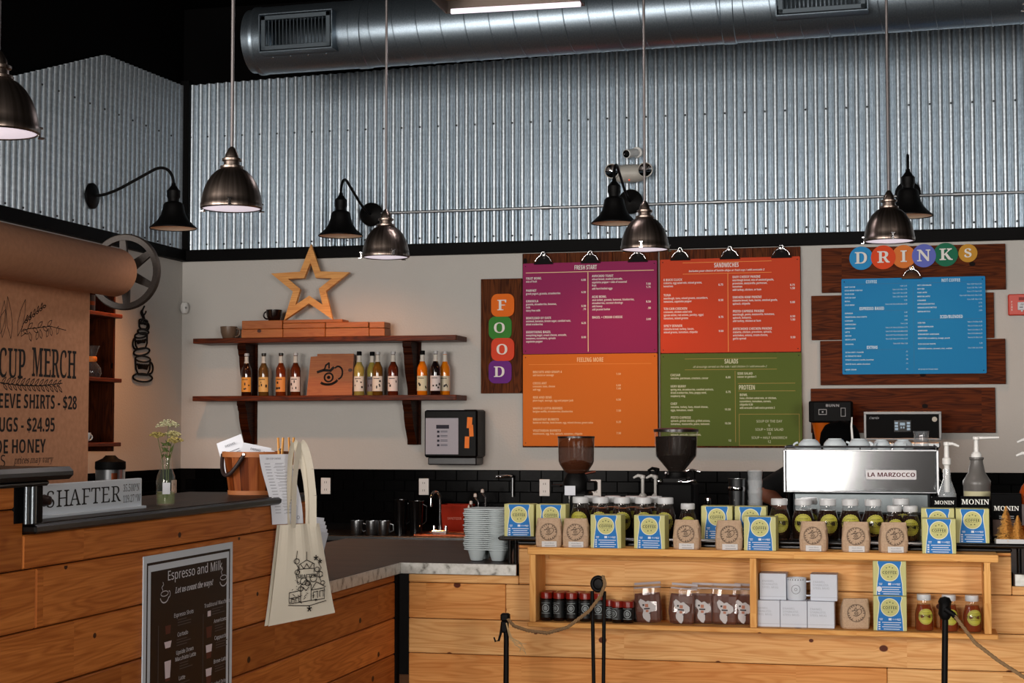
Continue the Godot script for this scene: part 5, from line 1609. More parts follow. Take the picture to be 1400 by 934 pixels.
func paper_roll() -> void:
	var r := thing("kraft_paper_roll", "brown kraft paper roll on iron wheels with handwritten merchandise prices", "paper roll", Vector3(-2.6, 1.392, 7.0))
	var ax := Vector3(-2.6, 2.165, 0)
	var st := S()
	lathe(st, [Vector2(0, 0), Vector2(0.079, 0), Vector2(0.082, 0.004), Vector2(0.082, 2.0), Vector2(0, 2.0)], 40, Transform3D(Basis(Vector3.RIGHT, PI / 2), Vector3(ax.x, ax.y, 6.115)))
	wobj("roll", st, mt("kraft"), r)
	st = S()
	bx(st, Vector3(-2.6805, 1.775, 7.10), Vector3(0.0016, 0.76, 1.92))
	wobj("hanging_sheet", st, mt("kraft"), r)
	st = S()
	tube(st, [Vector3(ax.x, ax.y, 6.0), Vector3(ax.x, ax.y, 8.25)], 0.014, 12)
	wobj("axle", st, mt("iron"), r)
	for zz in [6.5, 7.9]:
		st = S()
		bx(st, Vector3(-2.72, 1.78, zz), Vector3(0.04, 0.776, 0.04), 0.003)
		bx(st, Vector3(-2.66, 2.165, zz), Vector3(0.14, 0.02, 0.03), 0.003)
		wobj("stand_post", st, mt("black_satin"), r)
	for zz in [6.045, 8.2]:
		st = S()
		var T := Transform3D(Basis.IDENTITY, Vector3(ax.x, ax.y + 0.008, zz))
		var R := 0.131
		var rim := Transform3D(Basis(Vector3.RIGHT, PI / 2), T.origin)
		lathe(st, [Vector2(R - 0.022, -0.010), Vector2(R - 0.004, -0.011), Vector2(R, -0.006), Vector2(R, 0.006), Vector2(R - 0.004, 0.011), Vector2(R - 0.022, 0.010), Vector2(R - 0.022, -0.010)], 48, rim)
		lathe(st, [Vector2(0, -0.018), Vector2(0.032, -0.018), Vector2(0.034, 0), Vector2(0.032, 0.018), Vector2(0, 0.018)], 24, rim)
		for k in 6:
			var a := deg_to_rad(94.0 + 60.0 * k)
			var d := Vector3(cos(a), sin(a), 0)
			var pr := Vector3(-sin(a), cos(a), 0)
			var q0 := T.origin + d * 0.026
			var q1 := T.origin + d * (R - 0.016)
			for s in [1.0, -1.0]:
				quad(st, q0 - pr * 0.017 + Vector3(0, 0, s * 0.007), q0 + pr * 0.017 + Vector3(0, 0, s * 0.007), q1 + pr * 0.010 + Vector3(0, 0, s * 0.006), q1 - pr * 0.010 + Vector3(0, 0, s * 0.006), Vector3(0, 0, s))
				quad(st, q0 + pr * 0.017 * s + Vector3(0, 0, 0.007), q0 + pr * 0.017 * s - Vector3(0, 0, 0.007), q1 + pr * 0.010 * s - Vector3(0, 0, 0.006), q1 + pr * 0.010 * s + Vector3(0, 0, 0.006), pr * s)
		wobj("iron_wheel", st, mt("iron"), r)
	# brush lettering on the sheet; local x runs along -z
	var B := Basis(Vector3.UP, PI / 2)
	st = S()
	var at := func(z: float, y: float) -> Vector3: return Vector3(-2.679, y, z)
	txt(st, "MERCH", 0.090, at.call(6.227, 1.847), "serif_bold", 2, 0.60, B)
	txt(st, "CUP", 0.090, at.call(6.550, 1.838), "serif_bold", 2, 0.62, B)
	txt(st, "SLEEVE SHIRTS - $28", 0.044, at.call(6.219, 1.723), "sans_bold", 2, 0.95, B)
	txt(st, "MUGS - $24.95", 0.044, at.call(6.362, 1.650), "sans_bold", 2, 0.95, B)
	txt(st, "MADE HONEY", 0.042, at.call(6.420, 1.583), "sans_bold", 2, 1.04, B)
	txt(st, "S", 0.036, at.call(6.66, 1.540), "sans", 2, 1.2, B)
	txt(st, "prices may vary", 0.020, at.call(6.373, 1.540), "serif", 2, 1.1, B, 0.35)
	wobj("lettering", st, mt("ink"), r)
	# pen sprigs: u along the sheet measured from its far edge
	st = S()
	var T2 := Transform3D(B, Vector3(-2.679, 1.915, 6.72))
	for q in [[0.00, 0.0, 62, 0.10], [0.03, 0.0, 85, 0.115], [0.08, 0.0, 100, 0.13], [0.12, 0.01, 70, 0.125], [0.14, 0.01, 52, 0.09]]:
		st = S()
		leaf(st, Vector2(q[0], q[1]), deg_to_rad(q[2]), q[3], 0.034, 0.0022, T2)
		wobj("drawn_leaf", st, mt("ink_faint", Color(0.10, 0.07, 0.06), 0.7), r)
	st = S()
	for i in 11:
		leaf(st, Vector2(0.16 + i * 0.011, 0.055 + i * 0.0055), deg_to_rad(20 + (i % 2) * 50), 0.02, 0.009, 0.003, T2)
	wobj("sprig", st, mt("ink_faint"), r)
	st = S()
	for i in 6:
		leaf(st, Vector2(0.15 + i * 0.03, 0.032 + 0.004 * i), deg_to_rad(35 if i % 2 else -20), 0.035, 0.014, 0.0022, T2)
		leaf(st, Vector2(0.20 + i * 0.032, -0.002 + 0.006 * i), deg_to_rad(70 if i % 2 else 110), 0.03, 0.016, 0.0022, T2)
	wobj("sprig", st, mt("ink_faint"), r)
	st = S()
	stroke(st, [Vector2(0.14, 0.025), Vector2(0.18, 0.036), Vector2(0.22, 0.040), Vector2(0.32, 0.052), Vector2(0.42, 0.045)], 0.0022, T2)
	wobj("sprig", st, mt("ink_faint"), r)
	st = S()
	var T3 := Transform3D(B, Vector3(-2.679, 1.778, 6.70))
	stroke(st, [Vector2(0, 0.0), Vector2(0.12, -0.006), Vector2(0.24, -0.004), Vector2(0.38, 0.008)], 0.003, T3)
	for i in 13:
		leaf(st, Vector2(0.01 + i * 0.028, -0.003), deg_to_rad(38), 0.034, 0.010, 0.003, T3)
		leaf(st, Vector2(0.02 + i * 0.028, -0.003), deg_to_rad(-38), 0.030, 0.010, 0.003, T3)
	wobj("sprig", st, mt("ink_faint"), r)

func leaf(st: SurfaceTool, p: Vector2, a: float, L: float, w: float, lw: float, xf: Transform3D) -> void:
	var d := Vector2(cos(a), sin(a))
	var o := Vector2(-d.y, d.x) * w / 2.0
	stroke(st, [p, p + d * L * 0.3 + o * 0.9, p + d * L * 0.65 + o * 0.8, p + d * L], lw, xf)
	stroke(st, [p, p + d * L * 0.3 - o * 0.9, p + d * L * 0.65 - o * 0.8, p + d * L], lw, xf)

func tower_shelf() -> void:
	var s := thing("tower_shelf", "tall dark wooden open shelf on the left wall behind the paper", "shelf", Vector3(-5.05, 1.51, 1.95))
	var st := S()
	bx(st, Vector3(-5.175, 2.05, 1.95), Vector3(0.024, 1.12, 0.94), 0.002, 1)
	wobj("back_panel", st, mt("walnut_deep"), s)
	for zz in [1.478, 2.42]:
		st = S()
		bx(st, Vector3(-5.07, 2.05, zz), Vector3(0.19, 1.12, 0.022), 0.002, 1)
		wobj("side_panel", st, mt("walnut_deep"), s)
	for y in [1.535, 1.945, 2.36]:
		st = S()
		bx(st, Vector3(-5.055, y, 1.945), Vector3(0.24, 0.026, 1.0), 0.004, 2, Vector2(y, 0))
		wobj("shelf_board", st, mt("shelf_oak"), s)
	# things on it
	for q in [[1.84, 1.549, 0.044, 0.062, "white cup with handle on the tower shelf's lowest board"], [1.90, 1.959, 0.040, 0.056, "white cup beside the glass carafe on the tower shelf"]]:
		var c := thing("white_cup", q[4], "cup", Vector3(-4.99, q[1], q[0]), 60.0, "white cups on the tower shelf")
		st = S()
		var r: float = q[2]
		var h: float = q[3]
		lathe(st, [Vector2(0, 0), Vector2(r * 0.5, 0), Vector2(r * 0.6, h * 0.06), Vector2(r * 0.95, h * 0.55), Vector2(r, h), Vector2(r * 0.93, h), Vector2(r * 0.85, h * 0.5), Vector2(0, h * 0.1)], 22)
		obj("bowl", st, mt("china"), c)
		st = S()
		var pts := []
		for i in 9:
			var a := deg_to_rad(-90 + 180 * i / 8.0)
			pts.append(Vector3(r * 0.85 + cos(a) * r * 0.5, h * 0.55 + sin(a) * h * 0.3, 0))
		tube(st, pts, 0.005, 8)
		obj("handle", st, mt("china"), c)
	var ch := thing("glass_carafe", "hourglass pour-over glass carafe with wooden collar on the tower shelf", "carafe", Vector3(-5.0, 1.959, 1.73))
	st = S()
	lathe(st, [Vector2(0, 0), Vector2(0.05, 0.0), Vector2(0.062, 0.02), Vector2(0.056, 0.06), Vector2(0.022, 0.105), Vector2(0.02, 0.12), Vector2(0.05, 0.20), Vector2(0.048, 0.20)], 24)
	obj("glass", st, glass("carafe_glass", Color(0.5, 0.52, 0.52), 0.08), ch)
	st = S()
	lathe(st, [Vector2(0.026, 0.098), Vector2(0.032, 0.105), Vector2(0.032, 0.125), Vector2(0.027, 0.132)], 18)
	obj("wooden_collar", st, mt("cedar"), ch)
	var jr := thing("copper_canister", "copper-banded dark canister on the tower shelf's top board", "canister", Vector3(-5.0, 2.374, 1.80))
	st = S()
	lathe(st, [Vector2(0, 0), Vector2(0.05, 0), Vector2(0.05, 0.10), Vector2(0, 0.10)], 20)
	obj("body", st, mt("canister_dark", Color(0.06, 0.04, 0.035), 0.3), jr)
	st = S()
	lathe(st, [Vector2(0.0505, 0.035), Vector2(0.0505, 0.06)], 20)
	obj("copper_band", st, mt("copper", Color(0.45, 0.22, 0.12), 0.35, 0.8), jr)
	var ap := thing("coffee_airpot", "stainless steel coffee airpot with black lid below the tower shelf", "airpot", Vector3(-4.92, 0.917, 1.62))
	st = S()
	lathe(st, [Vector2(0, 0), Vector2(0.095, 0), Vector2(0.095, 0.03), Vector2(0.092, 0.035), Vector2(0.092, 0.46), Vector2(0.09, 0.465)], 28)
	obj("steel_body", st, mt("steel"), ap)
	st = S()
	lathe(st, [Vector2(0.094, 0.46), Vector2(0.096, 0.47), Vector2(0.095, 0.51), Vector2(0.05, 0.53), Vector2(0.03, 0.55), Vector2(0, 0.55)], 28)
	obj("lid", st, mt("black_satin"), ap)
	st = S()
	lathe(st, [Vector2(0.0935, 0.05), Vector2(0.0935, 0.44)], 6, Transform3D.IDENTITY, 0.55, 0.95)
	obj("copper_stripe", st, mt("copper"), ap)

# ------------------------------------------------------------------ counters
const ZB := 4.04
func build_counters() -> void:
	var st := S()
	var fc := thing("front_counter", "honey pine plank-clad front counter with raised middle", "counter", Vector3(0, 0, 3.8))
	st = S()
	bx(st, Vector3(0.0, 0.49, 3.66), Vector3(4.40, 0.98, 0.70))
	bx(st, Vector3(-0.641, 1.05, 3.99), Vector3(2.095, 0.14, 0.05))
	wobj("carcass", st, mt("carcass_dark"), fc)
	var rows := [[0.02, 0.15, -2.20, 2.2, [0.3]], [0.15, 0.31, -2.20, 2.2, [-0.9]], [0.31, 0.47, -2.20, 2.2, [0.9]], [0.47, 0.63, -2.20, 2.2, [-0.1]], [0.63, 0.785, -2.20, 2.2, [1.2]], [0.785, 0.945, -2.20, 2.2, [-1.75, 0.55]], [0.945, 0.984, -2.20, -1.69, []], [0.945, 1.105, -1.69, 0.408, []], [1.105, 1.121, -1.69, 0.408, []], [0.945, 0.984, 0.408, 2.2, []]]
	for r in rows:
		var cuts: Array = [r[2]] + r[4] + [r[3]]
		for i in cuts.size() - 1:
			st = S()
			bx(st, Vector3((cuts[i] + cuts[i + 1]) / 2.0, (r[0] + r[1]) / 2.0, ZB - 0.011 + rng.randf_range(-0.001, 0.001)), Vector3(cuts[i + 1] - cuts[i] - 0.002, r[1] - r[0] - 0.003, 0.022), 0.003, 0, Vector2(rng.randf(), rng.randf()))
			wobj("plank", st, mt("pine" if rng.randf() < 0.6 else "pine_warm"), fc)
	# worktop
	var wt := thing("worktop", "brown laminate L-shaped worktop with mottled grey metal edge", "worktop", Vector3(-1.5, 0.985, 3.4))
	st = S()
	for q in [[-3.0, -1.697, 2.6, 4.056], [-1.697, 0.415, 2.6, 3.962], [0.415, 2.2, 2.6, 4.056], [-3.0, -2.236, 4.056, 5.19]]:
		bx(st, Vector3((q[0] + q[1]) / 2, 1.010, (q[2] + q[3]) / 2), Vector3(q[1] - q[0], 0.050, q[3] - q[2]), 0.0, 0)
	wobj("slab", st, mt("laminate"), wt)
	st = S()
	bx(st, Vector3(-1.966, 1.0095, 4.059), Vector3(0.54, 0.048, 0.006), 0.001)
	wobj("edge_band", st, mt("edge_metal"), wt)
	st = S()
	bx(st, Vector3(-2.233, 1.0095, 4.63), Vector3(0.006, 0.048, 1.14), 0.001)
	wobj("edge_band", st, mt("edge_metal"), wt)
	st = S()
	bx(st, Vector3(1.31, 1.0095, 4.059), Vector3(1.78, 0.048, 0.006), 0.001)
	wobj("edge_band", st, mt("edge_metal"), wt)
	# black ledge on the raised part
	var lg := thing("display_ledge", "glossy black ledge behind the display shelf, carrying jars and boxes", "ledge", Vector3(-0.65, 1.122, 3.9))
	st = S()
	bx(st, Vector3(-0.56, 1.151, 3.86), Vector3(2.43, 0.018, 0.45), 0.007)
	bx(st, Vector3(-0.64, 1.132, 3.86), Vector3(2.10, 0.018, 0.42), 0.006)
	wobj("slab", st, mt("ledge_black", Color(0.02, 0.02, 0.022), 0.25), lg)
	for x in [-1.735, -1.708, 0.440, 0.47]:
		st = S()
		tube(st, [Vector3(x, 1.036, 4.02), Vector3(x, 1.142, 4.02)], 0.010, 12)
		wobj("post", st, mt("black_gloss"), lg)
	# display shelf on the counter front
	var ds := thing("display_shelf", "pale pine two-bay display shelf fixed to the counter front", "shelf", Vector3(-0.63, 0.785, 4.14))
	for q in [[-0.628, 1.110, 1.950, 0.030, "top_board"], [-0.6305, 0.7955, 1.945, 0.021, "bottom_board"]]:
		st = S()
		bx(st, Vector3(q[0], q[1], 4.1425), Vector3(q[2], q[3], 0.205), 0.003, 0, Vector2(rng.randf(), rng.randf()))
		wobj(q[4], st, mt("pine_pale"), ds)
	for x in [-1.5815, -0.638, 0.3025]:
		st = S()
		bx(st, Vector3(x, 0.9505, 4.1425), Vector3(0.028, 0.287, 0.198), 0.002, 1, Vector2(rng.randf(), rng.randf()))
		wobj("upright", st, mt("pine_pale"), ds)
	st = S()
	bx(st, Vector3(-0.63, 1.078, 4.048), Vector3(1.84, 0.034, 0.012), 0.002, 0)
	wobj("back_rail", st, mt("pine_pale"), ds)
	# back counter along the tiled walls
	var bc := thing("back_counter", "dark low counter along the black tiled wall", "counter", Vector3(-2.0, 0, 0.32))
	st = S()
	bx(st, Vector3(-1.95, 0.44, 0.31), Vector3(6.30, 0.88, 0.58))
	bx(st, Vector3(-4.86, 0.44, 1.62), Vector3(0.58, 0.88, 2.04))
	wobj("cabinet", st, mt("black_satin"), bc)
	st = S()
	bx(st, Vector3(-1.95, 0.898, 0.325), Vector3(6.36, 0.034, 0.63), 0.003)
	bx(st, Vector3(-4.85, 0.898, 1.65), Vector3(0.63, 0.034, 2.02), 0.003)
	wobj("countertop", st, mt("back_top", Color(0.05, 0.04, 0.035), 0.3), bc)

# ------------------------------------------------------------------ things standing on the counters
func build_counter_top_things() -> void:
	var st := S()
	# back counter, left to right
	for q in [[-3.655, "steel cup standing first in the row on the back counter"], [-3.548, "steel cup in the middle of the row on the back counter"], [-3.465, "steel cup beside the dark pitchers on the back counter"]]:
		var c := thing("steel_cup", q[1], "cup", Vector3(q[0], 0.9155, 0.50), 0.0, "steel cups on the back counter")
		st = S()
		lathe(st, [Vector2(0, 0), Vector2(0.040, 0), Vector2(0.043, 0.004), Vector2(0.045, 0.095), Vector2(0.042, 0.095), Vector2(0.040, 0.006), Vector2(0, 0.006)], 22)
		obj("wall", st, mt("steel"), c)
		st = S()
		tube(st, [Vector3(0.044, 0.075, 0), Vector3(0.066, 0.070, 0), Vector3(0.068, 0.03, 0), Vector3(0.043, 0.02, 0)], 0.004, 6)
		obj("handle", st, mt("steel"), c)
	for q in [[-3.372, 0.10, 0.235, "dark translucent pitcher beside the steel cups"], [-3.262, 0.095, 0.228, "dark translucent pitcher beside the red bucket"]]:
		var c := thing("smoke_pitcher", q[3], "pitcher", Vector3(q[0], 0.9155, 0.42), 0.0, "dark pitchers on the back counter")
		st = S()
		lathe(st, [Vector2(0, 0), Vector2(0.040, 0), Vector2(0.052, q[2] * 0.97), Vector2(0.056, q[2]), Vector2(0.050, q[2]), Vector2(0.038, 0.006), Vector2(0, 0.006)], 22)
		obj("jug", st, mt("smoke_plastic", Color(0.035, 0.035, 0.04), 0.15), c)
		st = S()
		tube(st, [Vector3(0.05, q[2] * 0.9, 0), Vector3(0.075, q[2] * 0.85, 0), Vector3(0.072, q[2] * 0.4, 0), Vector3(0.045, q[2] * 0.3, 0)], 0.005, 6)
		obj("handle", st, mt("smoke_plastic"), c)
	var sk := thing("sink_tray", "copper-edged shallow sink tray under the faucet", "sink", Vector3(-3.03, 0.9155, 0.42))
	st = S()
	bx(st, Vector3(0, 0.006, 0.155), Vector3(0.40, 0.014, 0.02), 0.003)
	bx(st, Vector3(0, 0.006, -0.155), Vector3(0.40, 0.014, 0.02), 0.003)
	bx(st, Vector3(-0.19, 0.006, 0), Vector3(0.02, 0.014, 0.29), 0.003)
	bx(st, Vector3(0.19, 0.006, 0), Vector3(0.02, 0.014, 0.29), 0.003)
	obj("copper_rim", st, mt("copper"), sk)
	st = S()
	bx(st, Vector3(0, 0.002, 0), Vector3(0.36, 0.004, 0.29))
	obj("basin", st, mt("steel_soft"), sk)
	var fa := thing("faucet", "tall chrome gooseneck faucet standing before the red bucket", "faucet", Vector3(-3.078, 0.9205, 0.47))
	st = S()
	bx(st, Vector3(0, 0.016, 0), Vector3(0.11, 0.03, 0.05), 0.006)
	obj("base_plate", st, mt("chrome"), fa)
	st = S()
	var pts := [Vector3(0, 0.02, 0), Vector3(0, 0.22, 0)]
	for i in 9:
		var a := PI * i / 8.0
		pts.append(Vector3(-0.02 + 0.02 * cos(a), 0.24 + 0.05 * sin(a), 0.04 - 0.04 * cos(a)))
	pts.append(Vector3(-0.04, 0.19, 0.08))
	tube(st, pts, 0.009, 10)
	obj("spout", st, mt("chrome"), fa)
	for sx in [-1, 1]:
		st = S()
		lathe(st, [Vector2(0, 0.03), Vector2(0.012, 0.03), Vector2(0.010, 0.06), Vector2(0, 0.064)], 12, Transform3D(Basis.IDENTITY, Vector3(sx * 0.042, 0, 0)))
		obj("tap_handle", st, mt("chrome"), fa)
	var bk := thing("red_bucket", "red square plastic bucket behind the faucet", "bucket", Vector3(-3.05, 0.9155, 0.13))
	st = S()
	for q in [[0.0, 0.19, 0.085, 0.095]]:
		var y1: float = q[1]
		for s in [-1.0, 1.0]:
			quad(st, Vector3(-0.085, 0, s * 0.07), Vector3(0.085, 0, s * 0.07), Vector3(0.098, y1, s * 0.08), Vector3(-0.098, y1, s * 0.08), Vector3(0, -0.05, s).normalized())
			quad(st, Vector3(s * 0.085, 0, -0.07), Vector3(s * 0.085, 0, 0.07), Vector3(s * 0.098, y1, 0.08), Vector3(s * 0.098, y1, -0.08), Vector3(s, -0.05, 0).normalized())
	bx(st, Vector3(0, 0.002, 0), Vector3(0.17, 0.004, 0.14))
	obj("walls", st, mt("bucket_red", Color(0.58, 0.14, 0.04), 0.5, 0.0, {"metallic_specular": 0.2}), bk)
	st = S()
	ring_extrude(st, PackedVector2Array([Vector2(-0.104, -0.086), Vector2(0.104, -0.086), Vector2(0.104, 0.086), Vector2(-0.104, 0.086)]), PackedVector2Array([Vector2(-0.096, -0.078), Vector2(0.096, -0.078), Vector2(0.096, 0.078), Vector2(-0.096, 0.078)]), 0.182, 0.194, Transform3D(Basis(Vector3.RIGHT, -PI / 2), Vector3.ZERO))
	obj("rim", st, mt("bucket_red"), bk)
	st = S()
	txt(st, "SANITIZER", 0.016, Vector3(0, 0.10, 0.0765), "sans_bold", 1, 0.9)
	obj("lettering", st, mt("bucket_print", Color(0.75, 0.45, 0.38), 0.6), bk)
	var sb := thing("squeeze_bottle", "clear squeeze bottle with white tip beside the red bucket", "bottle", Vector3(-2.915, 0.9155, 0.33))
	st = S()
	lathe(st, [Vector2(0, 0), Vector2(0.032, 0), Vector2(0.034, 0.005), Vector2(0.034, 0.13), Vector2(0.028, 0.142), Vector2(0, 0.142)], 18)
	obj("body", st, mt("squeeze_grey", Color(0.22, 0.20, 0.17), 0.2), sb)
	st = S()
	lathe(st, [Vector2(0.030, 0.14), Vector2(0.030, 0.155), Vector2(0.012, 0.165), Vector2(0.004, 0.20), Vector2(0, 0.20)], 14)
	obj("nozzle_cap", st, mt("white_plastic"), sb)
	var sp := thing("pot_filler", "chrome wall spout on the black tile above the cup trays", "faucet", Vector3(-2.70, 1.26, 0.012))
	st = S()
	tube(st, [Vector3(0.02, -0.10, 0.02), Vector3(0.02, 0.04, 0.02)], 0.007, 8)
	obj("riser", st, mt("steel_soft"), sp)
	st = S()
	tube(st, [Vector3(0.02, 0.04, 0.02), Vector3(0.0, 0.045, 0.09), Vector3(-0.08, 0.04, 0.10)], 0.010, 8)
	obj("spout", st, mt("chrome"), sp)
	var so := thing("soap_pumps", "two slim chrome pump stems with white tips behind the cup trays", "soap pump", Vector3(-2.84, 0.9155, 0.28))
	for q in [[-0.02, 0.22], [0.03, 0.25], [-0.05, 0.17]]:
		st = S()
		tube(st, [Vector3(q[0], 0.0, 0), Vector3(q[0], q[1], 0), Vector3(q[0] - 0.02, q[1] + 0.03, 0.01)], 0.006, 8)
		obj("stem", st, mt("chrome"), so)
		st = S()
		lathe(st, [Vector2(0, 0), Vector2(0.012, 0.004), Vector2(0.010, 0.024), Vector2(0, 0.028)], 10, Transform3D(Basis.IDENTITY, Vector3(q[0] - 0.02, q[1] + 0.03, 0.01)))
		obj("tip", st, mt("white_plastic"), so)
	# stack of pulp cup trays
	var tray := S()
	var pulp := mt("pulp_grey", Color(0.70, 0.74, 0.75), 0.9)
	rounded(tray, 0.205, 0.205, 0.03, -0.0026, 0.0026, Transform3D(Basis(Vector3.RIGHT, -PI / 2), Vector3.ZERO))
	for sx in [-1, 1]:
		for sz in [-1, 1]:
			lathe(tray, [Vector2(0.0, -0.052), Vector2(0.026, -0.052), Vector2(0.030, -0.047), Vector2(0.043, -0.003)], 14, Transform3D(Basis.IDENTITY, Vector3(sx * 0.050, 0, sz * 0.050)))
	var tm := tray.commit()
	tm.surface_set_material(0, pulp)
	for i in 21:
		var o := MeshInstance3D.new()
		o.mesh = tm
		o.name = numbered("cup_tray")
		add_child(o, true)
		o.position = Vector3(-1.868 + rng.randf_range(-0.004, 0.004), 1.0375 + 0.0525 + i * 0.0090, 3.86 + rng.randf_range(-0.002, 0.002))
		o.rotation_degrees.y = rng.randf_range(-2.5, 2.5)
		tag(o, "bottom grey pulp cup tray, its four cup wells showing on the worktop" if i == 0 else "top grey pulp cup tray of the stack" if i == 20 else "%s grey pulp cup tray counted up from the worktop, within the stack" % ORDINAL[i], "cup tray", "pulp cup trays stacked on the worktop")
	grinders()
	espresso_machine()
	brewers()
	barista()
	# pumps, tumblers and plastic cups behind the jars
	for q in [[-1.262, 3.22, "white", "white pump syrup bottle standing first behind the honey jars"], [-1.196, 3.24, "white", "white pump syrup bottle standing second behind the honey jars"], [-1.222, 3.02, "black", "black pump syrup bottle set back between the white pumps"]]:
		var pb := thing("pump_bottle", q[3], "pump bottle", Vector3(q[0], 1.036, q[1]), 0.0, "pump bottles behind the honey jars")
		st = S()
		lathe(st, [Vector2(0, 0), Vector2(0.028, 0), Vector2(0.030, 0.004), Vector2(0.030, 0.17), Vector2(0.014, 0.22), Vector2(0.013, 0.26), Vector2(0, 0.26)], 18)
		obj("bottle", st, mt("dark_syrup", Color(0.08, 0.035, 0.02), 0.08), pb)
		pump_head(pb, Vector3(0, 0.255, 0), 0.11 if q[2] == "white" else 0.14, -0.045, mt("pump_white", Color(0.72, 0.71, 0.69), 0.4) if q[2] == "white" else mt("black_satin"))
	var tb := thing("steel_tumbler", "tall brushed steel tumbler behind the coffee boxes", "tumbler", Vector3(-0.808, 1.036, 3.20))
	st = S()
	lathe(st, [Vector2(0, 0), Vector2(0.030, 0), Vector2(0.040, 0.352), Vector2(0.042, 0.358), Vector2(0.037, 0.358), Vector2(0.030, 0.01), Vector2(0, 0.01)], 24)
	obj("wall", st, mt("steel"), tb)
	st = S()
	lathe(st, [Vector2(0.0395, 0.30), Vector2(0.0412, 0.305), Vector2(0.0412, 0.315), Vector2(0.040, 0.320)], 24)
	obj("ring", st, mt("chrome"), tb)
	for i in 7:
		var pc := thing("clear_cup", "%s clear plastic cup counted up from the worktop, beside the steel tumbler" % ORDINAL[i] if i < 6 else "topmost clear plastic cup of the stack beside the steel tumbler", "cup", Vector3(-0.722, 1.036 + i * 0.048, 3.18), 0.0, "clear cups stacked beside the tumbler")
		st = S()
		lathe(st, [Vector2(0, 0.001), Vector2(0.027, 0), Vector2(0.037, 0.108), Vector2(0.039, 0.110)], 20)
		obj("wall", st, glass("clear_plastic", Color(0.9, 0.92, 0.93), 0.25), pc)
	var tp := thing("milk_shaker", "small chrome shaker standing behind the coffee boxes", "shaker", Vector3(-0.93, 1.036, 3.35))
	st = S()
	lathe(st, [Vector2(0, 0), Vector2(0.028, 0), Vector2(0.028, 0.20), Vector2(0.02, 0.22), Vector2(0.012, 0.235), Vector2(0.016, 0.25), Vector2(0.014, 0.268), Vector2(0, 0.272)], 18)
	obj("body", st, mt("chrome"), tp)
	st = S()
	lathe(st, [Vector2(0.0285, 0.17), Vector2(0.0285, 0.18)], 18)
	obj("band", st, mt("black_satin"), tp)
	syrup_corner()

func pump_head(parent: Node3D, at: Vector3, h: float, reach: float, m: Material) -> void:
	var st := S()
	lathe(st, [Vector2(0, 0), Vector2(0.018, 0), Vector2(0.019, 0.02), Vector2(0.012, 0.028), Vector2(0.008, 0.03), Vector2(0.008, h - 0.01), Vector2(0.013, h - 0.008), Vector2(0.013, h + 0.006), Vector2(0, h + 0.01)], 14, Transform3D(Basis.IDENTITY, at))
	tube(st, [at + Vector3(0, h, 0), at + Vector3(reach * 0.5, h + 0.006, 0.004), at + Vector3(reach, h - 0.006, 0.008)], [0.010, 0.008, 0.005], 8)
	obj("pump_head", st, m, parent)

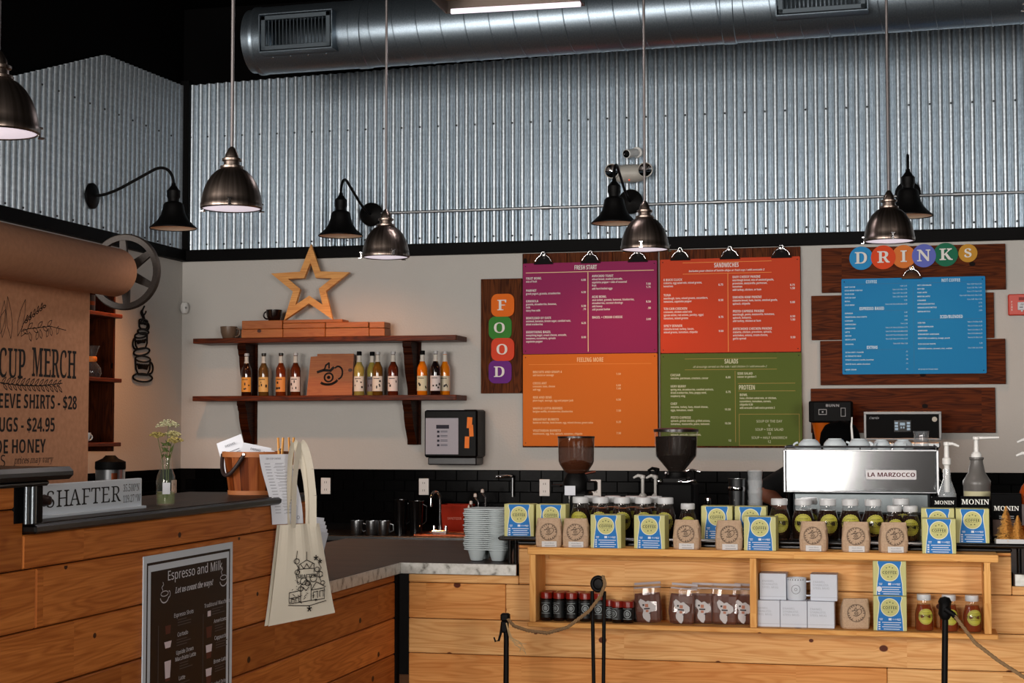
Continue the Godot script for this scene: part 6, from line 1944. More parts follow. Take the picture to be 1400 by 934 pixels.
func grinders() -> void:
	# left: brown tinted cylinder hopper
	var g := thing("bean_grinder", "black coffee grinder with brown tinted cylindrical bean hopper", "grinder", Vector3(-1.552, 1.036, 3.42))
	var st := S()
	lathe(st, [Vector2(0.040, 0.385), Vector2(0.058, 0.395), Vector2(0.080, 0.43), Vector2(0.085, 0.445), Vector2(0.088, 0.556), Vector2(0.086, 0.556)], 32)
	obj("hopper", st, glass("hopper_brown", Color(0.30, 0.165, 0.105), 0.72), g)
	st = S()
	lathe(st, [Vector2(0.082, 0.554), Vector2(0.089, 0.554), Vector2(0.089, 0.563), Vector2(0, 0.565)], 32)
	obj("hopper_lid", st, mt("lid_brown", Color(0.09, 0.055, 0.045), 0.3), g)
	st = S()
	lathe(st, [Vector2(0.0, 0.40), Vector2(0.055, 0.402), Vector2(0.075, 0.432), Vector2(0.03, 0.447), Vector2(0, 0.450)], 24)
	obj("coffee_beans", st, mt("beans", Color(0.045, 0.022, 0.016), 0.6, 0.0, {"metallic_specular": 0.15}), g)
	st = S()
	lathe(st, [Vector2(0.05, 0.28), Vector2(0.062, 0.30), Vector2(0.062, 0.35), Vector2(0.045, 0.385), Vector2(0, 0.385)], 24)
	bx(st, Vector3(0, 0.15, -0.02), Vector3(0.13, 0.30, 0.16), 0.012)
	bx(st, Vector3(0.0, 0.015, 0.02), Vector3(0.16, 0.03, 0.24), 0.01)
	bx(st, Vector3(0.075, 0.325, 0.0), Vector3(0.05, 0.05, 0.06), 0.008)
	bx(st, Vector3(-0.095, 0.325, 0.0), Vector3(0.05, 0.012, 0.05), 0.004)
	obj("body", st, mt("black_metal"), g)
	st = S()
	tube(st, [Vector3(0.05, 0.385, 0.03), Vector3(0.10, 0.395, 0.03)], 0.006, 8)
	obj("adjusting_lever", st, mt("lever_copper", Color(0.35, 0.16, 0.10), 0.3, 0.7), g)
	st = S()
	bx(st, Vector3(-0.018, 0.305, 0.0635), Vector3(0.052, 0.045, 0.003), 0.0005)
	obj("white_label", st, mt("white_paper"), g)
	st = S()
	tube(st, [Vector3(-0.02, 0.28, 0.065), Vector3(-0.02, 0.20, 0.065)], 0.007, 8)
	obj("chute", st, mt("chrome"), g)
	# right: clear conical hopper full of beans
	g = thing("bean_grinder", "black coffee grinder with clear conical hopper full of dark beans", "grinder", Vector3(-1.070, 1.036, 3.42))
	st = S()
	lathe(st, [Vector2(0.040, 0.395), Vector2(0.042, 0.405), Vector2(0.095, 0.468), Vector2(0.097, 0.476), Vector2(0.103, 0.585), Vector2(0.101, 0.585)], 36)
	obj("hopper", st, glass("hopper_clear", Color(0.5, 0.45, 0.42), 0.05), g)
	st = S()
	lathe(st, [Vector2(0.0, 0.398), Vector2(0.038, 0.400), Vector2(0.091, 0.468), Vector2(0.093, 0.476), Vector2(0.097, 0.562), Vector2(0, 0.566)], 36)
	obj("coffee_beans", st, mt("beans"), g)
	st = S()
	lathe(st, [Vector2(0.100, 0.583), Vector2(0.106, 0.584), Vector2(0.106, 0.596), Vector2(0.07, 0.602), Vector2(0, 0.604)], 36)
	obj("hopper_lid", st, mt("lid_brown"), g)
	st = S()
	lathe(st, [Vector2(0.046, 0.35), Vector2(0.052, 0.36), Vector2(0.052, 0.392), Vector2(0.038, 0.398)], 24)
	bx(st, Vector3(0.0, 0.355, 0.0), Vector3(0.12, 0.03, 0.13), 0.006)
	obj("collar", st, mt("black_metal"), g)
	st = S()
	bx(st, Vector3(0.005, 0.175, -0.01), Vector3(0.175, 0.345, 0.20), 0.012)
	obj("body", st, mt("black_satin"), g)
	st = S()
	lathe(st, [Vector2(0, 0), Vector2(0.010, 0), Vector2(0.010, 0.02), Vector2(0, 0.022)], 12, Transform3D(Basis(Vector3.RIGHT, PI / 2), Vector3(-0.035, 0.39, 0.05)))
	lathe(st, [Vector2(0, 0), Vector2(0.008, 0), Vector2(0.008, 0.02), Vector2(0, 0.022)], 12, Transform3D(Basis(Vector3.RIGHT, PI / 2), Vector3(-0.065, 0.352, 0.08)))
	obj("knob", st, mt("chrome"), g)
	st = S()
	tube(st, [Vector3(0.02, 0.352, 0.09), Vector3(0.05, 0.350, 0.10), Vector3(0.105, 0.356, 0.09)], [0.010, 0.006, 0.007], 8)
	tube(st, [Vector3(0.05, 0.40, 0.03), Vector3(0.08, 0.406, 0.03), Vector3(0.115, 0.396, 0.02)], 0.005, 8)
	obj("lever", st, mt("chrome"), g)

func cup_inverted(at: Vector3, r: float, h: float, label: String) -> void:
	var c := thing("espresso_cup", label, "cup", at, rng.randf_range(0, 360), "cups upside down on the espresso machine")
	var st := S()
	lathe(st, [Vector2(r, 0), Vector2(r * 0.99, h * 0.25), Vector2(r * 0.88, h * 0.6), Vector2(r * 0.66, h * 0.88), Vector2(r * 0.55, h * 0.93), Vector2(r * 0.54, h), Vector2(r * 0.47, h), Vector2(r * 0.46, h * 0.95), Vector2(0, h * 0.95)], 26)
	obj("bowl", st, mt("china"), c)
	st = S()
	var pts := []
	for i in 9:
		var a := deg_to_rad(-80 + 160 * i / 8.0)
		pts.append(Vector3(r * 0.88 + cos(a) * r * 0.42, h * 0.42 + sin(a) * h * 0.28, 0))
	tube(st, pts, 0.005, 8)
	obj("handle", st, mt("china"), c)

func espresso_machine() -> void:
	var e := thing("espresso_machine", "wide stainless steel espresso machine seen from behind with white name badge", "espresso machine", Vector3(-0.217, 1.036, 3.17))
	var st := S()
	var X := 0.338
	# local z: back panel faces +z (towards the customers)
	bx(st, Vector3(0, 0.403, 0.275), Vector3(2 * X - 0.004, 0.190, 0.012), 0.003)
	obj("back_panel", st, mt("panel_steel", Color(0.68, 0.69, 0.70), 0.10, 1.0), e)
	st = S()
	bx(st, Vector3(0, 0.3075, 0.281), Vector3(2 * X, 0.006, 0.016), 0.002)
	bx(st, Vector3(0, 0.4985, 0.281), Vector3(2 * X + 0.01, 0.008, 0.018), 0.002)
	bx(st, Vector3(-X - 0.006, 0.403, 0.270), Vector3(0.012, 0.198, 0.03), 0.003)
	bx(st, Vector3(X + 0.006, 0.403, 0.270), Vector3(0.014, 0.198, 0.03), 0.003)
	obj("panel_frame", st, mt("steel_soft"), e)
	st = S()
	bx(st, Vector3(0, 0.494, 0.0), Vector3(2 * X, 0.008, 0.53), 0.002)
	obj("cup_tray_top", st, mt("steel_soft"), e)
	st = S()
	tube(st, [Vector3(-X, 0.515, 0.275), Vector3(X, 0.515, 0.275)], 0.005, 8)
	tube(st, [Vector3(-X, 0.515, 0.275), Vector3(-X, 0.515, -0.26)], 0.005, 8)
	tube(st, [Vector3(X, 0.515, 0.275), Vector3(X, 0.515, -0.26)], 0.005, 8)
	for sx in [-X, 0.0, X]:
		tube(st, [Vector3(sx, 0.497, 0.275), Vector3(sx, 0.515, 0.275)], 0.004, 6)
	obj("cup_rail", st, mt("rail_dark", Color(0.22, 0.22, 0.23), 0.3, 0.8), e)
	st = S()
	bx(st, Vector3(0, 0.255, 0.10), Vector3(2 * X - 0.06, 0.10, 0.30), 0.01)
	obj("boiler_housing", st, mt("housing_grey", Color(0.42, 0.45, 0.46), 0.35, 0.6), e)
	st = S()
	bx(st, Vector3(0, 0.085, 0.0), Vector3(2 * X, 0.05, 0.52), 0.008)
	obj("drip_tray", st, mt("steel_soft"), e)
	for sx in [-1, 1]:
		st = S()
		bx(st, Vector3(sx * (X - 0.01), 0.29, 0.0), Vector3(0.02, 0.40, 0.50), 0.008)
		obj("side_panel", st, mt("black_satin"), e)
		for sz in [-1, 1]:
			st = S()
			lathe(st, [Vector2(0, 0), Vector2(0.03, 0), Vector2(0.028, 0.012), Vector2(0.016, 0.02), Vector2(0.016, 0.065), Vector2(0, 0.065)], 16, Transform3D(Basis.IDENTITY, Vector3(sx * (X - 0.06), 0, sz * 0.20)))
			obj("leg", st, mt("chrome"), e)
	for sx in [-0.17, 0.17]:
		st = S()
		lathe(st, [Vector2(0.0, 0.20), Vector2(0.034, 0.20), Vector2(0.036, 0.26), Vector2(0.045, 0.27), Vector2(0.045, 0.33), Vector2(0, 0.33)], 20, Transform3D(Basis.IDENTITY, Vector3(sx, 0, -0.17)))
		obj("group_head", st, mt("chrome"), e)
	for sx in [-1, 1]:
		st = S()
		tube(st, [Vector3(sx * (X + 0.005), 0.36, -0.18), Vector3(sx * (X + 0.03), 0.34, -0.20), Vector3(sx * (X + 0.02), 0.12, -0.22)], 0.006, 8)
		obj("steam_wand", st, mt("chrome"), e)
		st = S()
		lathe(st, [Vector2(0, 0), Vector2(0.02, 0), Vector2(0.022, 0.02), Vector2(0.012, 0.03), Vector2(0, 0.03)], 14, Transform3D(Basis(Vector3.FORWARD, sx * PI / 2), Vector3(sx * X, 0.395, 0.02)))
		obj("steam_knob", st, mt("black_satin"), e)
	st = S()
	rounded(st, 0.224, 0.043, 0.005, 0.281, 0.2845, Transform3D(Basis.IDENTITY, Vector3(0.138, 0.388, 0)))
	var bd := obj("name_badge", st, mt("badge_white", Color(0.86, 0.85, 0.86), 0.6, 0.0, {"metallic_specular": 0.2}), e)
	st = S()
	txt(st, "LA MARZOCCO", 0.0185, Vector3(0.138, 0.388, 0.2850), "sans_bold", 1, 1.20)
	obj("badge_lettering", st, mt("badge_red", Color(0.30, 0.03, 0.09), 0.7, 0.0, {"metallic_specular": 0.1}), bd)
	# cups on top
	cup_inverted(Vector3(-0.455, 1.5345, 3.30), 0.056, 0.050, "wide grey white cup upside down at the machine's left end")
	cup_inverted(Vector3(-0.337, 1.5345, 3.29), 0.057, 0.054, "wide grey white cup upside down below the barista's cap")
	cup_inverted(Vector3(-0.226, 1.5345, 3.29), 0.055, 0.053, "wide grey white cup upside down beside the white stirrer")
	cup_inverted(Vector3(-0.124, 1.5345, 3.29), 0.045, 0.048, "smaller grey white cup upside down, first under the brewer")
	cup_inverted(Vector3(-0.026, 1.5345, 3.29), 0.048, 0.048, "smaller grey white cup upside down beside the rocks glasses")
	for i in 2:
		var rg := thing("rocks_glass", "lower cut rocks glass on the espresso machine" if i == 0 else "upper cut rocks glass stacked on another", "glass", Vector3(0.058, 1.5345 + i * 0.036, 3.28), 20.0 * i, "rocks glasses on the espresso machine")
		st = S()
		lathe(st, [Vector2(0, 0), Vector2(0.031, 0), Vector2(0.034, 0.008), Vector2(0.032, 0.016), Vector2(0.035, 0.024), Vector2(0.033, 0.032), Vector2(0.038, 0.052), Vector2(0.036, 0.052), Vector2(0.030, 0.012), Vector2(0, 0.012)], 12)
		obj("wall", st, glass("cut_glass", Color(0.6, 0.62, 0.64), 0.10), rg)
	var ws := thing("white_stirrer", "slim white upright stirrer behind the espresso cups", "stirrer", Vector3(-0.262, 1.5345, 3.16))
	st = S()
	tube(st, [Vector3(0, 0, 0), Vector3(0.002, 0.05, 0), Vector3(-0.002, 0.11, 0), Vector3(0.001, 0.155, 0)], [0.007, 0.006, 0.005, 0.003], 8)
	obj("rod", st, mt("white_plastic"), ws)

func brewers() -> void:
	var g := thing("bulk_grinder", "black bulk coffee grinder with lettered head on the back counter", "grinder", Vector3(-0.485, 0.9155, 0.30))
	var st := S()
	bx(st, Vector3(0, 0.826, 0.02), Vector3(0.272, 0.136, 0.26), 0.006)
	obj("head", st, mt("black_satin"), g)
	st = S()
	bx(st, Vector3(0.012, 0.826, 0.1515), Vector3(0.236, 0.120, 0.004), 0.002)
	obj("face_plate", st, mt("face_dark", Color(0.035, 0.035, 0.04), 0.5, 0.0, {"metallic_specular": 0.2}), g)
	st = S()
	txt(st, "BUNN", 0.016, Vector3(0.014, 0.865, 0.1542), "sans_bold", 1, 1.35)
	ring_extrude(st, PackedVector2Array([Vector2(-0.074, 0.806), Vector2(-0.022, 0.806), Vector2(-0.022, 0.842), Vector2(-0.074, 0.842)]), PackedVector2Array([Vector2(-0.070, 0.810), Vector2(-0.026, 0.810), Vector2(-0.026, 0.838), Vector2(-0.070, 0.838)]), 0.1536, 0.1542)
	ring_extrude(st, PackedVector2Array([Vector2(0.066, 0.795), Vector2(0.096, 0.795), Vector2(0.096, 0.85), Vector2(0.066, 0.85)]), PackedVector2Array([Vector2(0.069, 0.798), Vector2(0.093, 0.798), Vector2(0.093, 0.847), Vector2(0.069, 0.847)]), 0.1536, 0.1542)
	bx(st, Vector3(-0.048, 0.824, 0.1539), Vector3(0.010, 0.010, 0.0006))
	obj("face_lettering", st, mt("face_print", Color(0.62, 0.62, 0.63), 0.6), g)
	st = S()
	lathe(st, [Vector2(0.030, 0.60), Vector2(0.034, 0.61), Vector2(0.062, 0.755), Vector2(0.0, 0.757)], 20, Transform3D(Basis.IDENTITY, Vector3(-0.06, 0, 0.06)))
	obj("amber_funnel", st, mt("funnel_amber", Color(0.72, 0.33, 0.04), 0.25), g)
	st = S()
	bx(st, Vector3(0, 0.38, -0.06), Vector3(0.25, 0.76, 0.10), 0.006)
	bx(st, Vector3(0, 0.02, 0.02), Vector3(0.26, 0.04, 0.26), 0.006)
	obj("column", st, mt("black_satin"), g)
	st = S()
	lathe(st, [Vector2(0, 0), Vector2(0.02, 0), Vector2(0.02, 0.03), Vector2(0, 0.032)], 14, Transform3D(Basis(Vector3.RIGHT, PI / 2), Vector3(-0.09, 0.585, 0.05)))
	obj("chute_knob", st, mt("black_gloss"), g)
	var b := thing("coffee_brewer", "steel-framed coffee brewer with glowing touch screen on the back counter", "coffee brewer", Vector3(-0.036, 0.9155, 0.33))
	st = S()
	bx(st, Vector3(0, 0.735, 0.0), Vector3(0.476, 0.180, 0.24), 0.004)
	obj("head", st, mt("black_satin"), b)
	st = S()
	bx(st, Vector3(0, 0.8165, 0.122), Vector3(0.482, 0.020, 0.012), 0.003)
	bx(st, Vector3(0, 0.6505, 0.122), Vector3(0.482, 0.014, 0.012), 0.003)
	bx(st, Vector3(-0.2315, 0.735, 0.122), Vector3(0.018, 0.16, 0.012), 0.003)
	bx(st, Vector3(0.2315, 0.735, 0.122), Vector3(0.018, 0.16, 0.012), 0.003)
	obj("steel_frame", st, mt("frame_steel", Color(0.46, 0.46, 0.46), 0.45, 0.8), b)
	st = S()
	bx(st, Vector3(0, 0.612, 0.06), Vector3(0.46, 0.035, 0.14), 0.006)
	obj("steel_shelf", st, mt("steel"), b)
	st = S()
	bx(st, Vector3(0, 0.30, -0.03), Vector3(0.44, 0.60, 0.18), 0.004)
	bx(st, Vector3(0, 0.015, 0.02), Vector3(0.46, 0.03, 0.26), 0.004)
	obj("body", st, mt("black_metal"), b)
	st = S()
	bx(st, Vector3(0.0, 0.733, 0.122), Vector3(0.108, 0.076, 0.006), 0.002)
	var sc := obj("screen", st, mt("screen_dark", Color(0.02, 0.02, 0.03), 0.15), b)
	st = S()
	for sx in [-0.037, 0.037]:
		for sy in [-0.019, 0.0, 0.019]:
			bx(st, Vector3(sx, 0.733 + sy, 0.1256), Vector3(0.020, 0.014, 0.0008))
	bx(st, Vector3(0.0, 0.746, 0.1256), Vector3(0.032, 0.018, 0.0008))
	bx(st, Vector3(-0.008, 0.724, 0.1256), Vector3(0.009, 0.012, 0.0008))
	bx(st, Vector3(0.008, 0.724, 0.1256), Vector3(0.009, 0.012, 0.0008))
	obj("lit_buttons", st, glow("screen_glow", Color(0.52, 0.60, 0.66), 0.45), sc)
	st = S()
	txt(st, "Curtis", 0.014, Vector3(-0.205, 0.785, 0.1205), "serif_bold", 0, 1.0, Basis.IDENTITY, 0.25)
	obj("maker_lettering", st, mt("face_print"), b)
	st = S()
	lathe(st, [Vector2(0, 0), Vector2(0.016, 0), Vector2(0.016, 0.003), Vector2(0, 0.004)], 20, Transform3D(Basis(Vector3.RIGHT, PI / 2), Vector3(0.198, 0.776, 0.1195)))
	obj("round_emblem", st, mt("emblem_cream", Color(0.72, 0.68, 0.62), 0.4), b)
	st = S()
	lathe(st, [Vector2(0.010, 0), Vector2(0.014, 0.003), Vector2(0.014, 0.014), Vector2(0, 0.016)], 14, Transform3D(Basis(Vector3.RIGHT, PI / 2), Vector3(-0.055, 0.585, 0.065)))
	obj("tap_knob", st, mt("chrome"), b)

func syrup_corner() -> void:
	var st := S()
	# black cartons
	for q in [[0.145, 0.105, 0.182, 3.93, 0.015, "black lettered carton behind the honey jars, the narrowest of three"], [0.272, 0.118, 0.186, 3.93, 0.021, "black lettered carton standing before the grey sauce jug"], [0.398, 0.124, 0.200, 3.93, 0.019, "black lettered carton with brown picture behind the golden trees"]]:
		var c := thing("syrup_carton", q[5], "carton", Vector3(q[0], 1.1605, q[3] - 0.03), 0.0, "black lettered cartons on the ledge")
		st = S()
		bx(st, Vector3(0, q[2] / 2, 0), Vector3(q[1], q[2], 0.06), 0.002)
		obj("box", st, mt("carton_black", Color(0.03, 0.03, 0.034), 0.6, 0.0, {"metallic_specular": 0.15}), c)
		st = S()
		txt(st, "MONIN", q[4], Vector3(0, q[2] - 0.022 if q[2] < 0.19 else q[2] - 0.062, 0.0304), "serif_bold", 1, 1.05)
		obj("lettering", st, mt("print_white"), c)
		if q[2] > 0.19:
			st = S()
			bx(st, Vector3(0, 0.055, 0.0302), Vector3(q[1] - 0.012, 0.07, 0.0006))
			obj("picture", st, mt("carton_brown", Color(0.30, 0.20, 0.15), 0.6), c)
			st = S()
			for i in 2:
				bx(st, Vector3(0, 0.105 - i * 0.008, 0.0304), Vector3(0.06, 0.003, 0.0004))
			obj("small_print", st, mt("face_print"), c)
	# clear bottle with white pump
	var p := thing("sauce_bottle", "clear flask bottle with long white pump beside the espresso machine", "pump bottle", Vector3(0.160, 1.1605, 3.80))
	st = S()
	lathe(st, [Vector2(0, 0), Vector2(0.036, 0), Vector2(0.038, 0.006), Vector2(0.038, 0.19), Vector2(0.030, 0.215), Vector2(0.016, 0.255), Vector2(0.015, 0.30), Vector2(0.013, 0.30)], 24)
	obj("glass_body", st, glass("flask_glass", Color(0.82, 0.85, 0.87), 0.3), p)
	st = S()
	lathe(st, [Vector2(0.0385, 0.13), Vector2(0.0385, 0.185)], 12, Transform3D.IDENTITY, -1.2, 1.2)
	obj("label", st, mt("label_grey", Color(0.62, 0.64, 0.66), 0.6), p)
	st = S()
	lathe(st, [Vector2(0.012, 0.20), Vector2(0.012, 0.315), Vector2(0.018, 0.32), Vector2(0.018, 0.345), Vector2(0.011, 0.35), Vector2(0.010, 0.40), Vector2(0.013, 0.402), Vector2(0.012, 0.416), Vector2(0, 0.418)], 16)
	tube(st, [Vector3(0, 0.408, 0), Vector3(0.025, 0.409, 0.0), Vector3(0.052, 0.398, 0.0)], [0.010, 0.007, 0.005], 8)
	obj("pump_head", st, mt("white_plastic"), p)
	# grey sauce jug
	p = thing("sauce_jug", "large grey sauce jug with straight white pump", "pump bottle", Vector3(0.285, 1.1605, 3.78))
	st = S()
	lathe(st, [Vector2(0, 0), Vector2(0.054, 0), Vector2(0.057, 0.008), Vector2(0.057, 0.225), Vector2(0.059, 0.232), Vector2(0.059, 0.248), Vector2(0.050, 0.262), Vector2(0.036, 0.285), Vector2(0.028, 0.325), Vector2(0.027, 0.338), Vector2(0.031, 0.342), Vector2(0.031, 0.350), Vector2(0, 0.352)], 30)
	obj("body", st, mt("jug_grey", Color(0.36, 0.35, 0.34), 0.35), p)
	st = S()
	lathe(st, [Vector2(0.0575, 0.165), Vector2(0.0575, 0.205)], 14, Transform3D.IDENTITY, -1.3, 1.3)
	obj("label", st, mt("label_cream", Color(0.72, 0.70, 0.56), 0.6), p)
	st = S()
	lathe(st, [Vector2(0.022, 0.35), Vector2(0.023, 0.362), Vector2(0.016, 0.372), Vector2(0.011, 0.375), Vector2(0.009, 0.425), Vector2(0.015, 0.427), Vector2(0.015, 0.438), Vector2(0, 0.440)], 18)
	tube(st, [Vector3(-0.012, 0.4335, 0), Vector3(0.04, 0.4345, 0), Vector3(0.095, 0.436, 0)], [0.008, 0.006, 0.005], 8)
	obj("pump_head", st, mt("white_plastic"), p)
	# orange bottle at the picture's edge
	for q in [[0.505, 3.76, 0.318, "orange syrup bottle with white pump behind the golden trees"], [0.52, 3.60, 0.375, "taller orange syrup bottle with white pump set back behind another"]]:
		p = thing("orange_syrup", q[3], "pump bottle", Vector3(q[0], 1.1605, q[1]), 0.0, "orange syrup bottles at the ledge's right end")
		st = S()
		lathe(st, [Vector2(0, 0), Vector2(0.042, 0), Vector2(0.044, 0.006), Vector2(0.044, 0.20), Vector2(0.034, 0.225), Vector2(0.016, 0.25), Vector2(0.015, 0.27), Vector2(0, 0.27)], 22)
		obj("body", st, mt("syrup_orange", Color(0.62, 0.24, 0.04), 0.08), p)
		st = S()
		lathe(st, [Vector2(0.0446, 0.06), Vector2(0.0446, 0.15)], 12, Transform3D.IDENTITY, -1.4, 1.4)
		obj("label", st, mt("label_pale", Color(0.74, 0.70, 0.70), 0.6), p)
		pump_head(p, Vector3(0, 0.265, 0), q[2] - 0.22, -0.055, mt("white_plastic"))
	# white tray with golden bottle-brush trees
	var ty := thing("white_tray", "white rectangular tray carrying the golden trees", "tray", Vector3(0.475, 1.1605, 4.04), 3.0)
	st = S()
	var a := PackedVector2Array([Vector2(-0.13, -0.034), Vector2(0.13, -0.034), Vector2(0.13, 0.034), Vector2(-0.13, 0.034)])
	var bb := PackedVector2Array([Vector2(-0.122, -0.028), Vector2(0.122, -0.028), Vector2(0.122, 0.028), Vector2(-0.122, 0.028)])
	ring_extrude(st, a, bb, 0.0, 0.018, Transform3D(Basis(Vector3.RIGHT, -PI / 2), Vector3.ZERO))
	obj("rim", st, mt("tray_white", Color(0.74, 0.75, 0.76), 0.5), ty)
	st = S()
	bx(st, Vector3(0, 0.002, 0), Vector3(0.244, 0.004, 0.056))
	obj("base", st, mt("tray_white"), ty)
	for q in [[0.390, 0.150, 0.046, "golden bottle-brush tree standing tallest, first on the white tray"], [0.436, 0.112, 0.036, "mid-sized golden bottle-brush tree on the white tray"], [0.484, 0.092, 0.034, "short golden bottle-brush tree on the white tray"]]:
		var t := thing("bottle_brush_tree", q[3], "ornamental tree", Vector3(q[0], 1.165, 4.04), 0.0, "golden trees on the white tray")
		st = S()
		tube(st, [Vector3(0, 0, 0), Vector3(0, q[1] * 0.96, 0)], 0.002, 5)
		lathe(st, [Vector2(0, 0), Vector2(0.012, 0), Vector2(0.010, 0.008), Vector2(0, 0.009)], 10)
		obj("wire_trunk", st, mt("gold_dark", Color(0.30, 0.20, 0.08), 0.6), t)
		st = S()
		for k in 1100:
			var f := rng.randf()
			var y: float = 0.012 + f * (q[1] - 0.014)
			var tier := 1.0 - 0.25 * fmod(f * 6.0, 1.0)
			var rr: float = q[2] * (1.0 - f) * tier * rng.randf_range(0.55, 1.2) + 0.004
			var an := rng.randf() * TAU
			var tip := Vector3(cos(an) * rr, y - rr * 0.12, sin(an) * rr)
			var side := Vector3(-sin(an), 0, cos(an)) * 0.0014
			var nn := Vector3(cos(an) * 0.5, 0.8, sin(an) * 0.5).normalized()
			tri(st, Vector3(0, y, 0) - side, Vector3(0, y, 0) + side, tip + Vector3(0, 0.0012, 0), nn, nn, nn)
			tri(st, tip - side * 1.5 - Vector3(0, 0.0014, 0), tip + side * 1.5, Vector3(0, y, 0), nn, nn, nn)
		obj("bristles", st, mt("gold_bristle", Color(0.92, 0.72, 0.38), 0.5), t).set_meta("kind", "stuff")

# ------------------------------------------------------------------ barista, built as one skin surface with clothes over it
# bones: [from, to, radius at from, radius at to]
func body_mesh(bones: Array, k: float, cell: float) -> SurfaceTool:
	var lo := Vector3.INF
	var hi := -Vector3.INF
	for b in bones:
		var r: float = maxf(b[2], b[3]) + k + cell * 2.0
		for e in [b[0], b[1]]:
			lo = lo.min(e - Vector3.ONE * r)
			hi = hi.max(e + Vector3.ONE * r)
	var n := Vector3i(((hi - lo) / cell).ceil()) + Vector3i.ONE
	var f := PackedFloat32Array()
	f.resize(n.x * n.y * n.z)
	f.fill(1.0)
	for b in bones:
		var a: Vector3 = b[0]
		var c: Vector3 = b[1]
		var r: float = maxf(b[2], b[3]) + k * 1.5 + cell * 2.0
		var i0 := Vector3i(((a.min(c) - Vector3.ONE * r - lo) / cell).floor()).clamp(Vector3i.ZERO, n - Vector3i.ONE)
		var i1 := Vector3i(((a.max(c) + Vector3.ONE * r - lo) / cell).ceil()).clamp(Vector3i.ZERO, n - Vector3i.ONE)
		var ac := c - a
		var l2 := maxf(ac.length_squared(), 1e-9)
		for z in range(i0.z, i1.z + 1):
			for y in range(i0.y, i1.y + 1):
				for x in range(i0.x, i1.x + 1):
					var p := lo + Vector3(x, y, z) * cell
					var t := clampf((p - a).dot(ac) / l2, 0.0, 1.0)
					var d := p.distance_to(a + ac * t) - lerpf(b[2], b[3], t)
					var at := x + n.x * (y + n.y * z)
					var o := f[at]
					var h := maxf(k - absf(o - d), 0.0) / k
					f[at] = minf(o, d) - h * h * k * 0.25
	var st := S()
	var ids := {}
	var vs := PackedVector3Array()
	var sx := 1
	var sy := n.x
	var sz := n.x * n.y
	for z in n.z - 1:
		for y in n.y - 1:
			for x in n.x - 1:
				var at := x + n.x * (y + n.y * z)
				var inside := 0
				var s := Vector3.ZERO
				var m := 0
				var q := [f[at], f[at + sx], f[at + sy], f[at + sx + sy], f[at + sz], f[at + sx + sz], f[at + sy + sz], f[at + sx + sy + sz]]
				for v in q:
					if v < 0.0:
						inside += 1
				if inside == 0 or inside == 8:
					continue
				for e in [[0, 1], [2, 3], [4, 5], [6, 7], [0, 2], [1, 3], [4, 6], [5, 7], [0, 4], [1, 5], [2, 6], [3, 7]]:
					var u: float = q[e[0]]
					var w: float = q[e[1]]
					if (u < 0.0) != (w < 0.0):
						var t := u / (u - w)
						var pa := Vector3(e[0] & 1, (e[0] >> 1) & 1, e[0] >> 2)
						var pb := Vector3(e[1] & 1, (e[1] >> 1) & 1, e[1] >> 2)
						s += pa.lerp(pb, t)
						m += 1
				ids[at] = vs.size()
				vs.append(lo + (Vector3(x, y, z) + s / m) * cell)
	var grad := func(p: Vector3) -> Vector3:
		var g := ((p - lo) / cell)
		var i := Vector3i(g.round()).clamp(Vector3i.ONE, n - Vector3i.ONE * 2)
		var at := i.x + n.x * (i.y + n.y * i.z)
		return Vector3(f[at + sx] - f[at - sx], f[at + sy] - f[at - sy], f[at + sz] - f[at - sz]).normalized()
	var ns := PackedVector3Array()
	for v in vs:
		ns.append(grad.call(v))
	for at in ids:
		var x: int = at % n.x
		var y: int = (at / n.x) % n.y
		var z: int = at / sz
		for ax in 3:
			var step: int = [sx, sy, sz][ax]
			var s1: int = [sy, sz, sx][ax]
			var s2: int = [sz, sx, sy][ax]
			if [y, z, x][ax] < 1 or [z, x, y][ax] < 1:
				continue
			if (f[at] < 0.0) == (f[at + step] < 0.0):
				continue
			if not (ids.has(at - s1) and ids.has(at - s2) and ids.has(at - s1 - s2)):
				continue
			var i := [ids[at], ids[at - s1], ids[at - s1 - s2], ids[at - s2]]
			tri(st, vs[i[0]], vs[i[1]], vs[i[2]], ns[i[0]], ns[i[1]], ns[i[2]])
			tri(st, vs[i[0]], vs[i[2]], vs[i[3]], ns[i[0]], ns[i[2]], ns[i[3]])
	return st

func hand_bones(wrist: Vector3, dir: Vector3, palm_n: Vector3, thumb_side: Vector3) -> Array:
	# palm, four fingers of different lengths curled forward, thumb from the side of the palm
	var out := []
	var across := thumb_side.normalized()
	out.append([wrist, wrist + dir * 0.03, 0.022, 0.024])
	for i in 4:
		var o: Vector3 = across * (0.027 - i * 0.018)
		out.append([wrist + dir * 0.025 + o * 0.6, wrist + dir * 0.085 + o, 0.015, 0.012])
		var L: float = [0.036, 0.042, 0.038, 0.030][i]
		var k0: Vector3 = wrist + dir * 0.088 + o
		var k1: Vector3 = k0 + (dir * 0.8 + palm_n * 0.6).normalized() * L
		var k2: Vector3 = k1 + (dir * 0.25 + palm_n * 0.97).normalized() * L * 0.7
		var k3: Vector3 = k2 + (palm_n * 0.9 - dir * 0.35).normalized() * L * 0.5
		out.append([k0, k1, 0.0095, 0.009])
		out.append([k1, k2, 0.009, 0.0085])
		out.append([k2, k3, 0.0085, 0.0075])
	var t0 := wrist + dir * 0.03 + across * 0.022
	var t1 := t0 + (across * 0.8 + dir * 0.6).normalized() * 0.035
	var t2 := t1 + (dir * 0.8 + palm_n * 0.6).normalized() * 0.030
	out.append([t0, t1, 0.014, 0.0105])
	out.append([t1, t2, 0.0105, 0.0085])
	return out

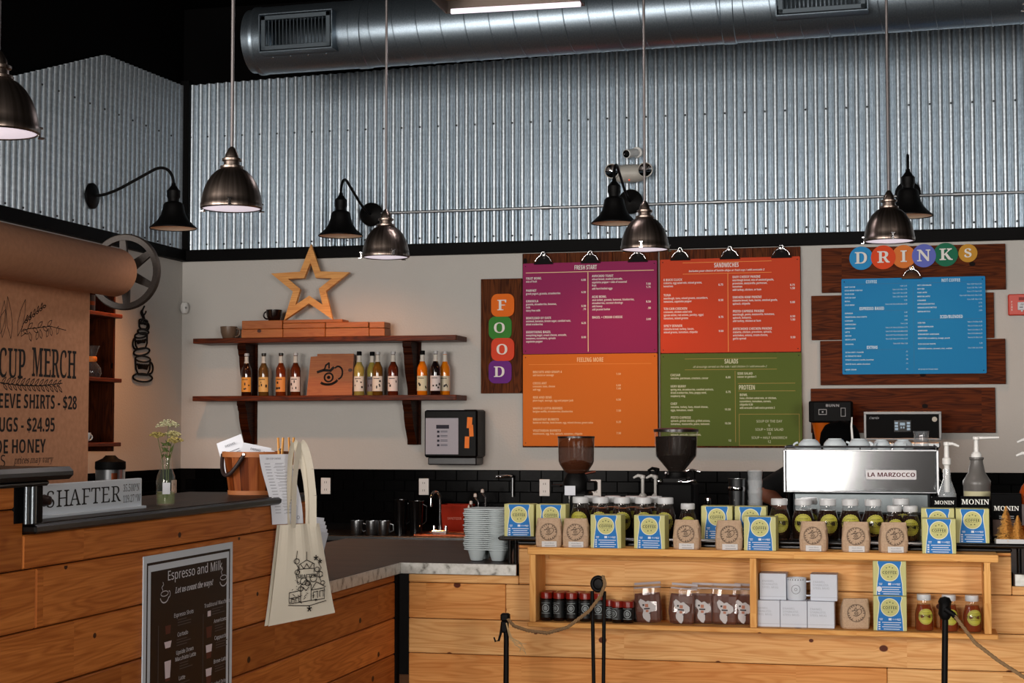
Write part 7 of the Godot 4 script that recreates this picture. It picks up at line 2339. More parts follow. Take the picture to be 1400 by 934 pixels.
func barista() -> void:
	# stands behind the machine facing the customers (+z), bent over it; origin between the feet
	var o := Vector3(-0.33, 0.0, 2.28)
	var p := thing("person", "person in black cap and dark short-sleeved shirt bending behind the espresso machine", "person", o)
	var hip := Vector3(0, 0.90, 0.0)
	var chest := Vector3(0.0, 1.27, 0.10)
	var neck := Vector3(-0.005, 1.42, 0.18)
	var head := Vector3(-0.012, 1.545, 0.27)
	var shR := Vector3(-0.185, 1.425, 0.16)     # the person's right arm, on the picture's left
	var elR := Vector3(-0.385, 1.305, 0.36)
	var wrR := Vector3(-0.245, 1.205, 0.50)
	var shL := Vector3(0.185, 1.37, 0.14)
	var elL := Vector3(0.27, 1.20, 0.34)
	var wrL := Vector3(0.13, 1.19, 0.42)
	var bones := [
		[head + Vector3(0, 0.012, -0.012), head + Vector3(0, 0.02, 0.0), 0.086, 0.088], [head + Vector3(0, -0.055, 0.035), head + Vector3(0, 0.0, 0.02), 0.056, 0.078],
		[head + Vector3(0, -0.088, 0.052), head + Vector3(0, -0.07, 0.03), 0.030, 0.045],
		[head + Vector3(0, -0.008, 0.085), head + Vector3(0, -0.042, 0.112), 0.010, 0.015],
		[head + Vector3(-0.084, -0.03, 0.0), head + Vector3(-0.088, 0.01, -0.006), 0.012, 0.016], [head + Vector3(0.084, -0.03, 0.0), head + Vector3(0.088, 0.01, -0.006), 0.012, 0.016],
		[head + Vector3(-0.018, -0.066, 0.088), head + Vector3(0.018, -0.066, 0.088), 0.009, 0.009],
		[neck + Vector3(0, -0.06, -0.03), head + Vector3(0, -0.06, -0.01), 0.058, 0.052],
		[hip, chest, 0.125, 0.135], [hip + Vector3(-0.07, -0.02, 0), hip + Vector3(0.07, -0.02, 0), 0.11, 0.11], [chest + Vector3(-0.08, 0.03, 0), chest + Vector3(0.08, 0.03, 0), 0.11, 0.11],
		[shR, shL, 0.062, 0.062], [chest + Vector3(0, 0.06, 0), neck, 0.09, 0.06],
		[shR, elR, 0.056, 0.043], [elR, wrR, 0.043, 0.026], [shL, elL, 0.056, 0.043], [elL, wrL, 0.043, 0.026]]
	for s in [-1.0, 1.0]:
		bones.append([Vector3(s * 0.09, 0.88, 0), Vector3(s * 0.10, 0.48, 0.02), 0.085, 0.058])
		bones.append([Vector3(s * 0.10, 0.48, 0.02), Vector3(s * 0.10, 0.09, -0.02), 0.056, 0.036])
		bones.append([Vector3(s * 0.10, 0.05, -0.03), Vector3(s * 0.105, 0.035, 0.13), 0.040, 0.030])
	var skin := mt("skin", Color(0.58, 0.35, 0.25), 0.55, 0.0, {"subsurf_scatter_enabled": true, "subsurf_scatter_strength": 0.15})
	var st := body_mesh(bones, 0.03, 0.016)
	var dR := (Vector3(0.6, -0.12, 0.35)).normalized()
	var hR := body_mesh(hand_bones(wrR, dR, Vector3(0.1, -0.9, 0.1).normalized(), Vector3(-0.3, 0.2, 0.9).normalized()), 0.008, 0.004)
	st.append_from(hR.commit(), 0, Transform3D.IDENTITY)
	var dL := Vector3(-0.6, -0.12, 0.35).normalized()
	var hL := body_mesh(hand_bones(wrL, dL, Vector3(-0.1, -0.9, 0.1).normalized(), Vector3(0.3, 0.2, 0.9).normalized()), 0.008, 0.004)
	st.append_from(hL.commit(), 0, Transform3D.IDENTITY)
	obj("body", st, skin, p)
	# shirt with sleeves to just above the elbow
	var cutR := shR.lerp(elR, 0.90)
	var cutL := shL.lerp(elL, 0.90)
	st = body_mesh([[hip + Vector3(0, -0.04, 0), chest, 0.142, 0.152], [hip + Vector3(-0.07, -0.04, 0), hip + Vector3(0.07, -0.04, 0), 0.122, 0.122], [chest + Vector3(-0.08, 0.03, 0), chest + Vector3(0.08, 0.03, 0), 0.126, 0.126], [shR, shL, 0.078, 0.078], [chest + Vector3(0, 0.06, 0), neck + Vector3(0, -0.03, -0.02), 0.105, 0.072], [shR, cutR, 0.076, 0.070], [shL, cutL, 0.076, 0.070]], 0.03, 0.016)
	obj("shirt", st, mt("shirt_black", Color(0.030, 0.030, 0.036), 0.9, 0.0, {"rim_enabled": true, "rim": 0.1}), p)
	var legs := []
	for s in [-1.0, 1.0]:
		legs.append([Vector3(s * 0.085, 0.86, 0), Vector3(s * 0.10, 0.48, 0.02), 0.105, 0.075])
		legs.append([Vector3(s * 0.10, 0.48, 0.02), Vector3(s * 0.10, 0.10, -0.02), 0.073, 0.060])
	obj("trousers", body_mesh(legs, 0.03, 0.02), mt("trousers_dark", Color(0.05, 0.05, 0.06), 0.85), p)
	# cap: crown, visor, small white emblem
	var T := Transform3D(Basis(Vector3.RIGHT, 0.30), head + Vector3(0, 0.012, -0.004))
	st = S()
	lathe(st, [Vector2(0.099, -0.035), Vector2(0.103, -0.025), Vector2(0.104, 0.02), Vector2(0.097, 0.06), Vector2(0.078, 0.092), Vector2(0.045, 0.110), Vector2(0.008, 0.116), Vector2(0.006, 0.121), Vector2(0, 0.121)], 28, T)
	var cap := obj("cap", st, mt("cap_black", Color(0.016, 0.015, 0.017), 0.9, 0.0, {"metallic_specular": 0.15}), p)
	st = S()
	var vis := PackedVector2Array()
	for v in arc2(Vector2(0, 0.055), 0.088, 0.115, 0, 180, 16):
		vis.append(v)
	extrude(st, vis, -0.003, 0.003, T * Transform3D(Basis(Vector3.RIGHT, PI / 2 + 0.25), Vector3(0, -0.02, 0.03)))
	obj("visor", st, mt("cap_black"), cap)
	st = S()
	var E := T * Transform3D(Basis.IDENTITY, Vector3(0, 0.0, 0.1055))
	stroke(st, [Vector2(-0.010, 0.012), Vector2(-0.003, -0.008), Vector2(0, 0.004), Vector2(0.003, -0.008), Vector2(0.010, 0.012)], 0.004, E)
	stroke(st, [Vector2(-0.010, -0.010), Vector2(-0.002, 0.006)], 0.003, E)
	stroke(st, [Vector2(0.010, -0.010), Vector2(0.002, 0.006)], 0.003, E)
	obj("cap_emblem_print", st, mt("emblem_grey", Color(0.55, 0.55, 0.56), 0.7), cap)
	for s in [-1.0, 1.0]:
		st = S()
		lathe(st, [Vector2(0, -0.011), Vector2(0.009, -0.006), Vector2(0.011, 0), Vector2(0.009, 0.006), Vector2(0, 0.011)], 12, Transform3D(Basis.IDENTITY, head + Vector3(s * 0.032, -0.006, 0.084)))
		obj("eye", st, mt("eye_dark", Color(0.12, 0.08, 0.06), 0.2), p)
	st = S()
	for s in [-1.0, 1.0]:
		bx(st, Vector3(s * 0.1025, 0.045, 0.06), Vector3(0.07, 0.09, 0.26), 0.025)
	obj("shoes", st, mt("black_satin"), p)

# ------------------------------------------------------------------ goods on the ledge, the shelf top and in the shelf
# lettering bent round a cylinder of radius R about y
func txt_bend(st: SurfaceTool, s: String, size: float, R: float, y: float, xs := 1.0) -> void:
	var tm := TextMesh.new()
	tm.font = font("serif_bold")
	tm.font_size = 40
	tm.pixel_size = size / 0.714 / 40.0
	tm.depth = 0.0
	tm.curve_step = 3.0
	tm.text = s
	tm.vertical_alignment = VERTICAL_ALIGNMENT_CENTER
	var ar := tm.surface_get_arrays(0)
	var v: PackedVector3Array = ar[Mesh.ARRAY_VERTEX]
	var ix: PackedInt32Array = ar[Mesh.ARRAY_INDEX]
	var P := func(p: Vector3) -> Vector3:
		var a := p.x * xs / R
		return Vector3(sin(a) * R, y + p.y, cos(a) * R)
	for i in range(0, ix.size(), 3):
		var a: Vector3 = P.call(v[ix[i]])
		var b: Vector3 = P.call(v[ix[i + 1]])
		var c: Vector3 = P.call(v[ix[i + 2]])
		tri(st, a, b, c, Vector3(a.x, 0, a.z).normalized(), Vector3(b.x, 0, b.z).normalized(), Vector3(c.x, 0, c.z).normalized())

# round sticker (or ring) bent round a cylinder
func disc_bend(st: SurfaceTool, R: float, y: float, r1: float, r0 := 0.0, teeth := 0) -> void:
	var n := 48
	var P := func(rr: float, t: float) -> Vector3:
		var k := rr * (1.0 + (0.035 * cos(t * teeth) if teeth else 0.0))
		var a := cos(t) * k / R
		return Vector3(sin(a) * R, y + sin(t) * k, cos(a) * R)
	for i in n:
		var t0 := TAU * i / n
		var t1 := TAU * (i + 1) / n
		var a: Vector3 = P.call(r0, t0); var b: Vector3 = P.call(r1, t0); var c: Vector3 = P.call(r1, t1); var d: Vector3 = P.call(r0, t1)
		var nn := Vector3((a.x + c.x) / 2, 0, (a.z + c.z) / 2).normalized()
		tri(st, a, b, c, nn, nn, nn)
		if r0 > 0.0:
			tri(st, a, c, d, nn, nn, nn)

var jar_src := {}
# kind: "tall" dark jar on the ledge, "small" dark jar, "shelf" amber jar
func honey_jar(kind: String, at: Vector3, label: String, group: String) -> void:
	var turn := 6.0 + rng.randf_range(-8, 8)
	if jar_src.has(kind):
		var c := dup(jar_src[kind], at, turn, label)
		c.set_meta("group", group)
		return
	var o := thing("honey_jar", label, "honey jar", at, turn, group)
	o.set_meta("base_name", "honey_jar")
	jar_src[kind] = o
	var k := 1.0 if kind == "tall" else 0.86
	var R := 0.048 * k if kind != "shelf" else 0.038
	var H := 0.150 * k if kind != "shelf" else 0.128
	var st := S()
	lathe(st, [Vector2(0, 0), Vector2(R * 0.90, 0), Vector2(R, 0.006), Vector2(R, H * 0.52), Vector2(R * 0.95, H * 0.62), Vector2(R * 0.72, H * 0.86), Vector2(R * 0.66, H * 0.92), Vector2(R * 0.66, H), Vector2(R * 0.6, H)], 26)
	obj("glass", st, glass("jar_glass", Color(0.5, 0.45, 0.40), 0.04, 0.02), o)
	st = S()
	lathe(st, [Vector2(0, 0.003), Vector2(R * 0.90, 0.003), Vector2(R * 0.965, 0.008), Vector2(R * 0.965, H * 0.52), Vector2(R * 0.915, H * 0.62), Vector2(R * 0.70, H * 0.84), Vector2(0, H * 0.845)], 24)
	obj("honey", st, mt("honey_dark", Color(0.11, 0.035, 0.018), 0.1) if kind != "shelf" else mt("honey_amber", Color(0.46, 0.17, 0.045), 0.1), o)
	st = S()
	lathe(st, [Vector2(R * 0.70, H - 0.004), Vector2(R * 0.74, H - 0.002), Vector2(R * 0.74, H + 0.020 * k), Vector2(R * 0.70, H + 0.024 * k), Vector2(0, H + 0.024 * k)], 24)
	obj("lid", st, mt("lid_white", Color(0.76, 0.77, 0.78), 0.35), o)
	st = S()
	disc_bend(st, R + 0.0012, H * 0.47, R * 0.84, 0.0, 24)
	var lb := obj("round_label", st, mt("label_lime", Color(0.68, 0.66, 0.20), 0.55), o)
	st = S()
	txt_bend(st, "HONEY", R * 0.30, R + 0.0018, H * 0.49, 1.1)
	disc_bend(st, R + 0.0018, H * 0.47, R * 0.75, R * 0.725)
	txt_bend(st, "LOCAL RAW", R * 0.09, R + 0.0018, H * 0.49 + R * 0.36, 1.1)
	txt_bend(st, "NET WT 12 OZ", R * 0.08, R + 0.0018, H * 0.49 - R * 0.32, 1.1)
	obj("label_lettering", st, mt("label_brown_ink", Color(0.24, 0.22, 0.08), 0.6), lb)

var box_src: Node3D
func coffee_box(at: Vector3, turn: float, label: String, group: String) -> Node3D:
	if box_src:
		var c := dup(box_src, at, turn, label)
		c.set_meta("group", group)
		return c
	var o := thing("coffee_box", label, "coffee box", at, turn, group)
	o.set_meta("base_name", "coffee_box")
	box_src = o
	var W := 0.134
	var H := 0.142
	var st := S()
	bx(st, Vector3(0, H / 2, -0.042), Vector3(W, H, 0.084), 0.0015)
	obj("carton", st, mt("carton_lime", Color(0.72, 0.71, 0.45), 0.5), o)
	# blue vase-shaped panel with a pale outline
	var L := [[-0.046, 0.140], [-0.047, 0.132], [-0.041, 0.112], [-0.043, 0.088], [-0.049, 0.05], [-0.052, 0.001]]
	var pol := PackedVector2Array()
	var pol2 := PackedVector2Array()
	for q in L:
		pol.append(Vector2(q[0], q[1]))
		pol2.append(Vector2(q[0] - 0.003, q[1]))
	for i in range(L.size() - 1, -1, -1):
		pol.append(Vector2(-L[i][0], L[i][1]))
		pol2.append(Vector2(-L[i][0] + 0.003, L[i][1]))
	st = S()
	extrude(st, pol2, 0.0, 0.0003)
	obj("outline_print", st, mt("box_pale", Color(0.84, 0.85, 0.74), 0.5), o)
	st = S()
	extrude(st, pol, 0.0, 0.0006)
	obj("blue_print", st, mt("box_blue", Color(0.12, 0.44, 0.72), 0.5, 0.0, {"metallic_specular": 0.3}), o)
	st = S()
	for q in [[0.0375, 0.0008, "box_pale", "emblem_ring_print"], [0.0345, 0.0011, "box_lime", "emblem_print"]]:
		st = S()
		var c := PackedVector2Array()
		for i in 32:
			c.append(Vector2(cos(TAU * i / 32.0), sin(TAU * i / 32.0)) * q[0] + Vector2(0, 0.095))
		extrude(st, c, 0.0, q[1])
		obj(q[3], st, mt(q[2], Color(0.73, 0.72, 0.43), 0.5), o)
	st = S()
	txt(st, "COFFEE", 0.0115, Vector3(0, 0.094, 0.0014), "sans_bold", 1, 1.0)
	for q in [[0.103, 0.042], [0.085, 0.042]]:
		bx(st, Vector3(0, q[0], 0.0013), Vector3(q[1], 0.0008, 0.0003))
	for q in [[-0.012, 0.113], [0, 0.117], [0.012, 0.113], [-0.006, 0.076], [0.008, 0.077]]:
		bx(st, Vector3(q[0], q[1], 0.0013), Vector3(0.005, 0.004, 0.0003))
	obj("emblem_lettering", st, mt("box_olive_ink", Color(0.22, 0.24, 0.10), 0.6), o)
	st = S()
	bx(st, Vector3(0.0, 0.047, 0.0008), Vector3(0.012, 0.009, 0.0004))
	txt(st, "12 CUPS", 0.005, Vector3(0.009, 0.047, 0.0009), "sans_bold", 0, 0.9)
	for q in [-0.036, 0.036]:
		bx(st, Vector3(q, 0.049, 0.0008), Vector3(0.014, 0.002, 0.0004))
		bx(st, Vector3(q, 0.044, 0.0008), Vector3(0.012, 0.002, 0.0004))
	for i in 4:
		bx(st, Vector3(-0.043, 0.034 - i * 0.009, 0.0008), Vector3(0.008, 0.005, 0.0004))
		bx(st, Vector3(0.006, 0.034 - i * 0.009, 0.0008), Vector3(0.076 - i % 2 * 0.012, 0.0028, 0.0004))
	obj("white_lettering", st, mt("box_white_ink", Color(0.80, 0.84, 0.88), 0.5), o)
	return o

# soft solid from stacked superellipse sections: [y, half width, half depth, x shift, z shift]
func loft(st: SurfaceTool, secs: Array, n := 28, e := 0.55, wrinkle := 0.0, sd := 1) -> void:
	var nz := noise(sd, 18.0, 2)
	var rings := []
	for s in secs:
		var ring := []
		for i in n:
			var t := TAU * i / n
			var c := cos(t)
			var sn := sin(t)
			var p := Vector3(signf(c) * pow(absf(c), e) * s[1] + s[3], s[0], signf(sn) * pow(absf(sn), e) * s[2] + s[4])
			var w := nz.get_noise_3d(p.x * 2.0, p.y * 2.0, p.z * 2.0) * wrinkle
			ring.append(p + Vector3(c, 0, sn).normalized() * w)
		rings.append(ring)
	for j in rings.size() - 1:
		for i in n:
			var i2 := (i + 1) % n
			var a: Vector3 = rings[j][i]; var b: Vector3 = rings[j][i2]; var c: Vector3 = rings[j + 1][i2]; var d: Vector3 = rings[j + 1][i]
			var mid := (a + b + c + d) / 4.0
			var nn := (b - a).cross(d - a)
			if nn.length() < 1e-12:
				continue
			nn = nn.normalized()
			if nn.dot(mid - Vector3(secs[j][3], mid.y, secs[j][4])) < 0.0:
				nn = -nn
			quad(st, a, b, c, d, nn, [Vector2(i, j), Vector2(i2, j), Vector2(i2, j + 1), Vector2(i, j + 1)])
	for e2 in [0, rings.size() - 1]:
		var c0 := Vector3(secs[e2][3], secs[e2][0], secs[e2][4])
		var nn := Vector3.DOWN if e2 == 0 else Vector3.UP
		for i in n:
			tri(st, c0, rings[e2][i], rings[e2][(i + 1) % n], nn, nn, nn)

var bag_src: Node3D
func coffee_bag(at: Vector3, turn: float, label: String, group: String, sticker := true) -> void:
	if bag_src and sticker:
		var c := dup(bag_src, at, turn, label)
		c.set_meta("group", group)
		return
	var o := thing("coffee_bag", label, "coffee bag", at, turn, group)
	o.set_meta("base_name", "coffee_bag")
	if sticker:
		bag_src = o
	var k := 1.0 if sticker else 1.04
	var st := S()
	loft(st, [[0.0, 0.052 * k, 0.030, 0, 0], [0.006, 0.056 * k, 0.034, 0, 0], [0.05, 0.058 * k, 0.036, 0, 0], [0.09, 0.055 * k, 0.030, 0, 0.002], [0.110, 0.052 * k, 0.018, 0, 0.010], [0.121, 0.050 * k, 0.010, 0.002, 0.014], [0.124, 0.048 * k, 0.006, 0.003, 0.014]], 28, 0.42, 0.004, 3 if sticker else 9)
	obj("bag", st, mt("kraft_bag"), o)
	st = S()
	bx(st, Vector3(0.003, 0.118, 0.0225), Vector3(0.092, 0.012, 0.003), 0.001)
	obj("folded_top", st, mt("kraft_bag"), o)
	st = S()
	# stamp lies just off the front face
	var T := Transform3D(Basis(Vector3.RIGHT, -0.05), Vector3(0.0, 0.066, 0.0388))
	for rr in [0.0365, 0.034]:
		stroke(st, arc2(Vector2.ZERO, rr, rr, 0, 360, 36), 0.0009, T)
	for i in 20:
		var a := TAU * i / 20.0
		if i % 5 != 4:
			stroke(st, [Vector2(cos(a), sin(a)) * 0.0285, Vector2(cos(a), sin(a)) * 0.0325], 0.0024, T)
	cup_logo(st, T, Vector2(0, 0.002), 0.024, 0.0016)
	obj("stamp_print", st, mt("stamp_ink", Color(0.16, 0.11, 0.09), 0.7), o)
	if sticker:
		st = S()
		bx(st, Vector3(0.003, 0.0135, 0.0368), Vector3(0.064, 0.024, 0.0012))
		var lb := obj("white_label", st, mt("label_paper", Color(0.80, 0.80, 0.80), 0.7), o)
		st = S()
		txt(st, "House Blend", 0.0050, Vector3(0.003, 0.0175, 0.0376), "sans", 1, 1.0)
		bx(st, Vector3(0.006, 0.007, 0.0375), Vector3(0.044, 0.0022, 0.0003))
		obj("label_lettering", st, mt("ink_grey"), lb)

func build_display() -> void:
	var yl := 1.1605      # ledge top
	var yt := 1.1255      # shelf's top board
	var yi := 0.8065      # shelf's bottom board
	var st := S()
	# row on the ledge
	var g := "coffee boxes on the black ledge"
	for q in [[-1.680, 1.0, "blue and lime coffee box at the ledge end, above the cup trays"], [-1.536, -1.0, "blue and lime coffee box second on the ledge, behind a kraft bag"], [-0.806, 1.0, "blue and lime coffee box on the ledge beside the small honey jar"], [-0.662, 0.0, "blue and lime coffee box on the ledge between box and tall honey jar"], [0.1145, -1.0, "blue and lime coffee box on the ledge below the clear flask pump"], [0.254, 0.0, "blue and lime coffee box on the ledge below the grey sauce jug"]]:
		coffee_box(Vector3(q[0], yl, 4.075), q[1], q[2], g)
	var gj := "tall dark honey jars on the black ledge"
	var jx := [-1.417, -1.327, -1.232, -1.137, -1.039]
	for i in 5:
		honey_jar("tall", Vector3(jx[i], yl, 4.0), "%s tall honey jar from the ledge-end coffee boxes, front row" % ORDINAL[i], gj)
	jx = [-1.388, -1.293, -1.200, -1.105]
	for i in 4:
		honey_jar("tall", Vector3(jx[i], yl, 3.885), "%s tall honey jar from the ledge-end coffee boxes, back row" % ORDINAL[i], gj)
	jx = [-0.545, -0.444, -0.340, -0.246, -0.150]
	for i in 5:
		honey_jar("tall", Vector3(jx[i], yl, 4.0), "%s tall honey jar from the barista's elbow, front row below the machine" % ORDINAL[i], gj)
	jx = [-0.425, -0.035]
	for i in 2:
		honey_jar("tall", Vector3(jx[i], yl, 3.885), ["tall honey jar hidden behind the second jar from the barista's elbow", "tall honey jar behind the two small jars"][i], gj)
	honey_jar("small", Vector3(-0.938, yl, 4.02), "small dark honey jar standing alone beside a coffee box", "small dark honey jars on the black ledge")
	honey_jar("small", Vector3(-0.062, yl, 4.035), "small dark honey jar partly behind the last kraft bag", "small dark honey jars on the black ledge")
	honey_jar("small", Vector3(0.004, yl, 4.035), "small dark honey jar beside the last coffee boxes", "small dark honey jars on the black ledge")
	# row on the shelf's top board
	g = "kraft coffee bags on the shelf's top board"
	for q in [[-1.520, 8.0, "kraft coffee bag at the shelf's end, first on the top board"], [-1.400, 4.0, "kraft coffee bag on the top board just left of a coffee box"], [-0.920, -2.0, "kraft coffee bag on the top board below the small honey jar"], [-0.742, 6.0, "kraft coffee bag on the top board before the ledge's middle boxes"], [-0.390, -3.0, "kraft coffee bag, first of three below the espresso machine"], [-0.218, 2.0, "kraft coffee bag, second of three below the espresso machine"], [-0.066, 10.0, "crumpled kraft coffee bag, last of three below the espresso machine"]]:
		coffee_bag(Vector3(q[0], yt, 4.185), q[1], q[2], g)
	g = "coffee boxes on the shelf's top board"
	for q in [[-1.264, -3.0, "blue and lime coffee box on the top board, first of the pair"], [-1.076, -4.0, "blue and lime coffee box on the top board, second of the pair"], [-0.610, -3.0, "blue and lime coffee box on the top board above the shelf's divider"], [0.116, 0.0, "blue and lime coffee box on the top board at the far end"]]:
		coffee_box(Vector3(q[0], yt, 4.222), q[1], q[2], g)
	# left bay: spice jars
	var tall: Node3D = null
	var gs := "red-lidded rub jars in the shelf"
	for q in [[-1.535, 4.17, 0.0, 0], [-1.480, 4.17, -30.0, 1], [-1.425, 4.17, 5.0, 2], [-1.365, 4.17, 12.0, 3], [-1.302, 4.17, -6.0, 4], [-1.530, 4.105, 20.0, 0], [-1.472, 4.105, 0.0, 1], [-1.400, 4.105, 40.0, 2], [-1.335, 4.105, 0.0, 3]]:
		var lab: String = "%s tall red-lidded rub jar from the shelf's end upright, %s row" % [ORDINAL[q[3]], "front" if q[1] > 4.15 else "back"]
		if tall:
			dup(tall, Vector3(q[0], yi, q[1]), q[2], lab)
		else:
			tall = spice_jar(Vector3(q[0], yi, q[1]), 0.122, lab, gs)
	var short: Node3D = null
	for q in [[-1.262, 4.135, -20.0, 3], [-1.222, 4.18, -35.0, 2], [-1.176, 4.18, 0.0, 1], [-1.148, 4.125, 50.0, 0]]:
		var lab: String = "%s short red-lidded rub jar from the clear snack bags" % ORDINAL[q[3]]
		if short:
			dup(short, Vector3(q[0], yi, q[1]), q[2], lab)
		else:
			short = spice_jar(Vector3(q[0], yi, q[1]), 0.092, lab, gs)
	# left bay: clear snack bags
	var sn := [[-1.088, 4.150, 14.0, 0.060, "clear bag of brown nuts leaning towards the rub jars"], [-0.950, 4.165, -10.0, 0.058, "clear bag of brown nuts in front, its top folded sideways"], [-0.862, 4.125, 0.0, 0.055, "clear bag of brown nuts in the middle, partly behind another"], [-0.768, 4.140, -4.0, 0.060, "clear bag of brown nuts standing straight right of the middle"], [-0.694, 4.120, -6.0, 0.050, "clear bag of brown nuts against the shelf's divider"]]
	for i in sn.size():
		snack_bag(Vector3(sn[i][0], yi, sn[i][1]), sn[i][2], sn[i][3], sn[i][4], i)
	# right bay: mug boxes and mug
	var mb := [[-0.5875, yi, 4.19, "white mug box, left of the bottom row"], [-0.4755, yi, 4.19, "white mug box, middle of the bottom row under the mug"], [-0.3635, yi, 4.19, "white mug box, right of the bottom row"], [-0.5625, yi + 0.1105, 4.165, "white mug box on top, left of the white mug"], [-0.352, yi + 0.1105, 4.165, "white mug box on top, right of the white mug"]]
	for q in mb:
		var b := thing("mug_box", q[3], "gift box", Vector3(q[0], q[1], q[2]), 0.0, "white mug boxes in the shelf")
		st = S()
		bx(st, Vector3(0, 0.055, -0.055), Vector3(0.110, 0.110, 0.110), 0.0015)
		obj("box", st, mt("box_white", Color(0.78, 0.80, 0.84), 0.6), b)
		st = S()
		txt(st, "ENAMEL", 0.008, Vector3(-0.045, 0.078, 0.0004), "sans", 0, 1.2)
		txt(st, "STAINLESS", 0.008, Vector3(-0.045, 0.065, 0.0004), "sans", 0, 1.2)
		txt(st, "STEEL MUG", 0.008, Vector3(-0.045, 0.052, 0.0004), "sans", 0, 1.2)
		bx(st, Vector3(0, 0.014, 0.0003), Vector3(0.108, 0.0012, 0.0003))
		obj("lettering", st, mt("box_grey_ink", Color(0.60, 0.62, 0.66), 0.6), b)
	var m := thing("white_mug", "white enamel mug with round stamp between the two upper mug boxes", "mug", Vector3(-0.4665, yi + 0.1105, 4.135))
	st = S()
	lathe(st, [Vector2(0, 0), Vector2(0.036, 0), Vector2(0.0405, 0.005), Vector2(0.0415, 0.088), Vector2(0.0425, 0.092), Vector2(0.040, 0.092), Vector2(0.038, 0.006), Vector2(0, 0.006)], 30)
	obj("cup", st, mt("enamel", Color(0.82, 0.84, 0.87), 0.25), m)
	st = S()
	tube(st, [Vector3(0.040, 0.076, 0), Vector3(0.058, 0.078, 0), Vector3(0.062, 0.070, 0), Vector3(0.062, 0.026, 0), Vector3(0.057, 0.018, 0), Vector3(0.040, 0.018, 0)], 0.004, 8)
	obj("handle", st, mt("enamel"), m)
	st = S()
	disc_bend(st, 0.0420, 0.046, 0.019, 0.0175)
	disc_bend(st, 0.0420, 0.046, 0.006, 0.0045)
	for i in 7:
		lathe(st, [Vector2(0.0425, 0.083), Vector2(0.0425, 0.088)], 2, Transform3D.IDENTITY, -0.9 + i * 0.27, -0.8 + i * 0.27)
	obj("stamp_print", st, mt("stamp_grey", Color(0.30, 0.31, 0.34), 0.6), m)
	# right bay: bag, boxes, honey
	coffee_bag(Vector3(-0.226, yi, 4.150), 10.0, "kraft coffee bag without sticker inside the shelf, beside the stacked boxes", "", false)
	coffee_box(Vector3(-0.083, yi, 4.212), 0.0, "blue and lime coffee box standing inside the shelf, lower of two", "stacked coffee boxes in the shelf")
	var up := coffee_box(Vector3(-0.083, yi + 0.1435, 4.210), 0.0, "blue and lime coffee box stacked on another inside the shelf", "stacked coffee boxes in the shelf")
	st = S()
	var dot := PackedVector2Array()
	for i in 20:
		dot.append(Vector2(cos(TAU * i / 20.0), sin(TAU * i / 20.0)) * 0.011 + Vector2(-0.042, 0.026))
	extrude(st, dot, 0.0, 0.0016)
	obj("price_dot", st, mt("white_paper"), up)
	for q in [[0.053, "amber honey jar in the shelf beside the stacked coffee boxes"], [0.152, "amber honey jar in the shelf behind the rope post"], [0.244, "amber honey jar in the shelf at its end upright"]]:
		honey_jar("shelf", Vector3(q[0], yi, 4.165), q[1], "amber honey jars in the shelf")

func spice_jar(at: Vector3, h: float, label: String, group: String) -> Node3D:
	var o := thing("rub_jar", label, "spice jar", at, 0.0, group)
	o.set_meta("base_name", "rub_jar")
	var r := 0.0245
	var st := S()
	lathe(st, [Vector2(0, 0), Vector2(r * 0.94, 0), Vector2(r, 0.003), Vector2(r, h - 0.026), Vector2(0, h - 0.026)], 22)
	obj("jar", st, mt("rub_glass", Color(0.09, 0.045, 0.03), 0.1), o)
	st = S()
	lathe(st, [Vector2(r * 0.98, h - 0.027), Vector2(r * 1.03, h - 0.026), Vector2(r * 1.03, h - 0.003), Vector2(r * 0.98, h), Vector2(0, h)], 22)
	obj("lid", st, mt("rub_lid", Color(0.50, 0.09, 0.05), 0.3), o)
	st = S()
	lathe(st, [Vector2(r + 0.0006, 0.014), Vector2(r + 0.0006, h - 0.034)], 22)
	var lb := obj("label", st, mt("rub_label", Color(0.05, 0.06, 0.065), 0.5), o)
	st = S()
	var c := (h - 0.02) * 0.54
	disc_bend(st, r + 0.0011, c, 0.0165, 0.0138)
	disc_bend(st, r + 0.0011, c, 0.0085, 0.0065)
	txt_bend(st, "R", 0.009, r + 0.0011, c, 1.1)
	lathe(st, [Vector2(r + 0.0011, c + 0.021), Vector2(r + 0.0011, c + 0.0225)], 8, Transform3D.IDENTITY, -0.8, 0.8)
	lathe(st, [Vector2(r + 0.0011, c - 0.0225), Vector2(r + 0.0011, c - 0.021)], 8, Transform3D.IDENTITY, -0.8, 0.8)
	obj("emblem_print", st, mt("rub_ink", Color(0.62, 0.66, 0.67), 0.6), lb)
	return o

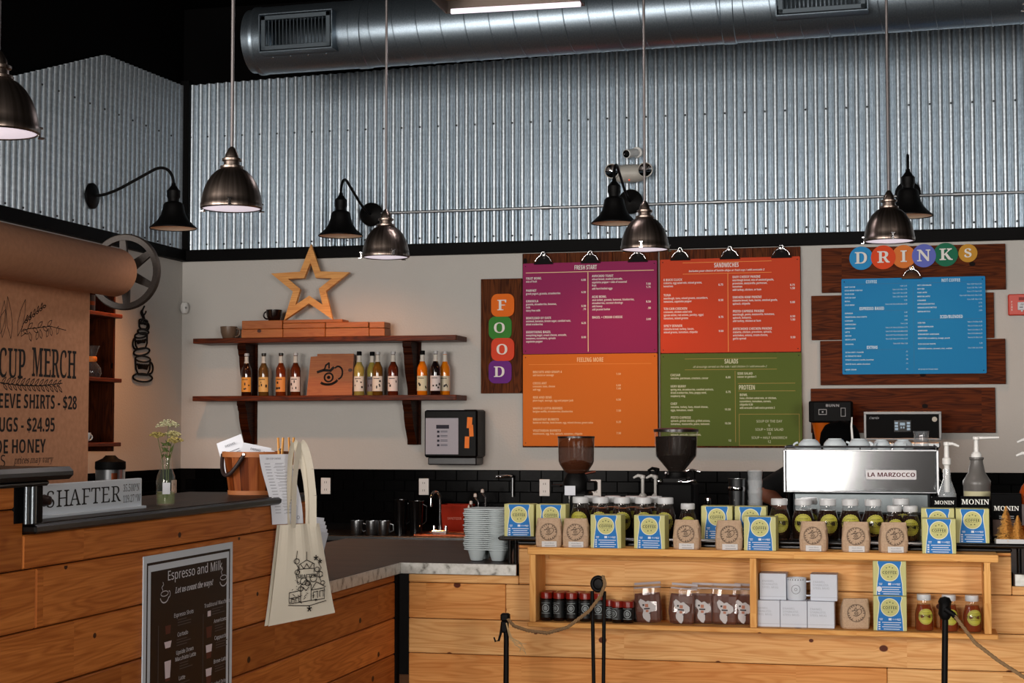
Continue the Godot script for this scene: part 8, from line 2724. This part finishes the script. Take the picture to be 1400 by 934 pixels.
func snack_bag(at: Vector3, tilt: float, hw: float, label: String, i: int) -> void:
	var o := thing("snack_bag", label, "snack bag", at, -3.0 + 2.0 * i, "clear snack bags in the shelf")
	o.rotation_degrees.z = tilt * 0.35
	var st := S()
	loft(st, [[0.002, hw * 0.80, 0.014, 0, 0], [0.012, hw * 0.88, 0.022, 0, 0], [0.05, hw * 0.92, 0.026, 0, 0], [0.09, hw * 0.93, 0.020, 0, 0], [0.118, hw * 0.92, 0.010, 0, 0.002], [0.126, hw * 0.9, 0.006, 0, 0.002]], 26, 0.6, 0.006, 20 + i)
	obj("nuts", st, mt("nut_brown", Color(0.40, 0.20, 0.11), 0.45, 0.0, {"albedo_texture": ramp_noise(31, 0.09, [Color(0.45, 0.42, 0.4), Color(1, 1, 1), Color(0.7, 0.62, 0.58)], 3), "uv1_triplanar": true, "uv1_scale": Vector3(10, 10, 10)}), o)
	st = S()
	loft(st, [[0.0, hw * 0.84, 0.016, 0, 0], [0.012, hw * 0.93, 0.0245, 0, 0], [0.05, hw * 0.97, 0.029, 0, 0], [0.09, hw * 0.99, 0.023, 0, 0], [0.12, hw, 0.012, 0, 0.002], [0.150, hw * 1.02, 0.004, 0.004, 0.006], [0.172, hw * 1.03, 0.0015, 0.008, 0.010]], 26, 0.6, 0.004, 40 + i)
	obj("clear_bag", st, glass("bag_film", Color(0.6, 0.56, 0.56), 0.05, 0.06), o)
	st = S()
	bx(st, Vector3(0.005, 0.150, 0.010), Vector3(hw * 1.95, 0.006, 0.003), 0.001)
	bx(st, Vector3(0.008, 0.168, 0.012), Vector3(hw * 1.9, 0.010, 0.0012), 0.0004)
	obj("zip_seal", st, mt("zip_film", Color(0.62, 0.58, 0.58), 0.25), o)
	# plain die-cut sticker: pale irregular shape with a brown patch and dark band
	st = S()
	var pts := PackedVector2Array()
	for k in 22:
		var a := TAU * k / 22.0
		var rr := 0.027 + 0.009 * sin(a * 3.0 + 0.6) + 0.005 * cos(a * 5.0)
		pts.append(Vector2(cos(a) * rr * 1.0, sin(a) * rr * 1.6 + 0.060))
	extrude(st, pts, 0.0285, 0.0295)
	var s2 := obj("sticker", st, mt("sticker_pale", Color(0.72, 0.70, 0.70), 0.5), o)
	st = S()
	bx(st, Vector3(0.0, 0.062, 0.0297), Vector3(0.026, 0.006, 0.0005), 0.0, 0, Vector2.ZERO)
	bx(st, Vector3(-0.014, 0.078, 0.0297), Vector3(0.008, 0.008, 0.0005))
	bx(st, Vector3(0.012, 0.042, 0.0297), Vector3(0.010, 0.004, 0.0005))
	obj("sticker_print", st, mt("sticker_dark", Color(0.12, 0.07, 0.06), 0.6), s2)
	st = S()
	bx(st, Vector3(0.0, 0.075, 0.0296), Vector3(0.014, 0.014, 0.0004))
	bx(st, Vector3(0.0, 0.052, 0.0296), Vector3(0.012, 0.010, 0.0004))
	obj("sticker_patch_print", st, mt("sticker_tan", Color(0.66, 0.42, 0.32), 0.6), s2)

# ------------------------------------------------------------------ rope barrier in front
func build_ropes() -> void:
	var st := S()
	var iron := mt("black_metal")
	# post with a hook
	var p := thing("rope_post", "black iron rope post with forged hook", "rope post", Vector3(-1.607, 0, 4.62))
	st = S()
	tube(st, [Vector3(-0.014, 0.006, 0), Vector3(0.0, 0.45, 0), Vector3(0.002, 0.78, 0), Vector3(0.0, 0.87, 0)], [0.013, 0.012, 0.011, 0.011], 8)
	obj("shaft", st, iron, p)
	st = S()
	bx(st, Vector3(-0.002, 0.868, 0), Vector3(0.036, 0.032, 0.032), 0.006)
	bx(st, Vector3(-0.004, 0.83, 0), Vector3(0.030, 0.05, 0.026), 0.006)
	obj("collar", st, iron, p)
	st = S()
	tube(st, [Vector3(-0.014, 0.85, 0.0), Vector3(-0.022, 0.80, 0.0), Vector3(-0.030, 0.772, 0.0), Vector3(-0.044, 0.768, 0.0), Vector3(-0.050, 0.785, 0.0)], [0.006, 0.005, 0.005, 0.0045, 0.003], 8)
	obj("hook", st, iron, p)
	st = S()
	bx(st, Vector3(-0.014, 0.006, 0), Vector3(0.20, 0.012, 0.20), 0.003)
	obj("foot_plate", st, iron, p)
	# double-legged post with a ring head
	p = thing("rope_post", "black iron double-legged rope post with ring head", "rope post", Vector3(-1.190, 0, 4.80))
	for sx in [-1, 1]:
		st = S()
		tube(st, [Vector3(sx * 0.012, 0.006, 0), Vector3(sx * 0.019, 0.62, 0), Vector3(sx * 0.024, 1.00, 0)], 0.0075, 8)
		obj("leg", st, iron, p)
	st = S()
	var ring := []
	for i in 25:
		var a := TAU * i / 24.0
		ring.append(Vector3(cos(a) * 0.024, 1.028 + sin(a) * 0.026, 0))
	tube(st, ring, 0.008, 8)
	lathe(st, [Vector2(0, -0.008), Vector2(0.026, -0.006), Vector2(0.026, 0.006), Vector2(0, 0.008)], 20, Transform3D(Basis(Vector3.RIGHT, PI / 2), Vector3(0, 1.022, -0.006)))
	obj("ring_head", st, iron, p)
	st = S()
	bx(st, Vector3(0, 0.006, 0), Vector3(0.20, 0.012, 0.20), 0.003)
	obj("foot_plate", st, iron, p)
	# knotted post before the honey jars
	p = thing("rope_post", "black iron rope post with wrapped knob before the amber honey jars", "rope post", Vector3(0.124, 0, 4.80))
	st = S()
	tube(st, [Vector3(-0.018, 0.006, 0), Vector3(-0.010, 0.5, 0), Vector3(0.0, 0.90, 0), Vector3(0.002, 0.98, 0)], 0.0115, 8)
	obj("shaft", st, iron, p)
	st = S()
	lathe(st, [Vector2(0, 0.92), Vector2(0.016, 0.925), Vector2(0.026, 0.945), Vector2(0.022, 0.975), Vector2(0.026, 0.99), Vector2(0.018, 1.005), Vector2(0, 1.01)], 10)
	tube(st, [Vector3(0.0, 0.965, 0.02), Vector3(0.03, 0.945, 0.02), Vector3(0.045, 0.925, 0.015)], [0.012, 0.010, 0.007], 8)
	obj("wrapped_knob", st, iron, p)
	st = S()
	bx(st, Vector3(-0.018, 0.006, 0), Vector3(0.20, 0.012, 0.20), 0.003)
	obj("foot_plate", st, iron, p)
	# ropes
	var hemp := mt("hemp", Color(0.52, 0.41, 0.28), 0.9)
	rope([Vector3(-1.592, 0.862, 4.645), Vector3(-1.56, 0.838, 4.67), Vector3(-1.49, 0.828, 4.72), Vector3(-1.40, 0.828, 4.78), Vector3(-1.31, 0.858, 4.83), Vector3(-1.22, 0.925, 4.835), Vector3(-1.175, 0.985, 4.830), Vector3(-1.160, 1.030, 4.815), Vector3(-1.172, 1.060, 4.80)], 0.0072, hemp, "tan rope sagging from the hooked post to the ring post", [Vector3(-1.60, 0.845, 4.64), Vector3(-1.575, 0.79, 4.66), Vector3(-1.545, 0.765, 4.66), Vector3(-1.525, 0.75, 4.67)])
	rope([Vector3(0.155, 0.945, 4.82), Vector3(0.185, 0.905, 4.83), Vector3(0.23, 0.845, 4.84), Vector3(0.31, 0.785, 4.85), Vector3(0.42, 0.715, 4.86), Vector3(0.60, 0.66, 4.87), Vector3(0.85, 0.64, 4.88), Vector3(1.2, 0.75, 4.9), Vector3(1.38, 0.92, 4.9)], 0.0072, hemp, "tan rope sagging away from the wrapped-knob post", [])
	p = thing("rope_post", "black iron rope post at the counter's right end, out of view", "rope post", Vector3(1.40, 0, 4.90))
	st = S()
	tube(st, [Vector3(0, 0.006, 0), Vector3(0, 0.97, 0)], 0.0115, 8)
	obj("shaft", st, iron, p)
	st = S()
	bx(st, Vector3(0, 0.006, 0), Vector3(0.20, 0.012, 0.20), 0.003)
	obj("foot_plate", st, iron, p)

func rope(pts: Array, r: float, m: Material, label: String, frayed: Array) -> void:
	var c := Curve3D.new()
	for i in pts.size():
		var t: Vector3 = (pts[mini(i + 1, pts.size() - 1)] - pts[maxi(i - 1, 0)]) / 6.0
		c.add_point(pts[i], -t, t)
	var L := c.get_baked_length()
	var o := thing("barrier_rope", label, "rope", pts[0], 0.0, "tan barrier ropes")
	# three twisted strands
	for s in 3:
		var st := S()
		var path := []
		var n := int(L / 0.006)
		for i in n + 1:
			var d := L * i / n
			var p := c.sample_baked(d)
			var q := c.sample_baked(minf(d + 0.004, L)) - c.sample_baked(maxf(d - 0.004, 0.0))
			var x := q.normalized().cross(Vector3.UP).normalized()
			var y := x.cross(q.normalized())
			var a := d / 0.05 * TAU + TAU * s / 3.0
			path.append(p + (x * cos(a) + y * sin(a)) * r * 0.5)
		tube(st, path, r * 0.56, 5)
		wobj("strand", st, m, o)
	if frayed.size():
		var st := S()
		for k in 7:
			var path := []
			for i in frayed.size():
				path.append(frayed[i] + Vector3(rng.randf_range(-1, 1), rng.randf_range(-1, 1), rng.randf_range(-0.5, 0.5)) * 0.007 * (i + 0.4))
			tube(st, path, 0.0014, 4)
		wobj("frayed_fibres", st, mt("hemp_pale", Color(0.72, 0.62, 0.46), 0.9), o).set_meta("kind", "stuff")
